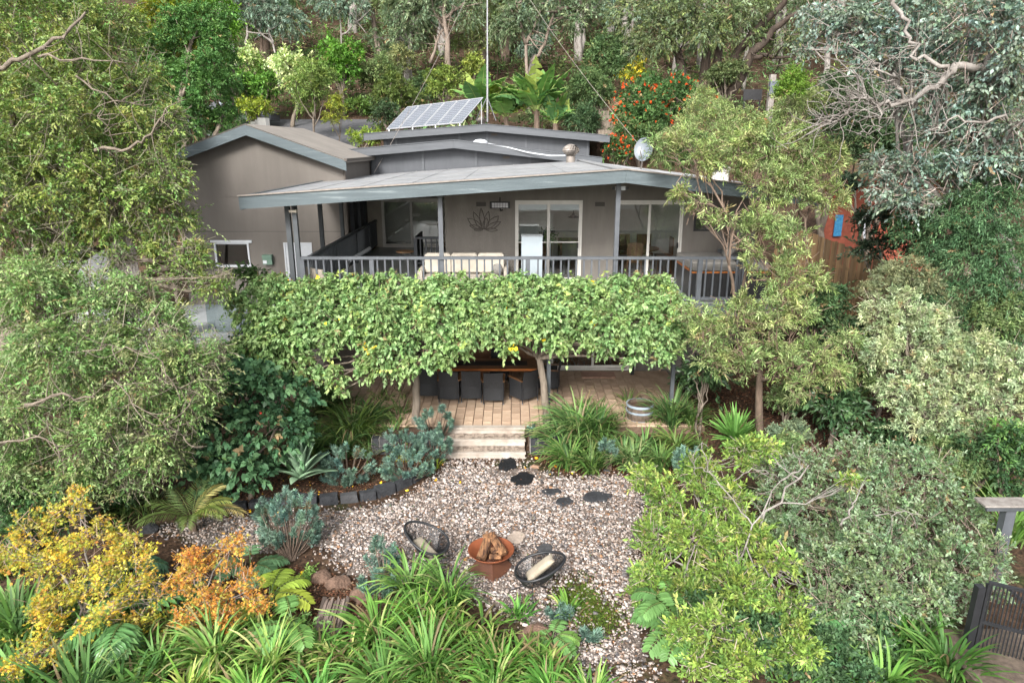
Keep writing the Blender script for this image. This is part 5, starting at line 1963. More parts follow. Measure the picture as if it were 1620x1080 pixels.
f.twigs(np.tile([1.15, 22.3, FLZ + 1.0], (60, 1)), d, .35, 6, .09, .05, [(.03, .09, .02), (.05, .12, .03)])
f.build('foliage', 'leaf_satin', pn)
cb = thing('sideboard', 'brown timber cabinet under the white brick wall', 'sideboard', (.75, 22.4, FLZ))
B('body', .1, 1.3, 22.15, 22.55, FLZ, FLZ + .82, 'brown_wood', cb)
B('worktop', .06, 1.34, 22.1, 22.56, FLZ + .822, FLZ + .85, 'white_paint', cb)
for k in range(3):
    B('door', .13 + k * .39, .49 + k * .39, 22.13, 22.148, FLZ + .05, FLZ + .78, 'brown_wood', cb)
B('room_wall', 2.35, 2.5, 21.6, 23.9, FLZ, 5.8, 'inner_wall', house)
cr = B('room_curtain', 2.95, 3.12, 20.0, 20.1, FLZ, DTOP, 'brown_wood')
tag(cr, 'brown curtain bunched at the left of the dining room door', 'curtain')
dt = thing('dining_table', 'round brown dining table inside the right sliding door', 'table', (4.0, 21.5, FLZ))
MB().lathe([(0, .72), (.62, .72), (.62, .76), (0, .76)], (4.0, 21.5, FLZ), 28).build('tabletop', 'brown_wood', dt)
MB().lathe([(.3, 0), (.28, .03), (.06, .06), (.06, .72)], (4.0, 21.5, FLZ), 16).build('pedestal', 'brown_wood', dt)
for k, (dx_, dy_, rt) in enumerate(((-.85, .2, 90), (.85, .3, -90), (-.35, .85, 0), (.35, .85, 0), (-.3, -.75, 180))):
    chair_in(4.0 + dx_, 21.5 + dy_, FLZ, 'brown_wood', ['brown dining chair left of the round indoor table', 'brown dining chair right of the round indoor table', 'brown dining chair behind the round table, left of two', 'brown dining chair behind the round table, right of two', 'brown dining chair with its back to the glass'][k], rt, 'dining chairs inside')

# ---------------------------------------------------------------- right side: fence, brick neighbour, poster
fn = thing('timber_fence', 'brown timber paling fence stepping down behind the feathery tree', 'fence', (8.2, 21, h1(8.2, 21)))
a, b_ = Vector((P(1225, 400, 24.0)[0], 24.0, 0)), Vector((P(1415, 440, 20.0)[0], 20.0, 0))
n = 36
mat('timber_fence_b', (.34, .225, .12), (.21, .13, .065), 3, .85, .35, 30, stretch=(4, 4, .4))
mat('timber_fence_c', (.22, .145, .08), (.13, .085, .045), 3, .85, .35, 30, stretch=(4, 4, .4))
r = random.Random(3)
for i in range(n):
    t0, t1 = i / n, (i + .88) / n
    p, q = a.lerp(b_, t0), a.lerp(b_, t1)
    zt = P(1225, 350, 24.0)[2] * (1 - t0) + P(1415, 418, 20.0)[2] * t0 + r.uniform(-.03, .03)
    zb = h1(p.x, p.y) - .1
    dy = r.uniform(-.008, .008) + (0.022 if i % 2 else 0)
    tm = r.choice(['timber_fence', 'timber_fence_b', 'timber_fence_c'])
    MB().hexa([(p.x, p.y + dy, zb), (q.x, q.y + dy, zb), (q.x, q.y + dy + .02, zb), (p.x, p.y + dy + .02, zb)], [(p.x, p.y + dy, zt), (q.x, q.y + dy, zt), (q.x, q.y + dy + .02, zt), (p.x, p.y + dy + .02, zt)]).build('paling', tm, fn)
for zz in (.5, 1.5):
    MB().bar((a.x, a.y + .06, h1(a.x, a.y) + zz), (b_.x, b_.y + .06, h1(b_.x, b_.y) + zz), .05, .09).build('fence_rail', 'timber_fence', fn)
nb = thing('red_shed', 'red weatherboard outbuilding behind the timber fence', 'building', P(1355, 400, 25.0))
x0, x1 = P(1300, 350, 25)[0], P(1480, 350, 25)[0]
zt = P(1350, 285, 25)[2]
B('wall', x0, x1, 25.03, 25.2, 1.5, zt, 'red_brick', nb)
for k in range(20):
    z0 = 2.0 + k * .2
    if z0 + .19 > zt:
        break
    MB().hexa([(x0, 25.0, z0), (x1, 25.0, z0), (x1, 25.028, z0), (x0, 25.028, z0)], [(x0, 25.016, z0 + .19), (x1, 25.016, z0 + .19), (x1, 25.028, z0 + .19), (x0, 25.028, z0 + .19)]).build('weatherboard', 'red_brick', nb)
B('door_frame', P(1370, 330, 25)[0], P(1376, 330, 25)[0], 24.97, 24.998, 2.2, P(1370, 318, 25)[2], 'white_paint', nb)
x, _, z = P(1326, 357, 24.9)
ps = B('poster', x - .13, x + .15, 24.9, 24.93, z - .38, z + .38, 'poster_blue')
tag(ps, 'blue printed poster hanging on the red wall', 'poster')

# bench top post and black gate at the bottom right
bt = P(1590, 795, 9.6)
bpt = thing('gate_post', 'dark post with a weathered timber cap board at the right edge', 'post', (bt[0], 9.6, 0))
tz = bt[2]
B('cap', P(1553, 795, 9.6)[0], P(1640, 795, 9.6)[0] + .3, 9.5, 9.78, tz - .03, tz, 'bark_silver', bpt)
B('rail', P(1560, 795, 9.6)[0], P(1640, 795, 9.6)[0] + .3, 9.55, 9.60, tz - .12, tz - .032, 'rail_dark', bpt)
x = P(1592, 830, 9.65)[0]
B('post', x - .08, x + .08, 9.605, 9.74, -.2, tz - .035, 'rail_grey', bpt)
gt = thing('metal_gate', 'black metal bar gate in the bottom right corner', 'gate', P(1580, 1060, 7.4))
GA, GB = P(1556, 960, 8.0), P(1665, 960, 7.6)
zt, zb = P(1600, 928, 7.9)[2], P(1600, 1075, 7.6)[2] - .35
A_, B_ = Vector((GA[0], 8.0, 0)), Vector((GB[0], 7.7, 0))
B('gate_post', A_.x - .16, A_.x - .06, 7.95, 8.05, -.1, zt - .05, 'black_steel', gt)
MB().bar((A_.x, A_.y, zt), (B_.x, B_.y, zt), .04).build('gate_frame', 'black_steel', gt)
MB().bar((A_.x, A_.y, zt - .62), (B_.x, B_.y, zt - .62), .04).build('gate_frame', 'black_steel', gt)
MB().bar((A_.x, A_.y, zb), (B_.x, B_.y, zb), .04).build('gate_frame', 'black_steel', gt)
MB().bar((A_.x, A_.y, zt - .02), (A_.x, A_.y, zb), .045).build('gate_frame', 'black_steel', gt)
MB().bar((A_.x + .2, A_.y - .07, zt - .02), (B_.x, B_.y, zt - .35), .035).build('brace', 'black_steel', gt)
for i in range(1, 15):
    p = A_.lerp(B_, i / 15)
    MB().tube([(p.x, p.y, zb), (p.x, p.y, zt)], .010, 6).build('bar', 'black_steel', gt)
for k in range(2):
    o = B('path', P(1500, 1000, 8)[0], P(1700, 1000, 8)[0] + 1, 6.0 + k * 1.2, 7.17 + k * 1.2, .0 + k * .15, .12 + k * .15, 'barrel_wood')
    tag(o, ['lower paved step behind the black gate', 'upper paved step behind the black gate'][k], None, kind='structure')

# ---------------------------------------------------------------- behind the house: car, pole, board, steps
cx, cy = P(378, 160, 43.8)[0], 43.8
cz = h1(cx, cy) + .1
car = thing('parked_car', 'dark car parked on the lane, half hidden by bushes', 'car', (cx, cy, cz))
prof = [(-2.1, .35), (2.1, .35), (2.15, .75), (1.9, .92), (1.1, 1.0), (.5, 1.42), (-1.1, 1.45), (-1.8, 1.02), (-2.12, .9)]
MB().prism([(cx + a, cz + b_) for a, b_ in prof], cy - .85, cy + .85).build('body', mat('car_paint', (.06, .065, .075), (.045, .05, .06), 3, .25), car)
gl_ = [(-.95, 1.02), (.95, 1.02), (.45, 1.36), (-.95, 1.38)]
MB().prism([(cx + a, cz + b_) for a, b_ in gl_], cy - .86, cy - .852).build('window', mat('car_glass', (.30, .34, .38), (.22, .26, .3), 3, .1), car)
for s in (-1.3, 1.35):
    w = MB()
    V = []
    for yy in (cy - .87, cy - .65):
        for i in range(18):
            V.append((cx + s + .33 * math.cos(i * math.pi / 9), yy, cz + .33 + .33 * math.sin(i * math.pi / 9)))
    w.add(V, [tuple(range(18)), tuple(range(35, 17, -1))] + [(i, (i + 1) % 18, 18 + (i + 1) % 18, 18 + i) for i in range(18)])
    w.build('wheel', 'black', car)
pl = thing('power_pole', 'timber pole with a grey meter box on the slope behind the flowering shrub', 'pole', (P(1221, 150, 42)[0], 42, h1(P(1221, 150, 42)[0], 42)))
x, _, z = P(1221, 140, 42)
B('pole', x - .16, x + .16, 41.9, 42.2, z - 2.5, z + .75, 'bark_silver', pl)
B('meter_box', x - .22, x + .28, 41.7, 41.895, z - .35, z + .38, 'pad_grey', pl)
x, _, z = P(1191, 150, 43)
bd = B('board', x - .55, x + .55, 43, 43.1, z - .3, z + .3, 'black')
tag(bd, 'low black board standing left of the pole', 'board')
for s in (-.45, .45):
    B('leg', x + s - .04, x + s + .04, 43.02, 43.08, z - 1.2, z - .3, 'black', bd)
x, _, z = P(1203, 198, 38)
od = MB().lathe([(.45, -1.5), (.45, .0), (.42, .15), (.3, .3), (.12, .38), (0, .4)], (x, 38, z), 20).build('pizza_oven', 'terracotta')
tag(od, 'terracotta domed oven among the bushes', 'oven')
x, _, z = P(1220, 216, 37)
o = B('lantern_box', x - .1, x + .1, 36.9, 37.1, z - .8, z + .15, 'steel')
tag(o, 'small pale box beside the terracotta oven', 'box')
gs = thing('hillside_steps', 'old stone steps climbing between the shrubs behind the house', 'steps', P(966, 215, 37))
for k in range(7):
    x, y = P(966 - k * 1.5, 210, 37.5)[0], 38 + k * .45
    z = P(966, 213 - k * 7.5, y)[2]
    B('step', x - .5, x + .5, y, y + .5, z - .4, z, 'bark_grey', gs)
tr_ = MB().hexa([P(945, 176, 41), P(1010, 176, 41), P(1010, 170, 42.5), P(945, 168, 42.5)], [P(950, 160, 41.2), P(1005, 158, 41.2), P(1002, 155, 42.5), P(950, 157, 42.5)]).build('retaining_bank', mat('bank_tan', (.42, .24, .16), (.3, .16, .1), 2, .9, .5, 12))
tag(tr_, 'bare tan earth bank above the stone steps', None, kind='structure')
# ---------------------------------------------------------------- plants: the big trees at the sides
SAGE = [(.150, .240, .080), (.110, .200, .055), (.210, .290, .120), (.070, .150, .040), (.195, .24, .095)]
OLIVE = [(.125, .190, .042), (.165, .22, .055), (.08, .145, .028), (.195, .23, .070), (.15, .165, .048)]
TWIG = (.215, .195, .145)


def clear_copy_names():
    pass


T1 = shrub('drooping_tree', 'huge olive green drooping tree filling the upper left corner', 'tree', 120, 200, 15, 100, 100, OLIVE + OLIVE + SAGE, .084, .037, 101, shape='dia', cover=2.2, nl=10, tl=.32, bark='bark_grey', trunk=.20, droop=.3, ldroop=.3, spread=1.0, hole=.7, stems=TWIG, stem_r=.005, fill=.55, root=(-12.5, 15.0), sub=4,
      lumps=[(50, 40, 16, 110), (150, 50, 16.5, 80), (215, 140, 16, 48), (120, 160, 15, 105), (20, 190, 14.5, 100), (205, 215, 15.2, 75), (262, 262, 14.8, 42), (80, 290, 14, 95), (170, 310, 14.3, 70), (235, 325, 14.6, 52), (10, 360, 13.5, 80), (285, 345, 14.8, 28),
             (90, 365, 13.9, 50), (245, 395, 14.3, 34), (290, 430, 14.2, 36), (335, 455, 14.1, 26), (310, 395, 14.4, 22), (265, 300, 14.6, 38), (268, 190, 15.6, 30), (195, 360, 14.3, 35), (355, 438, 14.0, 14), (110, 402, 13.6, 26), (190, 408, 13.7, 20), (40, 420, 13.2, 36)])
T2 = shrub('drooping_tree', 'pale sage green drooping tree at the left edge below the white wall', 'tree', 120, 600, 11.5, 100, 100, SAGE + [(.20, .22, .11)], .078, .033, 102, shape='dia', cover=2.1, nl=10, tl=.32, bark='bark_grey', trunk=.15, droop=.3, ldroop=.3, spread=1.0, hole=.7, stems=TWIG, stem_r=.0045, fill=.5, root=(-8.3, 11.2), sub=4,
      lumps=[(50, 470, 12.4, 85), (150, 480, 12.4, 68), (215, 470, 12.4, 45), (250, 530, 12.2, 60), (110, 570, 11.8, 100), (215, 600, 11.6, 85), (305, 575, 11.8, 48), (345, 552, 12.0, 24), (40, 650, 11.2, 95), (150, 690, 11.2, 80), (235, 690, 11.4, 62), (290, 640, 11.6, 48),
             (20, 750, 10.8, 70), (110, 765, 10.8, 45), (200, 755, 11.1, 36), (275, 715, 11.4, 30), (330, 610, 11.8, 26)])

def bare(t, lst, nsub, mt='bark_grey', seed=5, ln=(.2, .7)):
    rg = np.random.default_rng(seed)
    for pts, r0, r1 in lst:
        m = MB()
        P3 = [np.array(P(*p)) for p in pts]
        out = []
        for a, b in zip(P3[:-1], P3[1:]):
            for q in np.linspace(0, 1, 4, endpoint=False):
                out.append(a + (b - a) * q + rg.normal(0, .035, 3) * (q > 0))
        out.append(P3[-1])
        out = np.array(out)
        m.tube(out, np.linspace(r0, r1, len(out)), 7, caps=False)
        for _ in range(nsub):
            a = out[rg.integers(1, len(out))]
            L_3 = rg.uniform(*ln)
            e = a + unit(rg.normal(0, 1, 3) + np.array([.3, -.2, -.1])) * L_3
            m.tube(bez(a, (a + e) / 2 + rg.normal(0, .2, 3) * L_3, e, 6), np.linspace(.010, .003, 6), 4, caps=False)
        m.build('bare_branch', mt, t, smooth_=True)


bare(T1[0], [([(150, 238, 13.9), (205, 235, 13.7), (240, 212, 13.6), (262, 172, 13.7)], .035, .012), ([(160, 175, 13.8), (166, 205, 13.7), (172, 215, 13.7)], .012, .006), ([(-10, 110, 13.6), (50, 85, 13.6), (100, 60, 13.9), (135, 20, 14.4)], .05, .022), ([(60, 90, 13.6), (130, 92, 13.6), (200, 100, 13.9)], .025, .008),
              ([(60, 470, 12.6), (150, 460, 12.5), (230, 448, 12.6), (290, 436, 12.9)], .03, .010), ([(230, 445, 13.3), (290, 440, 13.4), (350, 434, 13.4)], .022, .006), ([(120, 120, 13.8), (180, 160, 13.7), (240, 165, 13.9)], .02, .006)], 9, seed=6)
bare(T2[0], [([(40, 640, 10.4), (100, 622, 10.3), (150, 628, 10.3)], .028, .012), ([(180, 600, 10.6), (230, 650, 10.4), (290, 690, 10.6)], .012, .004), ([(0, 700, 10.2), (60, 690, 10.1), (110, 705, 10.2)], .02, .007), ([(230, 540, 11.2), (270, 600, 11.0), (300, 640, 11.0)], .010, .004), ([(120, 560, 11.0), (170, 545, 11.0), (220, 555, 11.1)], .012, .004)], 12, 'bark_grey', seed=7)

# ---- behind the left tree: rounded dense evergreens
shrub('evergreen_tree', 'dense bright green tree behind the brown gable roof', 'tree', 300, 140, 27, 60, 80, [(.055, .13, .035), (.075, .155, .04), (.045, .105, .03), (.09, .17, .05)], .13, .055, 103, cover=2.6, nl=9, shape='dia', trunk=.2, ry_m=1.8,
      lumps=[(240, 80, 27.5, 34), (245, 150, 27, 30), (300, 60, 28, 45), (340, 90, 28, 38), (285, 130, 27.5, 45), (335, 150, 27.5, 38), (290, 185, 27, 40), (350, 190, 27.5, 26), (320, 120, 27, 45), (255, 215, 26.5, 28), (330, 30, 28.5, 30)])
shrub('evergreen_tree', 'yellow green bushy tree leaning over from the top left', 'tree', 290, 30, 25, 50, 60, [(.15, .17, .02), (.11, .15, .025), (.19, .18, .025), (.08, .13, .03)], .13, .055, 104, cover=2.6, nl=9, trunk=.16, lumps=[(250, 30, 29, 34), (290, 15, 29, 36), (305, 55, 29, 30), (262, 85, 29, 28), (325, 85, 29, 18), (250, 130, 29, 22)])
shrub('evergreen_tree', 'vivid green tree top at the upper left beside the forest', 'tree', 345, 40, 30, 30, 60, [(.09, .20, .025), (.07, .165, .02), (.12, .24, .035)], .15, .07, 105, cover=2.8, trunk=.16, lumps=[(345, 15, 31, 28), (362, 48, 31, 20), (335, 60, 31, 22), (300, -15, 30, 40), (350, 90, 31, 18)])

# ---- dark green red-flowered hibiscus hedge
shrub('flowering_hedge', 'dark green broad leaved shrub with a few red blooms, left of the agave', 'shrub', 385, 690, 12.6, 95, 100, [(.042, .095, .042), (.055, .118, .052), (.030, .070, .034), (.068, .135, .06)], .118, .092, 106, shape='heart', cover=2.3, nl=7, tl=.24, trunk=.05, mt='leaf_satin', ldroop=.5, fill=.3,
      lumps=[(330, 620, 13.0, 55), (400, 620, 13.2, 50), (455, 620, 13.5, 38), (345, 690, 12.6, 60), (420, 690, 12.7, 58), (465, 670, 13.2, 30), (380, 740, 12.1, 46), (325, 740, 12.3, 40), (418, 730, 12.7, 24), (300, 660, 12.8, 38), (360, 585, 13.5, 36)], flowers=((.45, .02, .02), 6, .05))

# ---- canopy trees trained over the pergola
CAN = [(.138, .222, .078), (.108, .185, .056), (.18, .265, .108), (.066, .132, .040), (.22, .30, .13)]
tcx = P(656, 655, 15.55)
tcy = P(862, 662, 15.5)


def canopy(label, root, top, lst, seed, yel):
    rng = np.random.default_rng(seed)
    ctr = np.array([P(a, b, y) for a, b, y, r in lst])
    rad = np.array([r / pxm(y, 3) for a, b, y, r in lst])
    t = thing('pleached_tree', label, 'tree', (root[0], root[1], .38), 'pair of trees trained into one canopy')
    m = MB()
    root = np.array([root[0], root[1], .3])
    top = np.array(top)
    pts = bez(root, (root + top) / 2 + np.array([.06, .02, 0]), top, 9) + rng.normal(0, .012, (9, 3))
    m.tube(pts, np.linspace(.105, .075, 9), 10)
    for c, r in zip(ctr, rad):
        b = (top + c) / 2 + np.array([0, 0, .15]) + rng.normal(0, .1, 3)
        q = bez(top - np.array([0, 0, .1]), b, c, 7) + rng.normal(0, .02, (7, 3))
        m.tube(q, np.linspace(.045, .012, 7), 5, caps=False)
        for _ in range(2):
            e = c + unit(rng.normal(0, 1, 3)) * r * .95
            m.tube(bez(c, (c + e) / 2 + rng.normal(0, .06, 3), e, 4), [.012, .009, .007, .004], 4, caps=False)
    m.build('trunk', 'bark_grey', t, smooth_=True)
    f = Fol(seed)
    n = int(2.15 * float((rad ** 2).sum() * 8) / (.086 * .058 * .6) / 9)
    bc, br = bumps(rng, ctr, rad, 4, (.3, .55), .9)
    pos, d = on_lumps(rng, bc, br, n, fill=.5, squash=.85, low=.7, keep=.3)
    d = d + rng.normal(0, .5, d.shape)
    d[:, 2] += .1
    f.twigs(pos - unit(d) * .12, d, .24, 9, .086, .058, CAN, [5, 4, 3, 2, 2], 'heart', .35, .9, .55, tip=(.24, .34, .15), stems=(.25, .16, .10), stem_r=.004, upn=.6)
    # long shoots that stick out of the top
    k = rng.choice(len(pos), 60)
    up_ = d[k].copy()
    up_[:, 2] = np.abs(up_[:, 2]) + .6
    f.twigs(pos[k], up_, .5, 9, .10, .065, [(.20, .30, .10), (.26, .33, .09)], None, 'heart', .1, .8, .3, stems=(.28, .20, .12), stem_r=.005)
    # yellow leaves and fruit here and there
    k = rng.choice(len(pos), 26)
    f.twigs(pos[k] + d[k] * .04, rng.normal(0, 1, (26, 3)), .10, 2, .10, .07, [(.70, .42, .02), (.60, .45, .03), (.75, .36, .03)], None, 'heart', 0, 1, .2)
    for q in yel:
        a = np.array(P(*q)) + rng.normal(0, .10, (9, 3)) * np.array([1, .3, .7])
        f.twigs(a[:6], rng.normal(0, 1, (6, 3)) + np.array([0, -1, 0]), .10, 2, .08, .06, [(.78, .50, .02), (.66, .40, .03), (.70, .48, .04)], None, 'heart', .2, 1, .3)
    f.build('crown', 'leaf_satin', t)


def rows(x0, x1, step, spec, rng):
    out = []
    for py, y, r in spec:
        x = x0
        while x <= x1:
            out.append((x + rng.uniform(-6, 6), py + rng.uniform(-7, 7), y + rng.uniform(-.12, .12), r * rng.uniform(.85, 1.15)))
            x += step
    return out


rc = np.random.default_rng(61)
LA = rows(420, 765, 24, [(450, 16.55, 17)], rc) + rows(430, 760, 44, [(458, 16.4, 24), (476, 15.9, 30), (508, 15.1, 33), (534, 14.8, 26)], rc) + [(395, 500, 15.6, 34), (400, 545, 15.0, 34), (375, 480, 16.0, 22), (440, 575, 14.6, 30), (490, 590, 14.4, 26), (530, 600, 14.3, 20), (580, 580, 14.5, 22), (630, 580, 14.5, 24), (600, 560, 14.6, 28), (660, 575, 14.5, 22), (690, 560, 14.6, 24), (720, 545, 14.7, 22), (425, 610, 14.4, 16), (540, 618, 14.2, 10)]
LB_ = rows(785, 1065, 24, [(450, 16.55, 17)], rc) + rows(790, 1050, 43, [(456, 16.4, 24), (476, 15.9, 30), (503, 15.2, 30), (520, 15.0, 25)], rc) + [(1075, 490, 15.8, 26), (1085, 530, 15.2, 26), (960, 546, 14.9, 18), (930, 538, 14.9, 22), (1010, 548, 14.9, 20), (1050, 552, 14.9, 22), (880, 545, 14.8, 20), (800, 540, 14.8, 20), (1000, 568, 14.8, 12), (760, 520, 15.0, 26)]
canopy('left pale trunked tree of the pair trained into the green canopy', (tcx[0], 15.55), P(656, 560, 15.6), LA, 201, [(585, 548, 14.35)])
canopy('right leaning tree of the pair trained into the green canopy', (P(866, 664, 15.5)[0], 15.5), P(852, 560, 15.7), LB_, 202, [(803, 548, 14.6)])
pg = thing('pergola', 'dark steel pergola frame hidden in the leafy canopy', 'pergola', (0, 15.8, PZ))
for y in (15.3, 16.4):
    B('beam', -6.0, 4.2, y - .04, y + .04, 2.80, 2.90, 'rail_dark', pg)
for x in (-5.8, -3.5, -1.2, 1.1, 3.6):
    B('rafter', x - .03, x + .03, 15.0, 16.75, 2.905, 2.98, 'rail_dark', pg)
x = P(868, 600, 15.9)[0]
B('post', x - .045, x + .045, 15.85, 15.94, PZ, 2.80, 'rail_dark', pg)
for x in (-5.8, 3.95):
    B('post', x - .045, x + .045, 15.85, 15.94, .3, 2.95, 'rail_dark', pg)

# ---- right: feathery narrow leaved tree
FEA = [(.21, .275, .095), (.165, .235, .078), (.29, .345, .15), (.11, .17, .055), (.225, .24, .115)]
shrub('feathery_tree', 'feathery yellow green narrow leaved tree in front of the right roof end', 'tree', 1200, 400, 15, 80, 150, FEA, .115, .021, 111, hole=.8, shape='dia', n=46000, nl=12, tl=.26, bark='bark_brown', trunk=.085, droop=.15, ldroop=.15, spread=.85, stems=(.17, .12, .09), stem_r=.006, fill=.6, root=(5.95, 15.0), sub=4, tvar=.22,
      lumps=[(1045, 238, 15.8, 26), (1080, 225, 15.8, 26), (1110, 250, 15.5, 34), (1165, 245, 15.5, 34), (1215, 235, 15.5, 40), (1265, 240, 15.6, 42), (1310, 262, 15.6, 36), (1200, 285, 15.2, 34), (1255, 300, 15.0, 40), (1310, 315, 15.2, 30),
             (1075, 308, 14.6, 14), (1105, 330, 14.5, 18), (1140, 345, 14.4, 22), (1205, 355, 14.5, 34), (1250, 380, 14.6, 32), (1195, 400, 14.4, 26), (1235, 440, 14.3, 34), (1285, 440, 14.6, 26), (1165, 500, 13.9, 36), (1115, 530, 13.8, 30), (1215, 510, 14.0, 38), (1265, 500, 14.2, 32),
             (1130, 575, 13.7, 26), (1180, 570, 13.7, 30), (1235, 570, 13.9, 34), (1290, 560, 14.1, 32), (1320, 590, 14.0, 26), (1270, 610, 13.8, 26), (1090, 500, 14.2, 20), (1340, 540, 14.3, 24)])
shrub('feathery_tree', 'taller yellow green feathery tree between the flue and the orange flowers', 'tree', 1200, 170, 20, 60, 60, FEA, .11, .02, 112, n=16000, nl=10, tl=.3, bark='bark_brown', trunk=.08, stems=(.2, .15, .11), fill=.6, root=(8.0, 20), lumps=[(1100, 190, 20, 30), (1140, 180, 20, 26), (1150, 215, 19, 30), (1190, 200, 19.5, 26), (1250, 170, 20, 24), (1290, 160, 21, 20), (1075, 215, 19, 20), (1110, 150, 21, 18)])
# ---- right: silver gum with bare grey branches
SIL = [(.155, .21, .175), (.12, .175, .135), (.225, .285, .25), (.08, .125, .085), (.135, .18, .11)]
t, ctr, rad, f = shrub('silver_gum', 'large silver blue gum tree with twisting bare branches, upper right', 'tree', 1450, 150, 16, 100, 150, SIL, .10, .060, 113, shape='dia', cover=2.0, nl=8, tl=.34, bark='bark_silver', trunk=.28, droop=.35, ldroop=.55, spread=.9, stems=(.33, .27, .24), stem_r=.006, fill=.55, root=(14.0, 17.0), sub=4,
      lumps=[(1300, 30, 18, 36), (1275, 75, 18, 20), (1350, 40, 17.5, 45), (1400, 80, 17, 45), (1450, 40, 16.5, 60), (1530, 40, 15.5, 70), (1600, 60, 15, 65), (1480, 120, 16, 48), (1560, 130, 15.4, 50), (1610, 190, 15.2, 50), (1520, 190, 15.8, 42), (1470, 200, 16.2, 36),
             (1440, 270, 16.0, 40), (1495, 265, 15.8, 40), (1400, 300, 16.2, 28), (1560, 250, 15.6, 48), (1615, 270, 15.4, 40), (1385, 260, 16.4, 24), (1425, 320, 16.0, 24), (1460, 320, 16, 24), (1420, 160, 16.8, 26)])
brng = np.random.default_rng(91)


limb_of, keep_alive = {}, []


def zig(pts, r0, r1, m, k=4, wob=.06):
    m = MB() if m is None else m
    P3 = [np.array(P(*p)) for p in pts]
    out = []
    for a, b in zip(P3[:-1], P3[1:]):
        for t in np.linspace(0, 1, k, endpoint=False):
            out.append(a + (b - a) * t + brng.normal(0, wob, 3) * (t > 0))
    out.append(P3[-1])
    out = np.array(out)
    m.tube(out, np.linspace(r0, r1, len(out)), 7, caps=False)
    limb_of[id(out)] = m
    keep_alive.append(out)
    return out



main1 = zig([(1650, 130, 15.2), (1560, 118, 15.2), (1510, 105, 15.0), (1490, 130, 14.9), (1445, 160, 14.8), (1390, 168, 14.8), (1368, 155, 14.8), (1350, 110, 15.0)], .10, .016, None)
main2 = zig([(1560, 118, 15.2), (1580, 60, 15.2), (1620, 30, 15.3)], .08, .04, None)
main3 = zig([(1445, 160, 14.8), (1420, 140, 14.7), (1400, 115, 14.7), (1380, 95, 14.8)], .035, .012, None)
main4 = zig([(1440, 60, 15.4), (1425, 20, 15.6), (1410, -20, 15.7)], .035, .05, None)
main5 = zig([(1440, 60, 15.4), (1450, 95, 15.2), (1500, 105, 15.0)], .035, .045, None)
main6 = zig([(1620, 190, 14.9), (1560, 195, 14.8), (1500, 190, 14.8), (1470, 205, 14.8)], .035, .012, None)
main7 = zig([(1395, 168, 14.8), (1390, 195, 14.7), (1370, 215, 14.7)], .022, .008, None)
main8 = zig([(1368, 155, 14.8), (1340, 180, 14.8), (1300, 198, 14.9)], .022, .010, None)
for src, cnt in ((main1, 48), (main3, 16), (main8, 42), (main7, 12), (main6, 20), (main2, 14), (main5, 8)):
    m = limb_of[id(src)]
    for _ in range(cnt):
        a = src[brng.integers(10 if src is main1 else 0, len(src))]
        d = unit(np.array([-1.0, -.1, .15]) + brng.normal(0, .75, 3))
        L_2 = brng.uniform(.35, 1.15)
        e = a + d * L_2
        mid = (a + e) / 2 + brng.normal(0, .22, 3) * L_2
        m.tube(bez(a, mid, e, 7) + brng.normal(0, .018, (7, 3)), np.linspace(.013, .004, 7), 4, caps=False)
        if brng.uniform() < .7:
            e2 = mid + unit(d + brng.normal(0, .8, 3)) * L_2 * .5
            m.tube(bez(mid, (mid + e2) / 2, e2, 3), [.008, .006, .004], 4, caps=False)
for m in limb_of.values():
    m.build('bare_branch', 'bark_silver', t, smooth_=True)

shrub('pepper_tree', 'soft green ferny leaved tree at the right edge under the silver gum', 'tree', 1540, 400, 16, 90, 120, [(.062, .125, .055), (.048, .10, .042), (.085, .155, .070), (.035, .075, .032), (.10, .165, .08)], .095, .024, 114, n=42000, nl=12, tl=.36, bark='bark_brown', trunk=.16, droop=.5, ldroop=.3, spread=1.0, fill=.5, root=(12.5, 16.5),
      lumps=[(1560, 320, 15.6, 60), (1490, 345, 16.0, 42), (1600, 390, 15.2, 55), (1530, 410, 15.3, 48), (1470, 400, 16.0, 34), (1580, 460, 15.0, 50), (1500, 470, 15.3, 40), (1450, 450, 15.8, 28), (1610, 520, 14.7, 45), (1540, 520, 14.9, 36), (1440, 355, 16.4, 28)])
shrub('dark_shrub', 'very dark glossy shrub between the timber fence and the ferny tree', 'shrub', 1400, 370, 18, 45, 50, [(.022, .040, .022), (.03, .055, .03), (.018, .03, .018), (.045, .06, .04)], .11, .055, 115, cover=2.4, trunk=.08, shape='oval', lumps=[(1385, 345, 18, 28), (1420, 330, 18, 30), (1440, 375, 17.6, 30), (1400, 390, 17.8, 26), (1365, 395, 18, 16), (1460, 330, 18, 26), (1340, 290, 19, 20)])
VAR = [(.29, .335, .19), (.24, .295, .155), (.37, .40, .25), (.11, .165, .07), (.19, .245, .115)]
shrub('variegated_shrub', 'cream and green variegated shrub mounded at the right', 'shrub', 1500, 560, 14, 90, 100, VAR, .090, .034, 116, w=[4, 4, 3, 2, 3], shape='dia', cover=2.5, nl=11, tl=.14, bark='bark_grey', trunk=.07, droop=.1, ldroop=.1, spread=1.15, fill=.35, stems=(.2, .18, .14),
      lumps=[(1390, 500, 14.6, 34), (1430, 480, 14.8, 30), (1470, 510, 14.5, 36), (1440, 545, 14.2, 40), (1500, 560, 13.9, 38), (1390, 560, 14.2, 32), (1460, 600, 13.7, 40), (1530, 600, 13.6, 36), (1420, 620, 13.7, 34), (1560, 560, 13.7, 36), (1600, 580, 13.4, 40), (1590, 630, 13.2, 38), (1535, 645, 13.2, 34), (1480, 655, 13.3, 34), (1440, 675, 13.3, 24), (1615, 660, 13, 30), (1510, 690, 13.0, 26)])
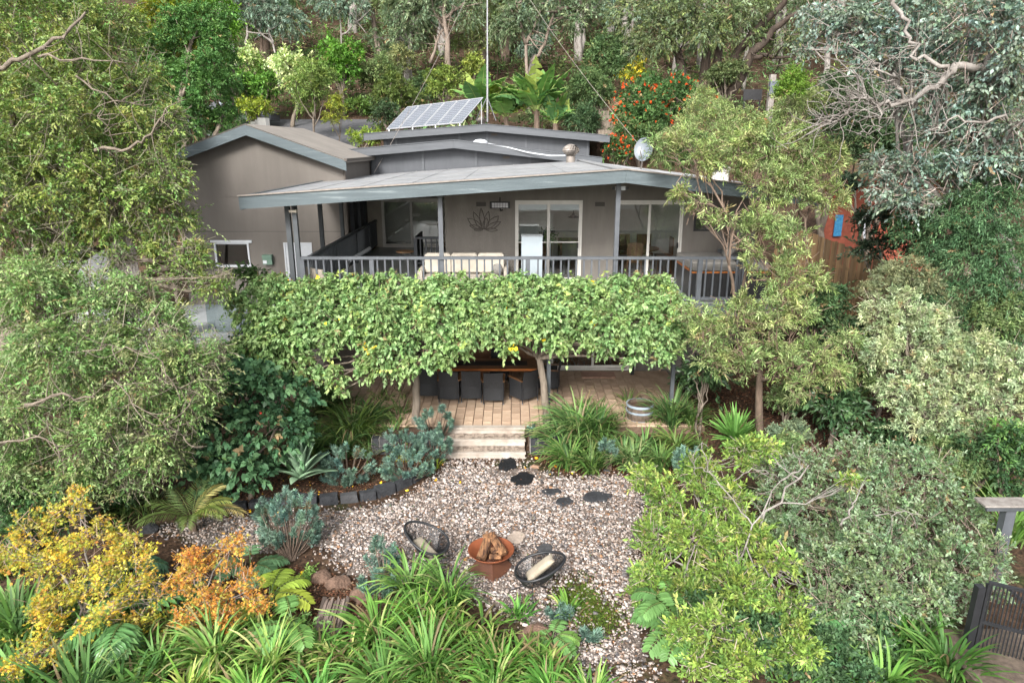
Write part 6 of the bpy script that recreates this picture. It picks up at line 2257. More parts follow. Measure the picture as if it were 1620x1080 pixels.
shrub('olive_shrub', 'dull olive small leaved shrub top behind the variegated one', 'shrub', 1420, 440, 15.6, 40, 30, [(.13, .15, .075), (.10, .12, .06), (.17, .18, .10)], .06, .03, 117, cover=2.6, trunk=.05, shape='dia', lumps=[(1400, 440, 15.4, 26), (1440, 430, 15.5, 30), (1470, 455, 15.3, 26), (1370, 460, 15.2, 18), (1500, 480, 15.2, 22)])

# ---- right foreground
GGR = [(.140, .205, .105), (.110, .175, .080), (.185, .245, .145), (.080, .135, .055), (.135, .18, .08)]
shrub('grey_green_shrub', 'big grey green small leaved shrub in the right foreground', 'shrub', 1430, 850, 10, 130, 120, GGR, .062, .034, 121, shape='dia', cover=1.65, nl=10, tl=.16, bark='bark_grey', trunk=.06, droop=.1, ldroop=.1, spread=.95, stems=(.24, .19, .16), stem_r=.004, fill=.45, mt='leaf_matt', tip=(.24, .30, .21),
      lumps=[(1235, 800, 11.0, 44), (1250, 850, 10.4, 46), (1225, 750, 11.6, 36), (1290, 745, 11.4, 45), (1350, 730, 11.5, 46), (1410, 740, 11.3, 48), (1470, 755, 11.0, 46), (1310, 800, 10.8, 50), (1380, 800, 10.8, 48), (1450, 830, 10.4, 52), (1520, 830, 10.2, 46), (1350, 870, 9.6, 58), (1430, 900, 9.2, 58), (1510, 900, 9.2, 50), (1560, 880, 9.4, 36), (1300, 900, 9.2, 48), (1380, 950, 8.5, 48), (1460, 950, 8.5, 42), (1310, 960, 8.4, 36), (1530, 940, 8.7, 32), (1490, 780, 10.9, 30), (1575, 930, 8.8, 22), (1360, 1000, 8.0, 26)])
MAG = [(.165, .25, .05), (.125, .20, .042), (.215, .28, .065), (.08, .145, .035), (.28, .31, .095)]
t, ctr, rad, f = shrub('yellow_green_shrub', 'bright yellow green large leaved shrub with pale bare branches, right of the gravel', 'shrub', 1130, 870, 9.5, 120, 150, MAG, .076, .034, 122, w=[4, 4, 2, 4, 1], shape='oval', cover=2.6, nl=8, tl=.17, bark='bark_silver', trunk=.055, hole=.4, droop=.05, ldroop=-.15, spread=.85, stems=(.36, .30, .26), stem_r=.0045, fill=.5, sub=5,
      lumps=[(1020, 755, 10.6, 22), (1050, 790, 10.3, 34), (1110, 760, 10.3, 34), (1175, 715, 10.6, 26), (1150, 790, 10.0, 38), (1215, 710, 10.6, 18), (1040, 850, 9.8, 40), (1100, 850, 9.6, 46), (1180, 850, 9.6, 40), (1030, 920, 9.3, 36), (1090, 930, 9.1, 46), (1165, 930, 8.5, 48), (1230, 890, 9.0, 32), (1240, 960, 8.2, 40), (1130, 1000, 7.8, 42), (1190, 1030, 7.5, 44), (1260, 1020, 7.6, 36), (1345, 762, 10.2, 16), (1280, 940, 9.0, 18), (1075, 1000, 7.9, 26), (1150, 1065, 7.15, 34), (1100, 1040, 7.5, 26)])
for pts, r0, r1 in (([(1190, 1000, 9.0), (1160, 920, 9.1), (1190, 830, 9.3), (1235, 760, 9.6)], .022, .008), ([(1160, 920, 9.1), (1210, 900, 8.9), (1285, 935, 8.9)], .014, .006), ([(1210, 900, 8.9), (1250, 905, 8.8), (1290, 950, 8.8)], .012, .005), ([(1190, 830, 9.3), (1160, 790, 9.6), (1120, 745, 9.9), (1110, 700, 10.2)], .012, .006),
                    ([(1235, 760, 9.6), (1270, 740, 9.7), (1255, 715, 9.9)], .014, .005), ([(1090, 960, 8.7), (1130, 990, 8.5), (1165, 1060, 8.2)], .012, .006), ([(1330, 830, 9.6), (1350, 800, 9.8), (1360, 775, 9.9)], .02, .008), ([(1100, 860, 9.3), (1080, 920, 9.1), (1090, 880, 9.0)], .01, .005),
                    ([(1385, 815, 9.6), (1420, 810, 9.6), (1460, 815, 9.6)], .008, .004), ([(1130, 745, 9.9), (1100, 740, 9.9), (1090, 715, 9.9)], .008, .004), ([(1160, 760, 9.7), (1190, 740, 9.7), (1225, 750, 9.7)], .010, .004)):
    m = MB()
    o_ = zig(pts, r0, r1, m, 4, .02)
    for _ in range(9):
        a = o_[brng.integers(0, len(o_))]
        e = a + unit(brng.normal(0, 1, 3) + np.array([0, -.4, .5])) * brng.uniform(.1, .32)
        m.tube(bez(a, (a + e) / 2 + brng.normal(0, .03, 3), e, 4), np.linspace(.006, .0025, 4), 4, caps=False)
    m.build('bare_branch', 'bark_silver', t, smooth_=True)

# ---- left foreground maples
YEL = [(.40, .32, .04), (.31, .30, .045), (.44, .28, .045), (.21, .26, .045), (.40, .19, .05), (.48, .40, .12)]
shrub('japanese_maple', 'golden yellow Japanese maple in the left foreground', 'tree', 130, 920, 8.6, 110, 120, YEL, .052, .050, 123, w=[5, 5, 3, 4, 1.2, 2], shape='star', cover=1.8, nl=7, tl=.17, bark='bark_silver', trunk=.035, droop=.1, ldroop=.0, spread=1.2, stems=(.28, .21, .16), stem_r=.003, fill=.5, squash=.6, up=2.0, upn=.5, mt='leaf_matt',
      lumps=[(45, 840, 9.3, 36), (110, 815, 9.4, 30), (150, 850, 9.1, 38), (210, 870, 9.0, 32), (70, 890, 8.9, 42), (150, 920, 8.7, 46), (215, 930, 8.7, 34), (80, 960, 8.4, 38), (160, 985, 8.1, 36), (60, 1030, 7.6, 34), (230, 975, 8.5, 24), (15, 880, 9.0, 30), (120, 780, 9.7, 14), (30, 1055, 7.4, 22), (250, 945, 8.7, 18)])
ORA = [(.40, .17, .04), (.42, .23, .05), (.30, .12, .035), (.38, .28, .055), (.24, .24, .05)]
shrub('japanese_maple', 'smaller orange Japanese maple right of the golden one', 'tree', 320, 930, 8.8, 70, 60, ORA, .048, .046, 124, w=[5, 4, 3, 3, 2], shape='star', cover=2.0, nl=7, tl=.16, bark='bark_silver', trunk=.025, droop=.1, ldroop=0, spread=1.2, stems=(.28, .21, .16), stem_r=.003, fill=.5, squash=.6, up=2.0, upn=.5, mt='leaf_matt',
      lumps=[(362, 872, 9.2, 30), (315, 898, 9.0, 32), (280, 925, 8.8, 28), (335, 938, 8.6, 32), (388, 915, 8.8, 26), (405, 948, 8.6, 22), (300, 975, 8.4, 28), (355, 975, 8.4, 24), (290, 880, 9.1, 18)])

# ---- blue green spurges: many bottle brush heads on bare stems
def spurge(label, px, py, y, rx, ry, nh, seed, base=None, hl=.17, L=.09):
    rng = np.random.default_rng(seed)
    nh = int(nh * 1.45)
    c = np.array(P(px, py, y))
    k = pxm(y, c[2])
    R = np.array([rx / k, rx / k * .8, ry / k])
    bx = c[0] if base is None else base[0]
    by = c[1] if base is None else base[1]
    gz = h1(bx, by)
    t = thing('spurge', label, 'shrub', (float(bx), float(by), gz), 'blue green spurges')
    v = unit(rng.normal(0, 1, (nh * 3, 3)))
    v = v[(v[:, 1] < .55)][:nh]
    p = c + v * R * rng.uniform(.72, 1.0, (len(v), 1))
    p[:, 2] = np.maximum(p[:, 2], gz + .10)
    f = Fol(seed)
    root = np.array([bx, by, gz])
    d = unit((p - root) * np.array([1, 1, .7]) + np.array([0, 0, .3]) + rng.normal(0, .06, p.shape))
    cols = [(.125, .20, .165), (.10, .175, .14), (.155, .235, .19), (.11, .185, .13)]
    f.twigs(p - d * hl * .6, d, hl, 84, L, .0095, cols, None, 'dia', .0, 1.2, -.02, upn=1.5, tvar=.22, lvar=.2)
    f.twigs(p + d * hl * .28, d, hl * .12, 18, L * .6, .011, [(.20, .31, .22), (.17, .28, .22)], None, 'dia', 0, .8, -.1)
    m = MB()
    for q, dd in zip(p, d):
        m.tube(bez(root + rng.normal(0, .03, 3) * [1, 1, 0], (root + q) / 2 + np.array([0, 0, -.04]) + (q - root) * [.18, .18, 0], q - dd * hl * .3, 5), np.linspace(.011, .007, 5), 5, caps=False)
    m.build('stem', 'bark_brown', t)
    f.build('foliage', 'leaf_matt', t)
    return t


spurge('large blue green spurge left of the gravel clearing', 460, 825, 11.0, 58, 50, 62, 301, base=G(462, 885)[:2])
spurge('blue green spurge behind the curved edging, right of the agave', 548, 738, 13.4, 44, 36, 44, 302)
spurge('blue green spurge above the curved edging near the steps', 645, 738, 13.5, 42, 30, 38, 303)
spurge('tall blue green spurge at the foot of the left canopy trunk', 688, 668, 15.1, 32, 26, 26, 304, base=(P(690, 680, 15.1)[0], 15.15))
spurge('blue green spurge spilling beside the left end of the steps', 690, 705, 14.3, 26, 22, 22, 305)
spurge('small blue green spurge by the wall behind the left bed', 635, 700, 14.5, 30, 14, 18, 306)
spurge('narrow blue green spurge left of the string chair', 605, 880, 10.1, 26, 34, 16, 307, base=G(610, 925)[:2])
spurge('low blue green spurge among the front strap leaves', 595, 925, 9.5, 28, 24, 15, 308)
spurge('blue green spurge half hidden behind the yellow green shrub', 1090, 728, 13.0, 28, 20, 22, 309)
spurge('little blue green spurge in the right strap leaf bed', 965, 708, 13.9, 18, 9, 8, 310)
spurge('little blue green spurge at the front of the gravel', 882, 985, 9.0, 22, 16, 9, 311)
spurge('smallest blue green spurge in the front gravel', 935, 1025, 8.5, 14, 18, 6, 312)
spurge('tiny blue green spurge in the pocket right of the steps', 838, 680, 15.1, 8, 6, 4, 313)

# ---- agave: each leaf a part
ax, ay, _ = G(476, 766, .25)
ag = thing('agave', 'large pale green agave rosette in the left bed', 'agave', (ax, ay, h1(ax, ay)))
rng = np.random.default_rng(77)
for i in range(26):
    a = i * 2.399963
    lvl = i / 25
    e0 = math.radians(16 + 66 * lvl)
    L = .80 - .12 * lvl
    Wd = .235 - .04 * lvl
    n = 8
    out = Vector((math.cos(a), math.sin(a), 0))
    sd_ = Vector((-math.sin(a), math.cos(a), 0))
    p = Vector((ax, ay, h1(ax, ay) + .36 + .14 * lvl)) + out * .03
    V, F_ = [], []
    for k in range(n + 1):
        t_ = k / n
        w = Wd * (.55 + .45 * math.sin(min(1, t_ * 1.7) * 1.57)) * (1 - t_ ** 3.2) + .004
        el = e0 + .15 - .45 * t_ * (1 - lvl * .6)
        dn_ = Vector((-out.x * math.sin(el), -out.y * math.sin(el), math.cos(el)))
        V += [p + sd_ * w / 2 + dn_ * w * .22, p - dn_ * 0, p - sd_ * w / 2 + dn_ * w * .22, p - dn_ * (.03 * (1 - t_))]
        p = p + (out * math.cos(el) + Vector((0, 0, math.sin(el)))) * (L / n)
    for k in range(n):
        q = k * 4
        F_ += [(q, q + 1, q + 5, q + 4), (q + 1, q + 2, q + 6, q + 5), (q + 2, q + 3, q + 7, q + 6), (q + 3, q, q + 4, q + 7)]
    obj('leaf', V, F_, M.get('agave') or mat('agave', (.23, .34, .215), (.17, .27, .165), 2.5, .5, c3=(.28, .38, .25)), ag, smooth_=True)

# ---- strap leaf clumps
def clump(name, label, px, py, n, L, W, cols, seed, w=None, z=None, group=None, e0=(50, 88), curl=(1.0, 2.1), r0=.12, cat='strap leaf plant', mt='leaf_satin', flower=None, y=None, stem=0):
    if y is None:
        x, y, _ = G(px, py, z if z is not None else .1)
    else:
        x = P(px, py, y)[0]
    gz = h1(x, y) if z is None else z
    f = Fol(seed)
    rv = np.random.default_rng(seed + 5000)
    L = L * rv.uniform(.8, 1.25)
    cols = np.asarray(cols) * rv.uniform(.78, 1.15) * np.array([rv.uniform(.8, 1.1), 1, rv.uniform(.8, 1.3)])
    e0 = (e0[0] + rv.uniform(-8, 12), e0[1])
    curl = (curl[0] * rv.uniform(.55, 1.1), curl[1] * rv.uniform(.75, 1.1))
    f.blades((x, y, gz + stem), n, L, W, cols, w, e0, curl, r0=r0)
    if stem:
        t = thing(name, label, cat, (x, y, gz), group)
        MB().tube([(x, y, gz - .02), (x + .02, y, gz + stem * .5), (x, y, gz + stem + .05)], [.06, .055, .05], 8).build('stem', 'bark_brown', t)
        f.build('foliage', mt, t)
        return t
    o = f.build(name, mt, None, loc=(x, y, gz))
    tag(o, label, cat, group)
    return o


AG = [(.070, .13, .035), (.095, .16, .040), (.045, .085, .024), (.13, .19, .055), (.17, .19, .07)]
gA = 'dark strap leaf clumps in the beds'
for i, (px, py, n, L, lb) in enumerate([(560, 700, 110, .95, 'dark strap leaf clump behind the spurges of the left bed'), (590, 690, 110, .75, 'strap leaf clump at the left edge of the patio'), (520, 670, 100, .95, 'dark strap leaf clump beside the red flowered shrub'), (500, 715, 80, .8, 'low dark strap leaf clump above the agave'),
                                       (530, 655, 80, .8, 'strap leaf clump under the left end of the canopy'), (585, 700, 60, .6, 'short strap leaf clump behind the yellow leaved tufts'),
                                       (915, 700, 150, .95, 'strap leaf clump spilling towards the stepping stones'), (900, 735, 90, .7, 'low strap leaf clump at the corner of the right bed'), (945, 700, 120, .8, 'tall strap leaf clump behind the first one of the right bed'), (990, 730, 120, .75, 'strap leaf clump in front of the barrel'),
                                       (1062, 690, 120, .85, 'strap leaf clump at the right of the barrel'), (1070, 715, 110, .85, 'strap leaf clump near the yucca'), (1020, 715, 70, .7, 'small strap leaf clump below the barrel'), (888, 712, 80, .75, 'strap leaf clump nearest the dark block wall'), (935, 742, 70, .6, 'low strap leaf clump over the pebble edge'), (958, 720, 90, .75, 'strap leaf clump between the barrel and the stepping stones'), (1003, 742, 70, .6, 'low strap leaf clump beside the tan rock'), (1045, 738, 80, .7, 'strap leaf clump behind the half hidden spurge'), (1092, 690, 90, .8, 'strap leaf clump just left of the yucca'), (478, 690, 90, .9, 'strap leaf clump pressed against the red flowered shrub'), (622, 700, 50, .55, 'short strap leaf clump by the left block wall'), (548, 716, 80, .75, 'strap leaf clump right behind the spurge above the edging')]):
    clump('strap_leaf_clump', lb, px, py, int(n * 1.7), L * 1.25, .042, AG, 400 + i, [4, 4, 4, 3, 1], group=gA)
YG = [(.30, .30, .03), (.22, .26, .03), (.14, .20, .03), (.38, .34, .05)]
clump('yellow_tuft', 'yellow green strap leaf tuft between the spurges by the steps', 640, 722, 60, .45, .03, YG, 421)
clump('yellow_tuft', 'yellowing tuft hanging over the stones near the steps', 688, 735, 30, .38, .03, YG, 422)
YU = [(.13, .25, .05), (.10, .20, .04), (.17, .30, .07), (.09, .17, .04)]
clump('yucca', 'spiky bright green yucca at the right of the patio', 1165, 664, 170, .95, .06, YU, 430, e0=(8, 88), curl=(.0, .4), r0=.05, cat='yucca', stem=.40, y=14.75)
FR = [(.085, .185, .032), (.12, .235, .042), (.055, .13, .022), (.17, .26, .055), (.27, .30, .10), (.16, .13, .06)]
gF = 'arching strap leaf plants along the front'
k0 = 440
for i, (px, py, n, L, lb) in enumerate([(650, 935, 80, .95, 'tall strap leaf plant in front of the left string chair'), (708, 945, 64, .85, 'tall strap leaf plant between the string chair and the fire pit'), (668, 985, 80, .82, 'arching strap leaf plant below the left string chair'), (735, 1015, 60, .55, 'arching strap leaf plant in front of the fire pit'),
                                       (600, 1010, 60, .72, 'strap leaf plant right of the split stump'), (680, 1065, 80, .75, 'broad strap leaf plant at the bottom edge, centre left'), (790, 1060, 70, .52, 'strap leaf plant in front of the half buried rock'), (780, 1090, 60, .6, 'strap leaf plant cut by the bottom edge, centre'),
                                       (870, 1095, 90, .55, 'bright strap leaf plant at the bottom, below the small spurge'), (935, 1105, 60, .45, 'bright strap leaf plant at the bottom beside the gravel strip'), (610, 1085, 60, .7, 'strap leaf plant at the bottom edge near the stump'), (845, 1040, 36, .4, 'small strap leaf plant behind the bottom row'), (720, 950, 30, .6, 'small strap leaf plant in front of the pedestal'),
                                       (340, 1040, 70, .75, 'striped strap leaf plant under the orange maple'), (300, 1100, 70, .8, 'striped strap leaf plant at the bottom left of the stump'), (430, 1050, 60, .7, 'striped strap leaf plant left of the stump'), (400, 1120, 80, .75, 'cream striped plant at the bottom edge, left of centre'), (250, 1060, 50, .7, 'strap leaf plant below the golden maple'), (500, 1100, 60, .6, 'strap leaf plant at the bottom below the stump'), (900, 960, 24, .35, 'wispy grass tuft in front of the right string chair'), (820, 965, 30, .40, 'grass tuft beside the fire pit pedestal')]):
    st_w = [1.5, 2, 1.5, 3, 2, .3] if 'striped' in lb else [4, 4, 4, 1.4, .5, .5]
    clump('arching_strap_plant', lb, px, py, int(n * 1.5), L * 1.08, .034, FR, k0 + i, st_w, group=gF, e0=(45, 86), curl=(.9, 2.2), r0=.12, stem=.0)
BL = [(.07, .15, .035), (.09, .19, .04), (.05, .11, .03), (.12, .21, .06)]
gB = 'tall iris like leaves at the bottom left'
for i, (px, py, n, L, lb) in enumerate([(30, 1000, 90, .9, 'tall green blade plant under the golden maple, left edge'), (40, 1090, 110, .9, 'tall green blade plant in the bottom left corner'), (130, 1110, 90, .8, 'green blade plant at the bottom, below the golden maple'), (210, 1100, 60, .7, 'green blade plant beside the feather leaves, bottom left'), (10, 900, 60, .8, 'green blade plant behind the golden maple at the edge'), (170, 800, 60, .8, 'dark blade plant in the shade of the drooping tree')]):
    clump('blade_plant', lb, px, py, n, L, .045, BL, 470 + i, group=gB, e0=(50, 86), curl=(.8, 1.8), r0=.2)
gC = 'strap leaf plants under the grey green shrub'
for i, (px, py, n, L, lb) in enumerate([(1500, 1060, 90, .75, 'arching strap leaf plant left of the black gate'), (1440, 1020, 60, .8, 'dark strap leaf plant under the grey green shrub'), (1400, 1080, 60, .7, 'dark strap leaf plant at the bottom under the grey green shrub'), (1600, 850, 90, 1.1, 'tall flax like plant behind the gate post'), (1560, 790, 80, 1.0, 'flax like plant left of the gate post'), (1330, 1060, 50, .7, 'strap leaf plant between the two foreground shrubs')]):
    clump('strap_leaf_clump', lb, px, py, n, L, .042, BL, 480 + i, group=gC, e0=(45, 88), curl=(.8, 1.9), r0=.15)

r9 = np.random.default_rng(4242)
f = Fol(4243)
for poly, n, cols, L, W in (([(180, 990), (420, 990), (460, 1030), (600, 1010), (720, 990), (860, 1030), (930, 1079), (180, 1079)], 120, FR, .55, .036), ([(0, 930), (200, 960), (240, 1079), (0, 1079)], 26, BL, .7, .04), ([(1220, 1000), (1480, 990), (1540, 1079), (1220, 1079)], 26, BL, .5, .035),
                            ([(480, 640), (640, 640), (640, 720), (500, 740)], 26, AG, .6, .035), ([(880, 660), (1110, 660), (1110, 735), (900, 745)], 34, AG, .6, .035), ([(120, 780), (250, 780), (250, 840), (120, 850)], 16, AG, .5, .03)):
    pp = np.array([G(a, b)[:2] for a, b in poly])
    x = r9.uniform(pp[:, 0].min(), pp[:, 0].max(), n * 5)
    y = r9.uniform(pp[:, 1].min(), pp[:, 1].max(), n * 5)
    kx = inside(pp, x, y)
    for a, b in list(zip(x[kx], y[kx]))[:n]:
        f.blades((a, b, h1(a, b)), 26, L * r9.uniform(.6, 1.1), W, np.asarray(cols) * r9.uniform(.65, 1.1), None, (35, 85), (.9, 2.2), r0=.12)
tag(f.build('undergrowth', 'leaf_satin', None, loc=(0, 10, 0)), 'thick low blades filling the beds between the clumps', 'undergrowth', kind='stuff')

# ---- palm and big feather leaves
def frondy(name, label, cat, px, py, y, specs, seed, stemh=.1, part='frond', mt='leaf_satin'):
    x = P(px, py, y)[0]
    gz = h1(x, y)
    t = thing(name, label, cat, (x, y, gz))
    if stemh > .05:
        MB().tube([(x, y, gz - .05), (x, y, gz + stemh)], .07, 8).build('stem', 'bark_brown', t)
    for i, s in enumerate(specs):
        f = Fol(seed + i)
        s = dict(s)
        f.frond((x, y, gz + stemh), **s)
        f.build(part, mt, t)
    return t


rng = np.random.default_rng(88)
sp_ = [dict(az=a, L=rng.uniform(.8, 1.15), e0=e, curl=rng.uniform(1.1, 1.6), nleaf=26, ll=.30, lw=.018, col=c, vee=.25) for a, e, c in ((.1, 1.0, (.20, .23, .06)), (-.5, .9, (.15, .20, .05)), (-1.2, .8, (.12, .17, .05)), (.6, 1.2, (.26, .24, .09)), (3.2, .9, (.10, .15, .04)), (2.5, 1.1, (.10, .15, .05)), (-2.3, .8, (.12, .18, .05)), (1.4, 1.2, (.09, .13, .04)), (-.1, .7, (.30, .25, .10)))]
frondy('small_palm', 'small palm with arching yellowing fronds left of the gravel', 'palm', 300, 795, 11.4, sp_, 500, .25)


def split_leaf(name, label, px, py, y, n, seed, L=.46, cols=((.07, .15, .045), (.095, .19, .055)), part='leaf', hgt=.55):
    """big split leaves, each a part"""
    rng = np.random.default_rng(seed)
    x = P(px, py, y)[0]
    gz = h1(x, y)
    t = thing(name, label, 'split leaf plant', (x, y, gz), 'split leaf plants')
    for i in range(n):
        az = rng.uniform(0, 6.283)
        e = rng.uniform(.75, 1.35)
        h_ = hgt * rng.uniform(.5, 1.1)
        b = np.array([x, y, gz]) + np.array([math.cos(az), math.sin(az), 0]) * h_ * .55 + np.array([0, 0, h_])
        f = Fol(seed * 31 + i)
        f.tube(bez((x, y, gz), np.array([x, y, gz]) + (b - np.array([x, y, gz])) * [.3, .3, .7], b, 5), .010, (.08, .14, .04), 4)
        c = cols[int(rng.integers(0, len(cols)))]
        f.frond(b, az=az, L=L * rng.uniform(.8, 1.15), e0=.25, curl=1.0, nleaf=10, ll=L * .52, lw=.085 * L / .55, col=c, vee=.22, sweep=.5, shape='oval', start=.04, taper=.5, rr=.008, seg=8)
        f.build(part, 'leaf_glossy', t)
    return t


split_leaf('split_leaf_plant', 'glossy split leaf plant at the bottom below the yellow green shrub, left part', 1062, 1020, 8.7, 12, 601, L=.40)
split_leaf('split_leaf_plant', 'glossy split leaf plant at the bottom beneath the yellow green shrub', 1075, 1060, 8.2, 12, 602)
split_leaf('split_leaf_plant', 'dark split leaf plant between the foreground shrubs', 1330, 1045, 8.5, 10, 603, cols=((.04, .09, .04), (.05, .11, .05)))
split_leaf('split_leaf_plant', 'split leaf plant below the grey green shrub beside the strap leaves', 1260, 1080, 8.2, 9, 604, cols=((.04, .11, .05), (.07, .17, .06)))
split_leaf('split_leaf_plant', 'yellowing split leaf plant right of the orange maple', 425, 935, 9.2, 7, 605, cols=((.25, .30, .04), (.20, .28, .04)), L=.5, hgt=.35)
split_leaf('split_leaf_plant', 'feathery split leaf plant left of the big spurge', 395, 890, 10.0, 9, 606, cols=((.08, .16, .07), (.10, .19, .09)), L=.42, hgt=.3)
split_leaf('split_leaf_plant', 'split leaf plant at the bottom between blade plants', 215, 1010, 8.4, 9, 607, L=.6, cols=((.10, .2, .06), (.07, .16, .05)))
split_leaf('split_leaf_plant', 'split leaf plant at the bottom edge in front of the rock', 872, 1050, 8.4, 6, 608, L=.32, hgt=.25, cols=((.10, .2, .06), (.12, .22, .05)))
split_leaf('split_leaf_plant', 'grey green fingered plant between the two maples', 265, 880, 9.4, 9, 609, L=.42, hgt=.4, cols=((.06, .12, .08), (.07, .14, .09)))
split_leaf('split_leaf_plant', 'dark fingered plant beside the boulder under the drooping tree', 195, 850, 9.8, 8, 610, L=.42, hgt=.4, cols=((.04, .09, .05), (.05, .11, .06)))
split_leaf('split_leaf_plant', 'green fingered plant at the bottom centre between strap leaves', 470, 1040, 8.5, 7, 611, L=.42, hgt=.4, cols=((.10, .2, .05), (.12, .24, .07)))

# ---- broad leaved fillers
def filler(label, px, py, y, rx, ry, cols, L, W, seed, shape='dia', cover=1.8, nlump=8, **k):
    return shrub('broad_leaved_shrub', label, 'shrub', px, py, y, rx, ry, cols, L, W, seed, shape=shape, cover=cover, nlump=nlump, **k)


DK = [(.035, .075, .030), (.05, .10, .04), (.025, .055, .022), (.07, .12, .05)]
filler('dark glossy big leaved shrub below the feathery tree', 1110, 600, 16.6, 46, 30, DK, .17, .075, 701, mt='leaf_glossy')
filler('dark glossy big leaved shrub left of the variegated one', 1320, 640, 14.6, 60, 40, DK, .17, .075, 702, mt='leaf_glossy')
filler('dark low shrub under the variegated shrub', 1420, 690, 13.8, 60, 30, DK, .10, .05, 703)
filler('dark shrub under the right canopy end', 1110, 590, 15.4, 30, 30, DK, .15, .065, 704, mt='leaf_glossy')
filler('dark green shrub at the far right behind the flax', 1560, 730, 12.4, 70, 45, DK, .09, .045, 705)
filler('dark shrub in the shade behind the lower right trunk', 1290, 480, 17.5, 70, 50, DK + [(.10, .13, .06)], .12, .05, 706)
filler('shaded shrub beneath the fence by the feathery tree', 1330, 530, 16.4, 60, 40, DK + [(.10, .13, .06)], .10, .05, 707)
filler('bushy green undergrowth below the drooping tree at the left edge', 30, 820, 10.6, 90, 50, [(.04, .085, .03), (.06, .12, .04), (.03, .06, .025)], .07, .035, 708)
filler('dark undergrowth below the drooping tree near the palm', 150, 770, 11.6, 90, 40, DK, .07, .035, 709)
filler('dark creeper mass under the grey green shrub', 1370, 1040, 8.9, 130, 50, [(.05, .10, .045), (.07, .13, .055), (.035, .07, .03)], .07, .04, 710)
filler('dark undergrowth beneath the yellow green shrub', 1170, 1010, 9.3, 90, 60, DK, .08, .04, 711)
filler('shadowed foliage at the far right bottom behind the gate', 1600, 700, 12.0, 50, 40, DK + BL, .10, .04, 712)
filler('pale green low shrub on the right slope under the feathery tree', 1250, 680, 13.6, 40, 14, [(.13, .17, .10), (.10, .14, .08)], .06, .03, 713)
filler('low green leafy plant right of the stump', 470, 985, 9.2, 26, 18, [(.10, .20, .05), (.14, .24, .08)], .10, .045, 714, nlump=5)
filler('low leafy tuft at the foot of the large spurge', 490, 905, 10.2, 16, 12, [(.12, .22, .05), (.15, .25, .06)], .05, .03, 715, nlump=4)
filler('green shrub between the drooping tree and the canopy', 400, 440, 19.0, 30, 24, [(.07, .12, .04), (.05, .10, .03)], .22, .07, 716, nlump=5)
filler('dense dark shrub under the left end of the canopy', 440, 570, 15.6, 60, 45, DK, .12, .06, 717)
filler('dark shrub beyond the canopy in front of the glass fence', 380, 560, 16.2, 40, 40, DK, .10, .05, 718)

MG = [(.10, .155, .055), (.13, .185, .07), (.075, .12, .04), (.16, .20, .09)]
filler('loose mid green shrub at the foot of the feathery tree', 1250, 625, 15.2, 46, 26, MG, .09, .03, 721, shape='dia')
filler('mid green shrub between the feathery tree and the variegated shrub', 1350, 600, 14.8, 46, 44, MG, .09, .03, 722, shape='dia')
filler('olive shrub spilling between the grey green and the variegated shrubs', 1500, 720, 12.6, 60, 26, MG, .07, .03, 723)
filler('soft green shrub under the ferny tree beside the variegated shrub', 1590, 500, 14.6, 50, 40, MG, .09, .03, 724, shape='dia')
filler('feathery green shrub below the deck corner', 1120, 520, 15.4, 36, 26, FEA, .11, .02, 725, shape='dia')
filler('small bright green shrub at the top of the yellow green one', 1255, 705, 12.6, 34, 20, MG, .07, .03, 726)

filler('olive green mass filling the gap behind the large drooping tree', 60, 240, 19.5, 150, 130, OLIVE, .13, .06, 731, nlump=16)

# ---- fallen leaves and mulch: nobody could count them
def litter(name, label, poly, n, cols, w, L, seed, z=.012):
    rng = np.random.default_rng(seed)
    pp = np.array([G(a, b)[:2] for a, b in poly])
    x = rng.uniform(pp[:, 0].min(), pp[:, 0].max(), n * 4)
    y = rng.uniform(pp[:, 1].min(), pp[:, 1].max(), n * 4)
    k = inside(pp, x, y)
    x, y = x[k][:n], y[k][:n]
    m = len(x)
    d = rng.normal(0, 1, (m, 3)) * np.array([1, 1, .25])
    V, Fa, kv = leaves(rng, np.stack([x, y, H(x, y) + z + rng.uniform(0, .02, m)], 1), d, L * rng.uniform(.5, 1.2, m), L * .55 * rng.uniform(.6, 1.1, m), 'dia', 1.0, .25)
    col = palette(rng, cols, m, w) * np.exp(rng.normal(0, .2, (m, 1)))
    o = obj(name, V, Fa, 'leaf_matt', None, col=np.repeat(col, kv, 0), loc=(float(x.mean()), float(y.mean()), 0))
    tag(o, label, 'litter', kind='stuff')


MU = [(.16, .075, .045), (.10, .05, .03), (.24, .13, .08), (.06, .035, .025), (.30, .22, .15)]
litter('leaf_litter', 'brown mulch and fallen leaves round the stump in front', [(440, 890), (600, 930), (600, 1060), (540, 1079), (430, 1079), (400, 980)], 5200, MU, [4, 4, 2, 3, 1], .06, 801)
litter('leaf_litter', 'mulch and yellow fallen leaves in the left bed', [(250, 800), (420, 800), (520, 792), (620, 770), (690, 730), (690, 690), (560, 690), (430, 740), (240, 780)], 5200, MU + [(.60, .36, .03)], [4, 4, 2, 3, .6, .7], .06, 802, z=.02)
litter('leaf_litter', 'brown mulch along the edge of the right bed', [(835, 722), (870, 745), (990, 758), (1100, 775), (1130, 740), (1000, 735), (880, 715)], 3200, MU + [(.60, .36, .03)], [4, 4, 2, 3, .6, .25], .055, 803)
litter('leaf_litter', 'reddish brown mulch on the right slope', [(1080, 640), (1420, 640), (1460, 720), (1100, 720)], 6000, MU, [6, 4, 2, 3, .6], .08, 804)
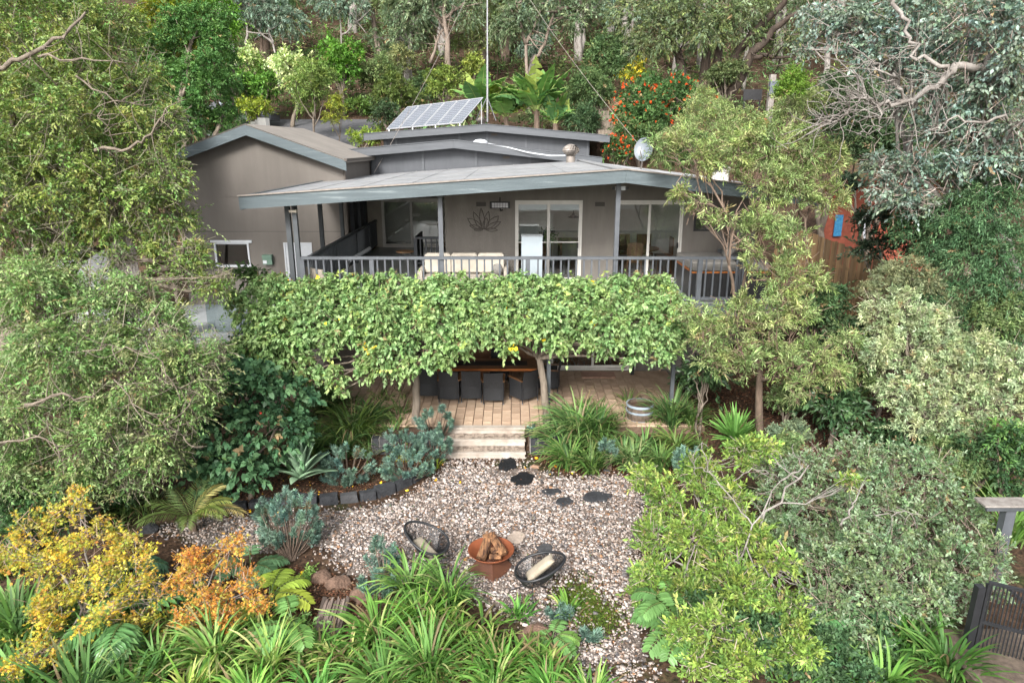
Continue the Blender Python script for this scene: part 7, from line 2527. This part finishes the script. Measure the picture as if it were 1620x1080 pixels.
litter('leaf_litter', 'brown leaf litter strewn thinly over the pebbles', [(560, 800), (700, 730), (840, 722), (1000, 760), (1000, 1000), (880, 990), (560, 920), (420, 860), (300, 850), (310, 815)], 2300, MU + [(.10, .17, .04)], [4, 4, 2, 3, .6, 1], .042, 805, z=.035)


def spots_yellow(lst, label0):
    r = np.random.default_rng(9)
    f = Fol(810)
    for px, py in lst:
        x, y, _ = G(px, py)
        f.twigs(np.array([[x, y, h1(x, y) + .05]]), np.array([[0, 0, 1.0]]), .02, 3, .055, .045, [(.85, .46, .03), (.78, .38, .03)], None, 'heart', 0, 1.4, 0)
    o = f.build('fallen_yellow_leaves', 'leaf_matt', None, loc=(0, 12, 0))
    tag(o, label0, 'fallen leaves', kind='stuff')


spots_yellow([(477, 913), (440, 815), (602, 765), (644, 780), (728, 770), (830, 742), (850, 728), (878, 740), (870, 752), (1018, 745), (735, 888), (660, 755), (770, 712), (700, 740), (625, 765), (760, 767), (690, 766), (905, 752), (395, 812), (1013, 980)], 'scattered yellow fallen leaves on the gravel')
# ---------------------------------------------------------------- behind the house: banana clump
def paddle(f, base, az, L, e0, curl, W, col, torn, rng):
    """a broad leaf blade, its edges torn"""
    seg = 14
    t = np.linspace(0, 1, seg)
    ang = e0 - curl * t ** 1.5
    dr = np.stack([np.cos(ang) * math.cos(az), np.cos(ang) * math.sin(az), np.sin(ang)], 1)
    pts = np.asarray(base, float) + np.concatenate([np.zeros((1, 3)), np.cumsum(dr[:-1] * L / (seg - 1), 0)])
    f.tube(pts, np.linspace(.035, .012, seg), (.22, .28, .09), 4)
    sd = np.array([-math.sin(az), math.cos(az), 0.0])
    start = 3
    for s in (-1, 1):
        for k in range(start, seg - 1):
            u = (k - start) / (seg - 1 - start)
            w0 = W / 2 * math.sin(min(3.1, u * 2.7 + .45))
            w1 = W / 2 * math.sin(min(3.1, (u + 1 / (seg - 1 - start)) * 2.7 + .45))
            dv = np.array([0, 0, -1.0]) * rng.uniform(.1, .45 if not torn else 1.0)
            gap = rng.uniform(.0, .5) if torn else 0
            a, b = pts[k], pts[k + 1] * (1 - gap * .35) + pts[k] * gap * .35
            q = [a, b, b + (sd * s + dv + dr[k] * .3) * w1, a + (sd * s + dv + dr[k] * .3) * w0]
            f.add(np.array(q), np.array([(0, 1, 2), (0, 2, 3)]), np.asarray(col) * rng.uniform(.8, 1.2))


BAN = [(.10, .20, .05), (.08, .165, .045), (.13, .24, .065), (.17, .22, .05), (.06, .13, .045)]
for gi, (px, y, n, hh, lb) in enumerate([(762, 40.5, 12, 3.0, 'banana like plant with upright broad leaves behind the solar panels'), (800, 40, 11, 2.5, 'broad leaved banana like plant right of the mast'), (848, 39.6, 18, 3.3, 'tallest banana like plant with ragged leaves and a brown stem'), (878, 39.3, 10, 2.1, 'ragged banana like plant at the right end of the clump')]):
    rng = np.random.default_rng(900 + gi)
    x = P(px, 190, y)[0]
    gz = h1(x, y)
    t = thing('banana_plant', lb, 'banana plant', (x, y, gz), 'banana like plants behind the highest roof')
    MB().tube([(x, y, gz - .1), (x + .05, y, gz + hh * .35), (x, y, gz + hh * .55)], [.2, .16, .12], 8).build('stem', 'bark_brown', t)
    for i in range(int(n * 1.7)):
        f = Fol(910 + gi * 40 + i)
        az = rng.uniform(0, 6.283)
        e0 = rng.uniform(.75, 1.5)
        paddle(f, (x, y, gz + hh * .5), az, hh * rng.uniform(.62, .92), e0, rng.uniform(.4, 1.5), .95, BAN[int(rng.integers(0, 5))], rng.uniform() < .3, rng)
        f.build('leaf', 'leaf_satin', t)
clump('cut_flower_tuft', 'cream striped tuft beside the turbine on the highest roof edge', 728, 190, 30, .8, .05, [(.5, .45, .25), (.3, .33, .15)], 940, y=40.2, z=h1(P(728, 190, 40.2)[0], 40.2) + .3)

# ---------------------------------------------------------------- garden shrubs behind the house
def back(name, label, px, py, y, rx, ry, cols, L, W, seed, **k):
    k.setdefault('cover', 1.7)
    k.setdefault('nlump', 9)
    return shrub(name, label, 'shrub', px, py, y, rx, ry, cols, L, W, seed, **k)


GR = lambda r, g, b: [(r, g, b), (r * .75, g * .8, b * .75), (r * 1.3, g * 1.2, b * 1.2), (r * .6, g * .62, b * .6)]
back('flowering_shrub', 'orange flowered climbing shrub in front of the twisted gum', 1050, 180, 37, 88, 58, GR(.055, .11, .035), .16, .08, 951, nlump=13, flowers=((.62, .085, .02), 300, .10))
back('flowering_shrub', 'low patch of orange flowers beside the satellite dish', 985, 232, 33.5, 28, 24, GR(.06, .11, .035), .13, .07, 952, flowers=((.62, .09, .02), 70, .09))
back('flowering_shrub', 'cream flowering shrub with pale arching trunk beside the lane', 455, 115, 44, 46, 34, [(.42, .46, .22), (.30, .38, .13), (.12, .22, .05), (.52, .55, .32)], .22, .11, 953, nlump=11)
back('flowering_shrub', 'pale cream topped shrub at the left of the lane', 395, 100, 45, 34, 20, [(.36, .42, .18), (.16, .26, .06), (.46, .50, .26)], .22, .11, 954)
back('bushy_shrub', 'fresh green shrub beneath the cream topped one', 405, 130, 44, 40, 34, GR(.09, .19, .035), .2, .10, 955)
back('bushy_shrub', 'yellow green shrub in front of the parked car', 400, 172, 41.5, 30, 20, GR(.17, .22, .03), .18, .09, 956)
back('bushy_shrub', 'rounded grey green shrub left of the parked car', 372, 135, 43, 22, 26, GR(.10, .16, .07), .17, .08, 957)
back('slender_tree', 'airy light green tree between the driveway and the lane', 492, 140, 40, 40, 56, GR(.13, .19, .05), .16, .06, 958, nlump=14, cover=1.3, rr=(.28, .42), trunk=.06, sub=4)
back('slender_tree', 'yellowish sapling at the end of the driveway', 530, 180, 38.5, 22, 34, GR(.19, .22, .035), .15, .06, 959, cover=1.0, trunk=.03)
back('slender_tree', 'bright green tree with dark trunks beside the lane', 540, 95, 47, 48, 36, GR(.085, .19, .03), .24, .12, 960, nlump=11, trunk=.12)
back('bushy_shrub', 'grey green shrub above the lane, left of the rounded bushes', 600, 110, 48, 38, 30, GR(.11, .155, .06), .2, .08, 961)
back('bushy_shrub', 'pale olive shrub with fuzzy top above the lane', 630, 96, 49, 26, 22, GR(.17, .19, .08), .2, .08, 962)
back('bushy_shrub', 'rounded dark olive bush behind the solar panels', 625, 152, 42, 46, 30, GR(.08, .115, .03), .15, .07, 963)
back('bushy_shrub', 'dark bush at the left end of the solar panels', 610, 178, 39.5, 26, 16, GR(.04, .07, .03), .15, .07, 964)
back('bushy_shrub', 'yellow green bushy shrub behind the solar panels', 700, 132, 44, 34, 30, GR(.13, .18, .04), .2, .09, 965)
back('bushy_shrub', 'yellow green shrub top beside the mast', 745, 108, 46, 22, 26, GR(.17, .21, .045), .2, .09, 966)
back('bushy_shrub', 'dark shrub in the shade left of the banana leaves', 668, 140, 46, 30, 24, GR(.06, .10, .04), .2, .09, 967)
back('bushy_shrub', 'wide green bush right of the banana leaves', 925, 140, 41, 44, 44, GR(.08, .13, .05), .16, .06, 968, nlump=11)
back('bushy_shrub', 'fine leaved layered bush above the tan earth bank', 960, 105, 46, 44, 40, GR(.075, .125, .05), .2, .08, 969, nlump=11)
back('bushy_shrub', 'low dark strap leaved bush by the stone steps', 920, 192, 38.5, 34, 20, GR(.05, .09, .04), .2, .05, 970)
back('bushy_shrub', 'yellow flowering shrub above the stone steps', 1000, 110, 45, 22, 20, [(.14, .18, .04), (.55, .45, .03), (.1, .14, .03)], .18, .08, 971)
back('bushy_shrub', 'vivid green shrub right of the power pole', 1260, 140, 38, 36, 34, GR(.11, .19, .03), .17, .05, 972)
back('bushy_shrub', 'green shrub on the slope left of the power pole', 1150, 120, 44, 40, 26, GR(.09, .12, .05), .2, .07, 973)
back('bushy_shrub', 'deep green shrub around the terracotta oven', 1205, 225, 36, 46, 24, GR(.08, .13, .04), .16, .05, 974)
back('bushy_shrub', 'dark shrub filling the gap below the silver gum', 1340, 180, 24, 80, 60, GR(.06, .095, .045), .14, .05, 975, nlump=14)
back('bushy_shrub', 'shadowy green shrub below the bare gum branches', 1400, 225, 23, 60, 44, GR(.06, .10, .045), .13, .05, 983, nlump=12)
back('bushy_shrub', 'green shrub behind the ferny tree at the right edge', 1560, 250, 24, 90, 60, GR(.05, .10, .04), .14, .06, 976)
back('bushy_shrub', 'light green ground shrubs at the foot of the driveway', 575, 215, 36.2, 30, 12, GR(.17, .24, .04), .14, .06, 977)
back('bushy_shrub', 'low green plants along the far edge of the lane', 570, 166, 47, 34, 8, GR(.10, .17, .04), .16, .07, 978)
back('bushy_shrub', 'green bush hanging over the gable from the left', 245, 190, 22, 40, 50, GR(.07, .12, .04), .13, .05, 979)
back('bushy_shrub', 'dark bush behind the brown wing at the left', 350, 195, 31.5, 30, 24, GR(.05, .10, .03), .15, .07, 980)
back('bushy_shrub', 'green bush peeping over the grey roof at the right', 1010, 205, 34.5, 40, 24, GR(.07, .12, .04), .15, .06, 981)
back('bushy_shrub', 'dense green bushes behind the roof flue', 1090, 235, 30, 60, 30, GR(.07, .12, .04), .15, .05, 982)


# ---------------------------------------------------------------- the wooded hillside
def gum(seed, cols, hgt, spread_, lean, nleaf, bark, forks, leafL=.26, bare=.3):
    """a hillside gum at the origin: returns its Empty with trunk and crown"""
    rng = np.random.default_rng(seed)
    t = thing('gum_tree', 'x', 'tree', (0, 0, 0), 'gum trees on the wooded hillside')
    m = MB()
    ctr, rad = [], []
    nst = forks
    for s in range(nst):
        a = rng.uniform(0, 6.283)
        top = np.array([math.cos(a) * spread_ * rng.uniform(.2, .8) + lean, math.sin(a) * spread_ * .6, hgt * rng.uniform(.65, 1.0)])
        base = np.array([rng.normal(0, .15), rng.normal(0, .15), -.3])
        mid = np.array([top[0] * .2 + rng.normal(0, .4), top[1] * .2, hgt * .45])
        tr = bez(base, mid, top, 12) + rng.normal(0, .07, (12, 3))
        m.tube(tr, np.linspace(.30, .06, 12) * rng.uniform(.7, 1.1), 8)
        for k in range(7):
            j = rng.integers(4, 12)
            d = unit(rng.normal(0, 1, 3) * [1, 1, .4] + np.array([0, 0, .5]))
            e = tr[j] + d * rng.uniform(1.2, 2.8) * (hgt / 11)
            br = bez(tr[j], (tr[j] + e) / 2 + rng.normal(0, .3, 3), e, 7)
            m.tube(br, np.linspace(.09, .02, 7), 5, caps=False)
            ctr.append(e)
            rad.append(rng.uniform(.55, 1.15) * (hgt / 11))
            for _ in range(3):
                e2 = e + unit(rng.normal(0, 1, 3)) * rng.uniform(.5, 1.2)
                m.tube(bez(br[4], (br[4] + e2) / 2 + rng.normal(0, .15, 3), e2, 4), np.linspace(.03, .008, 4), 4, caps=False)
    m.build('trunk', bark, t, smooth_=True)
    ctr, rad = np.array(ctr), np.array(rad)
    f = Fol(seed)
    pos, d = on_lumps(rng, ctr, rad, nleaf // 8, fill=.7, keep=.4, squash=.7, low=.8)
    f.twigs(pos, d + rng.normal(0, .6, d.shape), .5, 8, leafL, leafL * .34, cols, None, 'dia', .4, .9, .6, upn=1.0, tvar=.25)
    f.build('crown', 'leaf_matt', t)
    return t


G1 = [(.12, .165, .09), (.095, .135, .068), (.16, .20, .12), (.065, .095, .045)]
G2 = [(.115, .15, .055), (.09, .125, .042), (.145, .175, .07), (.10, .105, .05)]
G3 = [(.14, .20, .145), (.11, .165, .115), (.185, .24, .185), (.08, .12, .08)]
G4 = [(.06, .115, .04), (.08, .135, .05), (.042, .08, .03), (.10, .155, .06)]
protos = [gum(1001, G1, 11, 2.6, .6, 9000, 'bark_silver', 3), gum(1002, G2, 12, 3.0, -.8, 9000, 'bark_pale', 2), gum(1003, G3, 9, 2.4, .2, 9000, 'bark_silver', 3), gum(1004, G4, 8, 2.2, 0, 9000, 'bark_brown', 2), gum(1005, G1 + G2, 14, 2.4, 1.0, 8000, 'bark_silver', 2)]
used = set()
KN = ['grey green gum', 'olive gum with a pale trunk', 'silvery wattle like gum', 'dark green tree', 'tall slim gum']
LM = [(360, 'above the brown gable'), (410, 'above the cream topped shrub'), (450, 'over the cream flowering shrub'), (500, 'over the airy tree'), (550, 'over the bright green tree'), (600, 'over the grey green shrub'), (650, 'over the solar panels'), (700, 'left of the mast'), (750, 'touching the mast'), (800, 'right of the mast'), (850, 'over the banana plants'),
      (900, 'right of the banana plants'), (950, 'above the stone steps'), (1000, 'left of the twisted gum'), (1060, 'behind the orange flowers'), (1120, 'right of the orange flowers'), (1180, 'above the black board'), (1240, 'above the power pole'), (1300, 'left of the silver gum'), (1400, 'behind the silver gum'), (1520, 'at the far right')]
rng = np.random.default_rng(1234)
rowsB = [(52, 'at the foot of the slope'), (58, 'on the lower slope'), (66, 'halfway up the slope'), (75, 'on the upper slope'), (86, 'on the skyline')]
for ri, (yy, rl) in enumerate(rowsB):
    for li, (px, lm) in enumerate(LM):
        if (li + ri) % 2 and yy < 70:
            continue
        if yy < 60 and px in (450, 500, 550, 950):
            continue
        kind = int(rng.choice(5, p=[.3, .2, .25, .1, .15]))
        y = yy + rng.uniform(-2, 2)
        x = (px + rng.uniform(-18, 18) - 810) / F * depth(y, 12)
        s = rng.uniform(.75, 1.1) * (1 if yy > 55 else .8)
        if kind not in used:
            used.add(kind)
            c = protos[kind]
        else:
            c = copy_tree(protos[kind])
        c.location = (x, y, h1(x, y) - .1)
        c.rotation_euler = (0, 0, rng.uniform(0, 6.28))
        c.scale = (s, s, s)
        c['label'] = '%s %s, %s' % (KN[kind], lm, rl)
for k in range(5):
    if k not in used:
        p = protos[k]
        p.location = (20, 70, h1(20, 70))
        p['label'] = KN[k] + ' behind the others at the right of the slope'

# big gums one can tell apart
def big_gum(label, stems, lumps_, cols, seed, bark, leafL=.24, n=9000, r0=.35):
    rng = np.random.default_rng(seed)
    b0 = P(*stems[0][0])
    gz = h1(b0[0], b0[1])
    t = thing('gum_tree', label, 'tree', (b0[0], b0[1], gz))
    m = MB()
    tips = []
    for st in stems:
        pts = [np.array(P(*q)) for q in st]
        if st is stems[0] or st[0][1] > 110:
            pts[0][2] = min(pts[0][2], h1(pts[0][0], pts[0][1]))
            pts[0] = np.array([pts[0][0], pts[0][1], h1(pts[0][0], pts[0][1]) - .2])
        out = []
        for a, b in zip(pts[:-1], pts[1:]):
            for q in np.linspace(0, 1, 4, endpoint=False):
                out.append(a + (b - a) * q + rng.normal(0, .06, 3) * (q > 0))
        out.append(pts[-1])
        out = np.array(out)
        w = r0 if st[0][1] > 110 else r0 * .5
        m.tube(out, np.linspace(w, w * .3, len(out)), 9)
        for _ in range(8):
            j = rng.integers(len(out) // 3, len(out))
            e = out[j] + unit(rng.normal(0, 1, 3) * [1, 1, .7] + [0, 0, .3]) * rng.uniform(.7, 2.2)
            m.tube(bez(out[j], (out[j] + e) / 2 + rng.normal(0, .25, 3), e, 6), np.linspace(.06, .012, 6), 5, caps=False)
    m.build('trunk', bark, t, smooth_=True)
    ctr = np.array([P(a, b, y) for a, b, y, r in lumps_])
    rad = np.array([r / pxm(y, 12) for a, b, y, r in lumps_])
    f = Fol(seed)
    pos, d = on_lumps(rng, ctr, rad, n // 8, fill=.6, keep=.3, squash=.8, low=.8)
    f.twigs(pos, d + rng.normal(0, .6, d.shape), .45, 8, leafL, leafL * .34, cols, None, 'dia', .4, .9, .5, upn=1.0, stems=(.2, .16, .13), stem_r=.012)
    f.build('crown', 'leaf_matt', t)


big_gum('twisted multi trunked gum with dark limbs spreading right, above the orange flowers', [[(1110, 128, 46), (1120, 70, 46), (1105, 20, 46), (1095, -40, 46)], [(1125, 130, 45.5), (1165, 85, 45), (1200, 45, 44), (1240, 5, 43), (1262, -30, 42.5)], [(1140, 130, 45), (1185, 95, 44), (1225, 45, 43), (1262, 20, 42)],
                                                                               [(1095, 128, 46), (1075, 95, 46), (1052, 55, 46), (1040, 10, 46)], [(1185, 95, 44), (1215, 88, 43.5), (1260, 92, 43)], [(1130, 128, 45), (1140, 60, 45.5), (1150, 0, 46)]],
        [(1000, 30, 46, 40), (1040, 55, 45, 34), (1090, 30, 45, 38), (1120, 50, 44, 28), (1160, 20, 44, 34), (1060, -5, 45, 40), (1200, 0, 44, 34), (1010, 75, 45, 22), (1250, 60, 43, 22), (1180, 50, 44, 20)], G2 + G1, 1101, 'bark_dark', n=14000)
big_gum('pale pink barked gum forking above the yellow bushy shrubs, left of the mast', [[(708, 118, 50), (708, 70, 50), (702, 20, 50), (700, -40, 50)], [(680, 100, 50), (695, 55, 50), (708, 25, 50)], [(700, 30, 50), (735, 5, 50), (760, -20, 50)], [(702, 45, 50), (685, 15, 50), (680, -20, 50)]],
        [(650, 20, 50, 34), (690, -10, 50, 34), (740, 20, 50, 24), (640, 60, 50, 26), (760, -5, 50, 26)], G1, 1102, 'bark_pale', n=6000, r0=.24)
big_gum('pale leaning gum with two trunks behind the banana plants', [[(838, 108, 47), (832, 70, 47), (850, 30, 47), (870, -5, 47)], [(842, 100, 47), (862, 70, 47), (878, 20, 47), (900, -20, 47)], [(870, 20, 47), (910, 10, 47), (940, 25, 47)], [(832, 70, 47), (822, 35, 47), (815, 0, 47)]],
        [(830, 20, 47, 34), (870, -5, 47, 34), (800, 45, 47, 24), (910, 30, 47, 24), (930, 0, 47, 26)], G1, 1103, 'bark_pale', n=7000, r0=.26)
big_gum('crooked thin barked gum above the cream flowering shrub', [[(438, 95, 52), (432, 70, 52), (425, 40, 52), (418, -10, 52)], [(432, 70, 52), (415, 55, 52), (395, 30, 52)], [(390, 75, 52), (391, 40, 52), (398, 5, 52)]], [(430, 20, 52, 30), (400, 10, 52, 26), (460, 35, 52, 22)], G3, 1104, 'bark_silver', n=5000, r0=.18)
big_gum('straight slim pale gum over the bright green tree', [[(540, 60, 56), (537, 20, 56), (534, -40, 56)], [(540, 55, 56), (565, 35, 56), (580, 20, 56)]], [(520, 0, 56, 26), (560, 10, 56, 22)], G3, 1105, 'bark_silver', n=3500, r0=.14)

# forest floor scrub: one mass
rng = np.random.default_rng(1300)
n = 3300
x = rng.uniform(-34, 40, n)
y = rng.uniform(40, 90, n)
ok = (y > 46.5) | (x > -8.2)
x, y = x[ok], y[ok]
n = len(x)
f = Fol(1301)
base = np.stack([x, y, H(x, y)], 1)
hh_ = rng.uniform(.3, 1.6, n)
pos = np.repeat(base, 7, 0) + rng.normal(0, .35, (n * 7, 3)) * [1, 1, 0]
pos[:, 2] += np.repeat(hh_, 7) * rng.uniform(.1, 1, n * 7)
f.twigs(pos, rng.normal(0, 1, pos.shape) + [0, 0, .7], .5, 4, .30, .12, G2 + G4 + G4, None, 'dia', .2, .9, .2, tvar=.3)
tag(f.build('undergrowth', 'leaf_matt', None, loc=(0, 60, 8)), 'scrubby undergrowth between the gum trunks on the hillside', 'undergrowth', kind='stuff')
# fallen bark and sticks on the forest floor
n = 2500
x = rng.uniform(-30, 30, n)
y = rng.uniform(46.5, 80, n)
f = Fol(1302)
A = np.stack([x, y, H(x, y) + .05], 1)
d = rng.normal(0, 1, (n, 3)) * [1, 1, .35]
f.sticks(A, A + unit(d) * rng.uniform(.5, 2.2, (n, 1)), .025, (.22, .17, .13))
tag(f.build('debris', 'leaf_matt', None, loc=(0, 60, 8)), 'fallen sticks and bark on the forest floor', 'forest litter', kind='stuff')
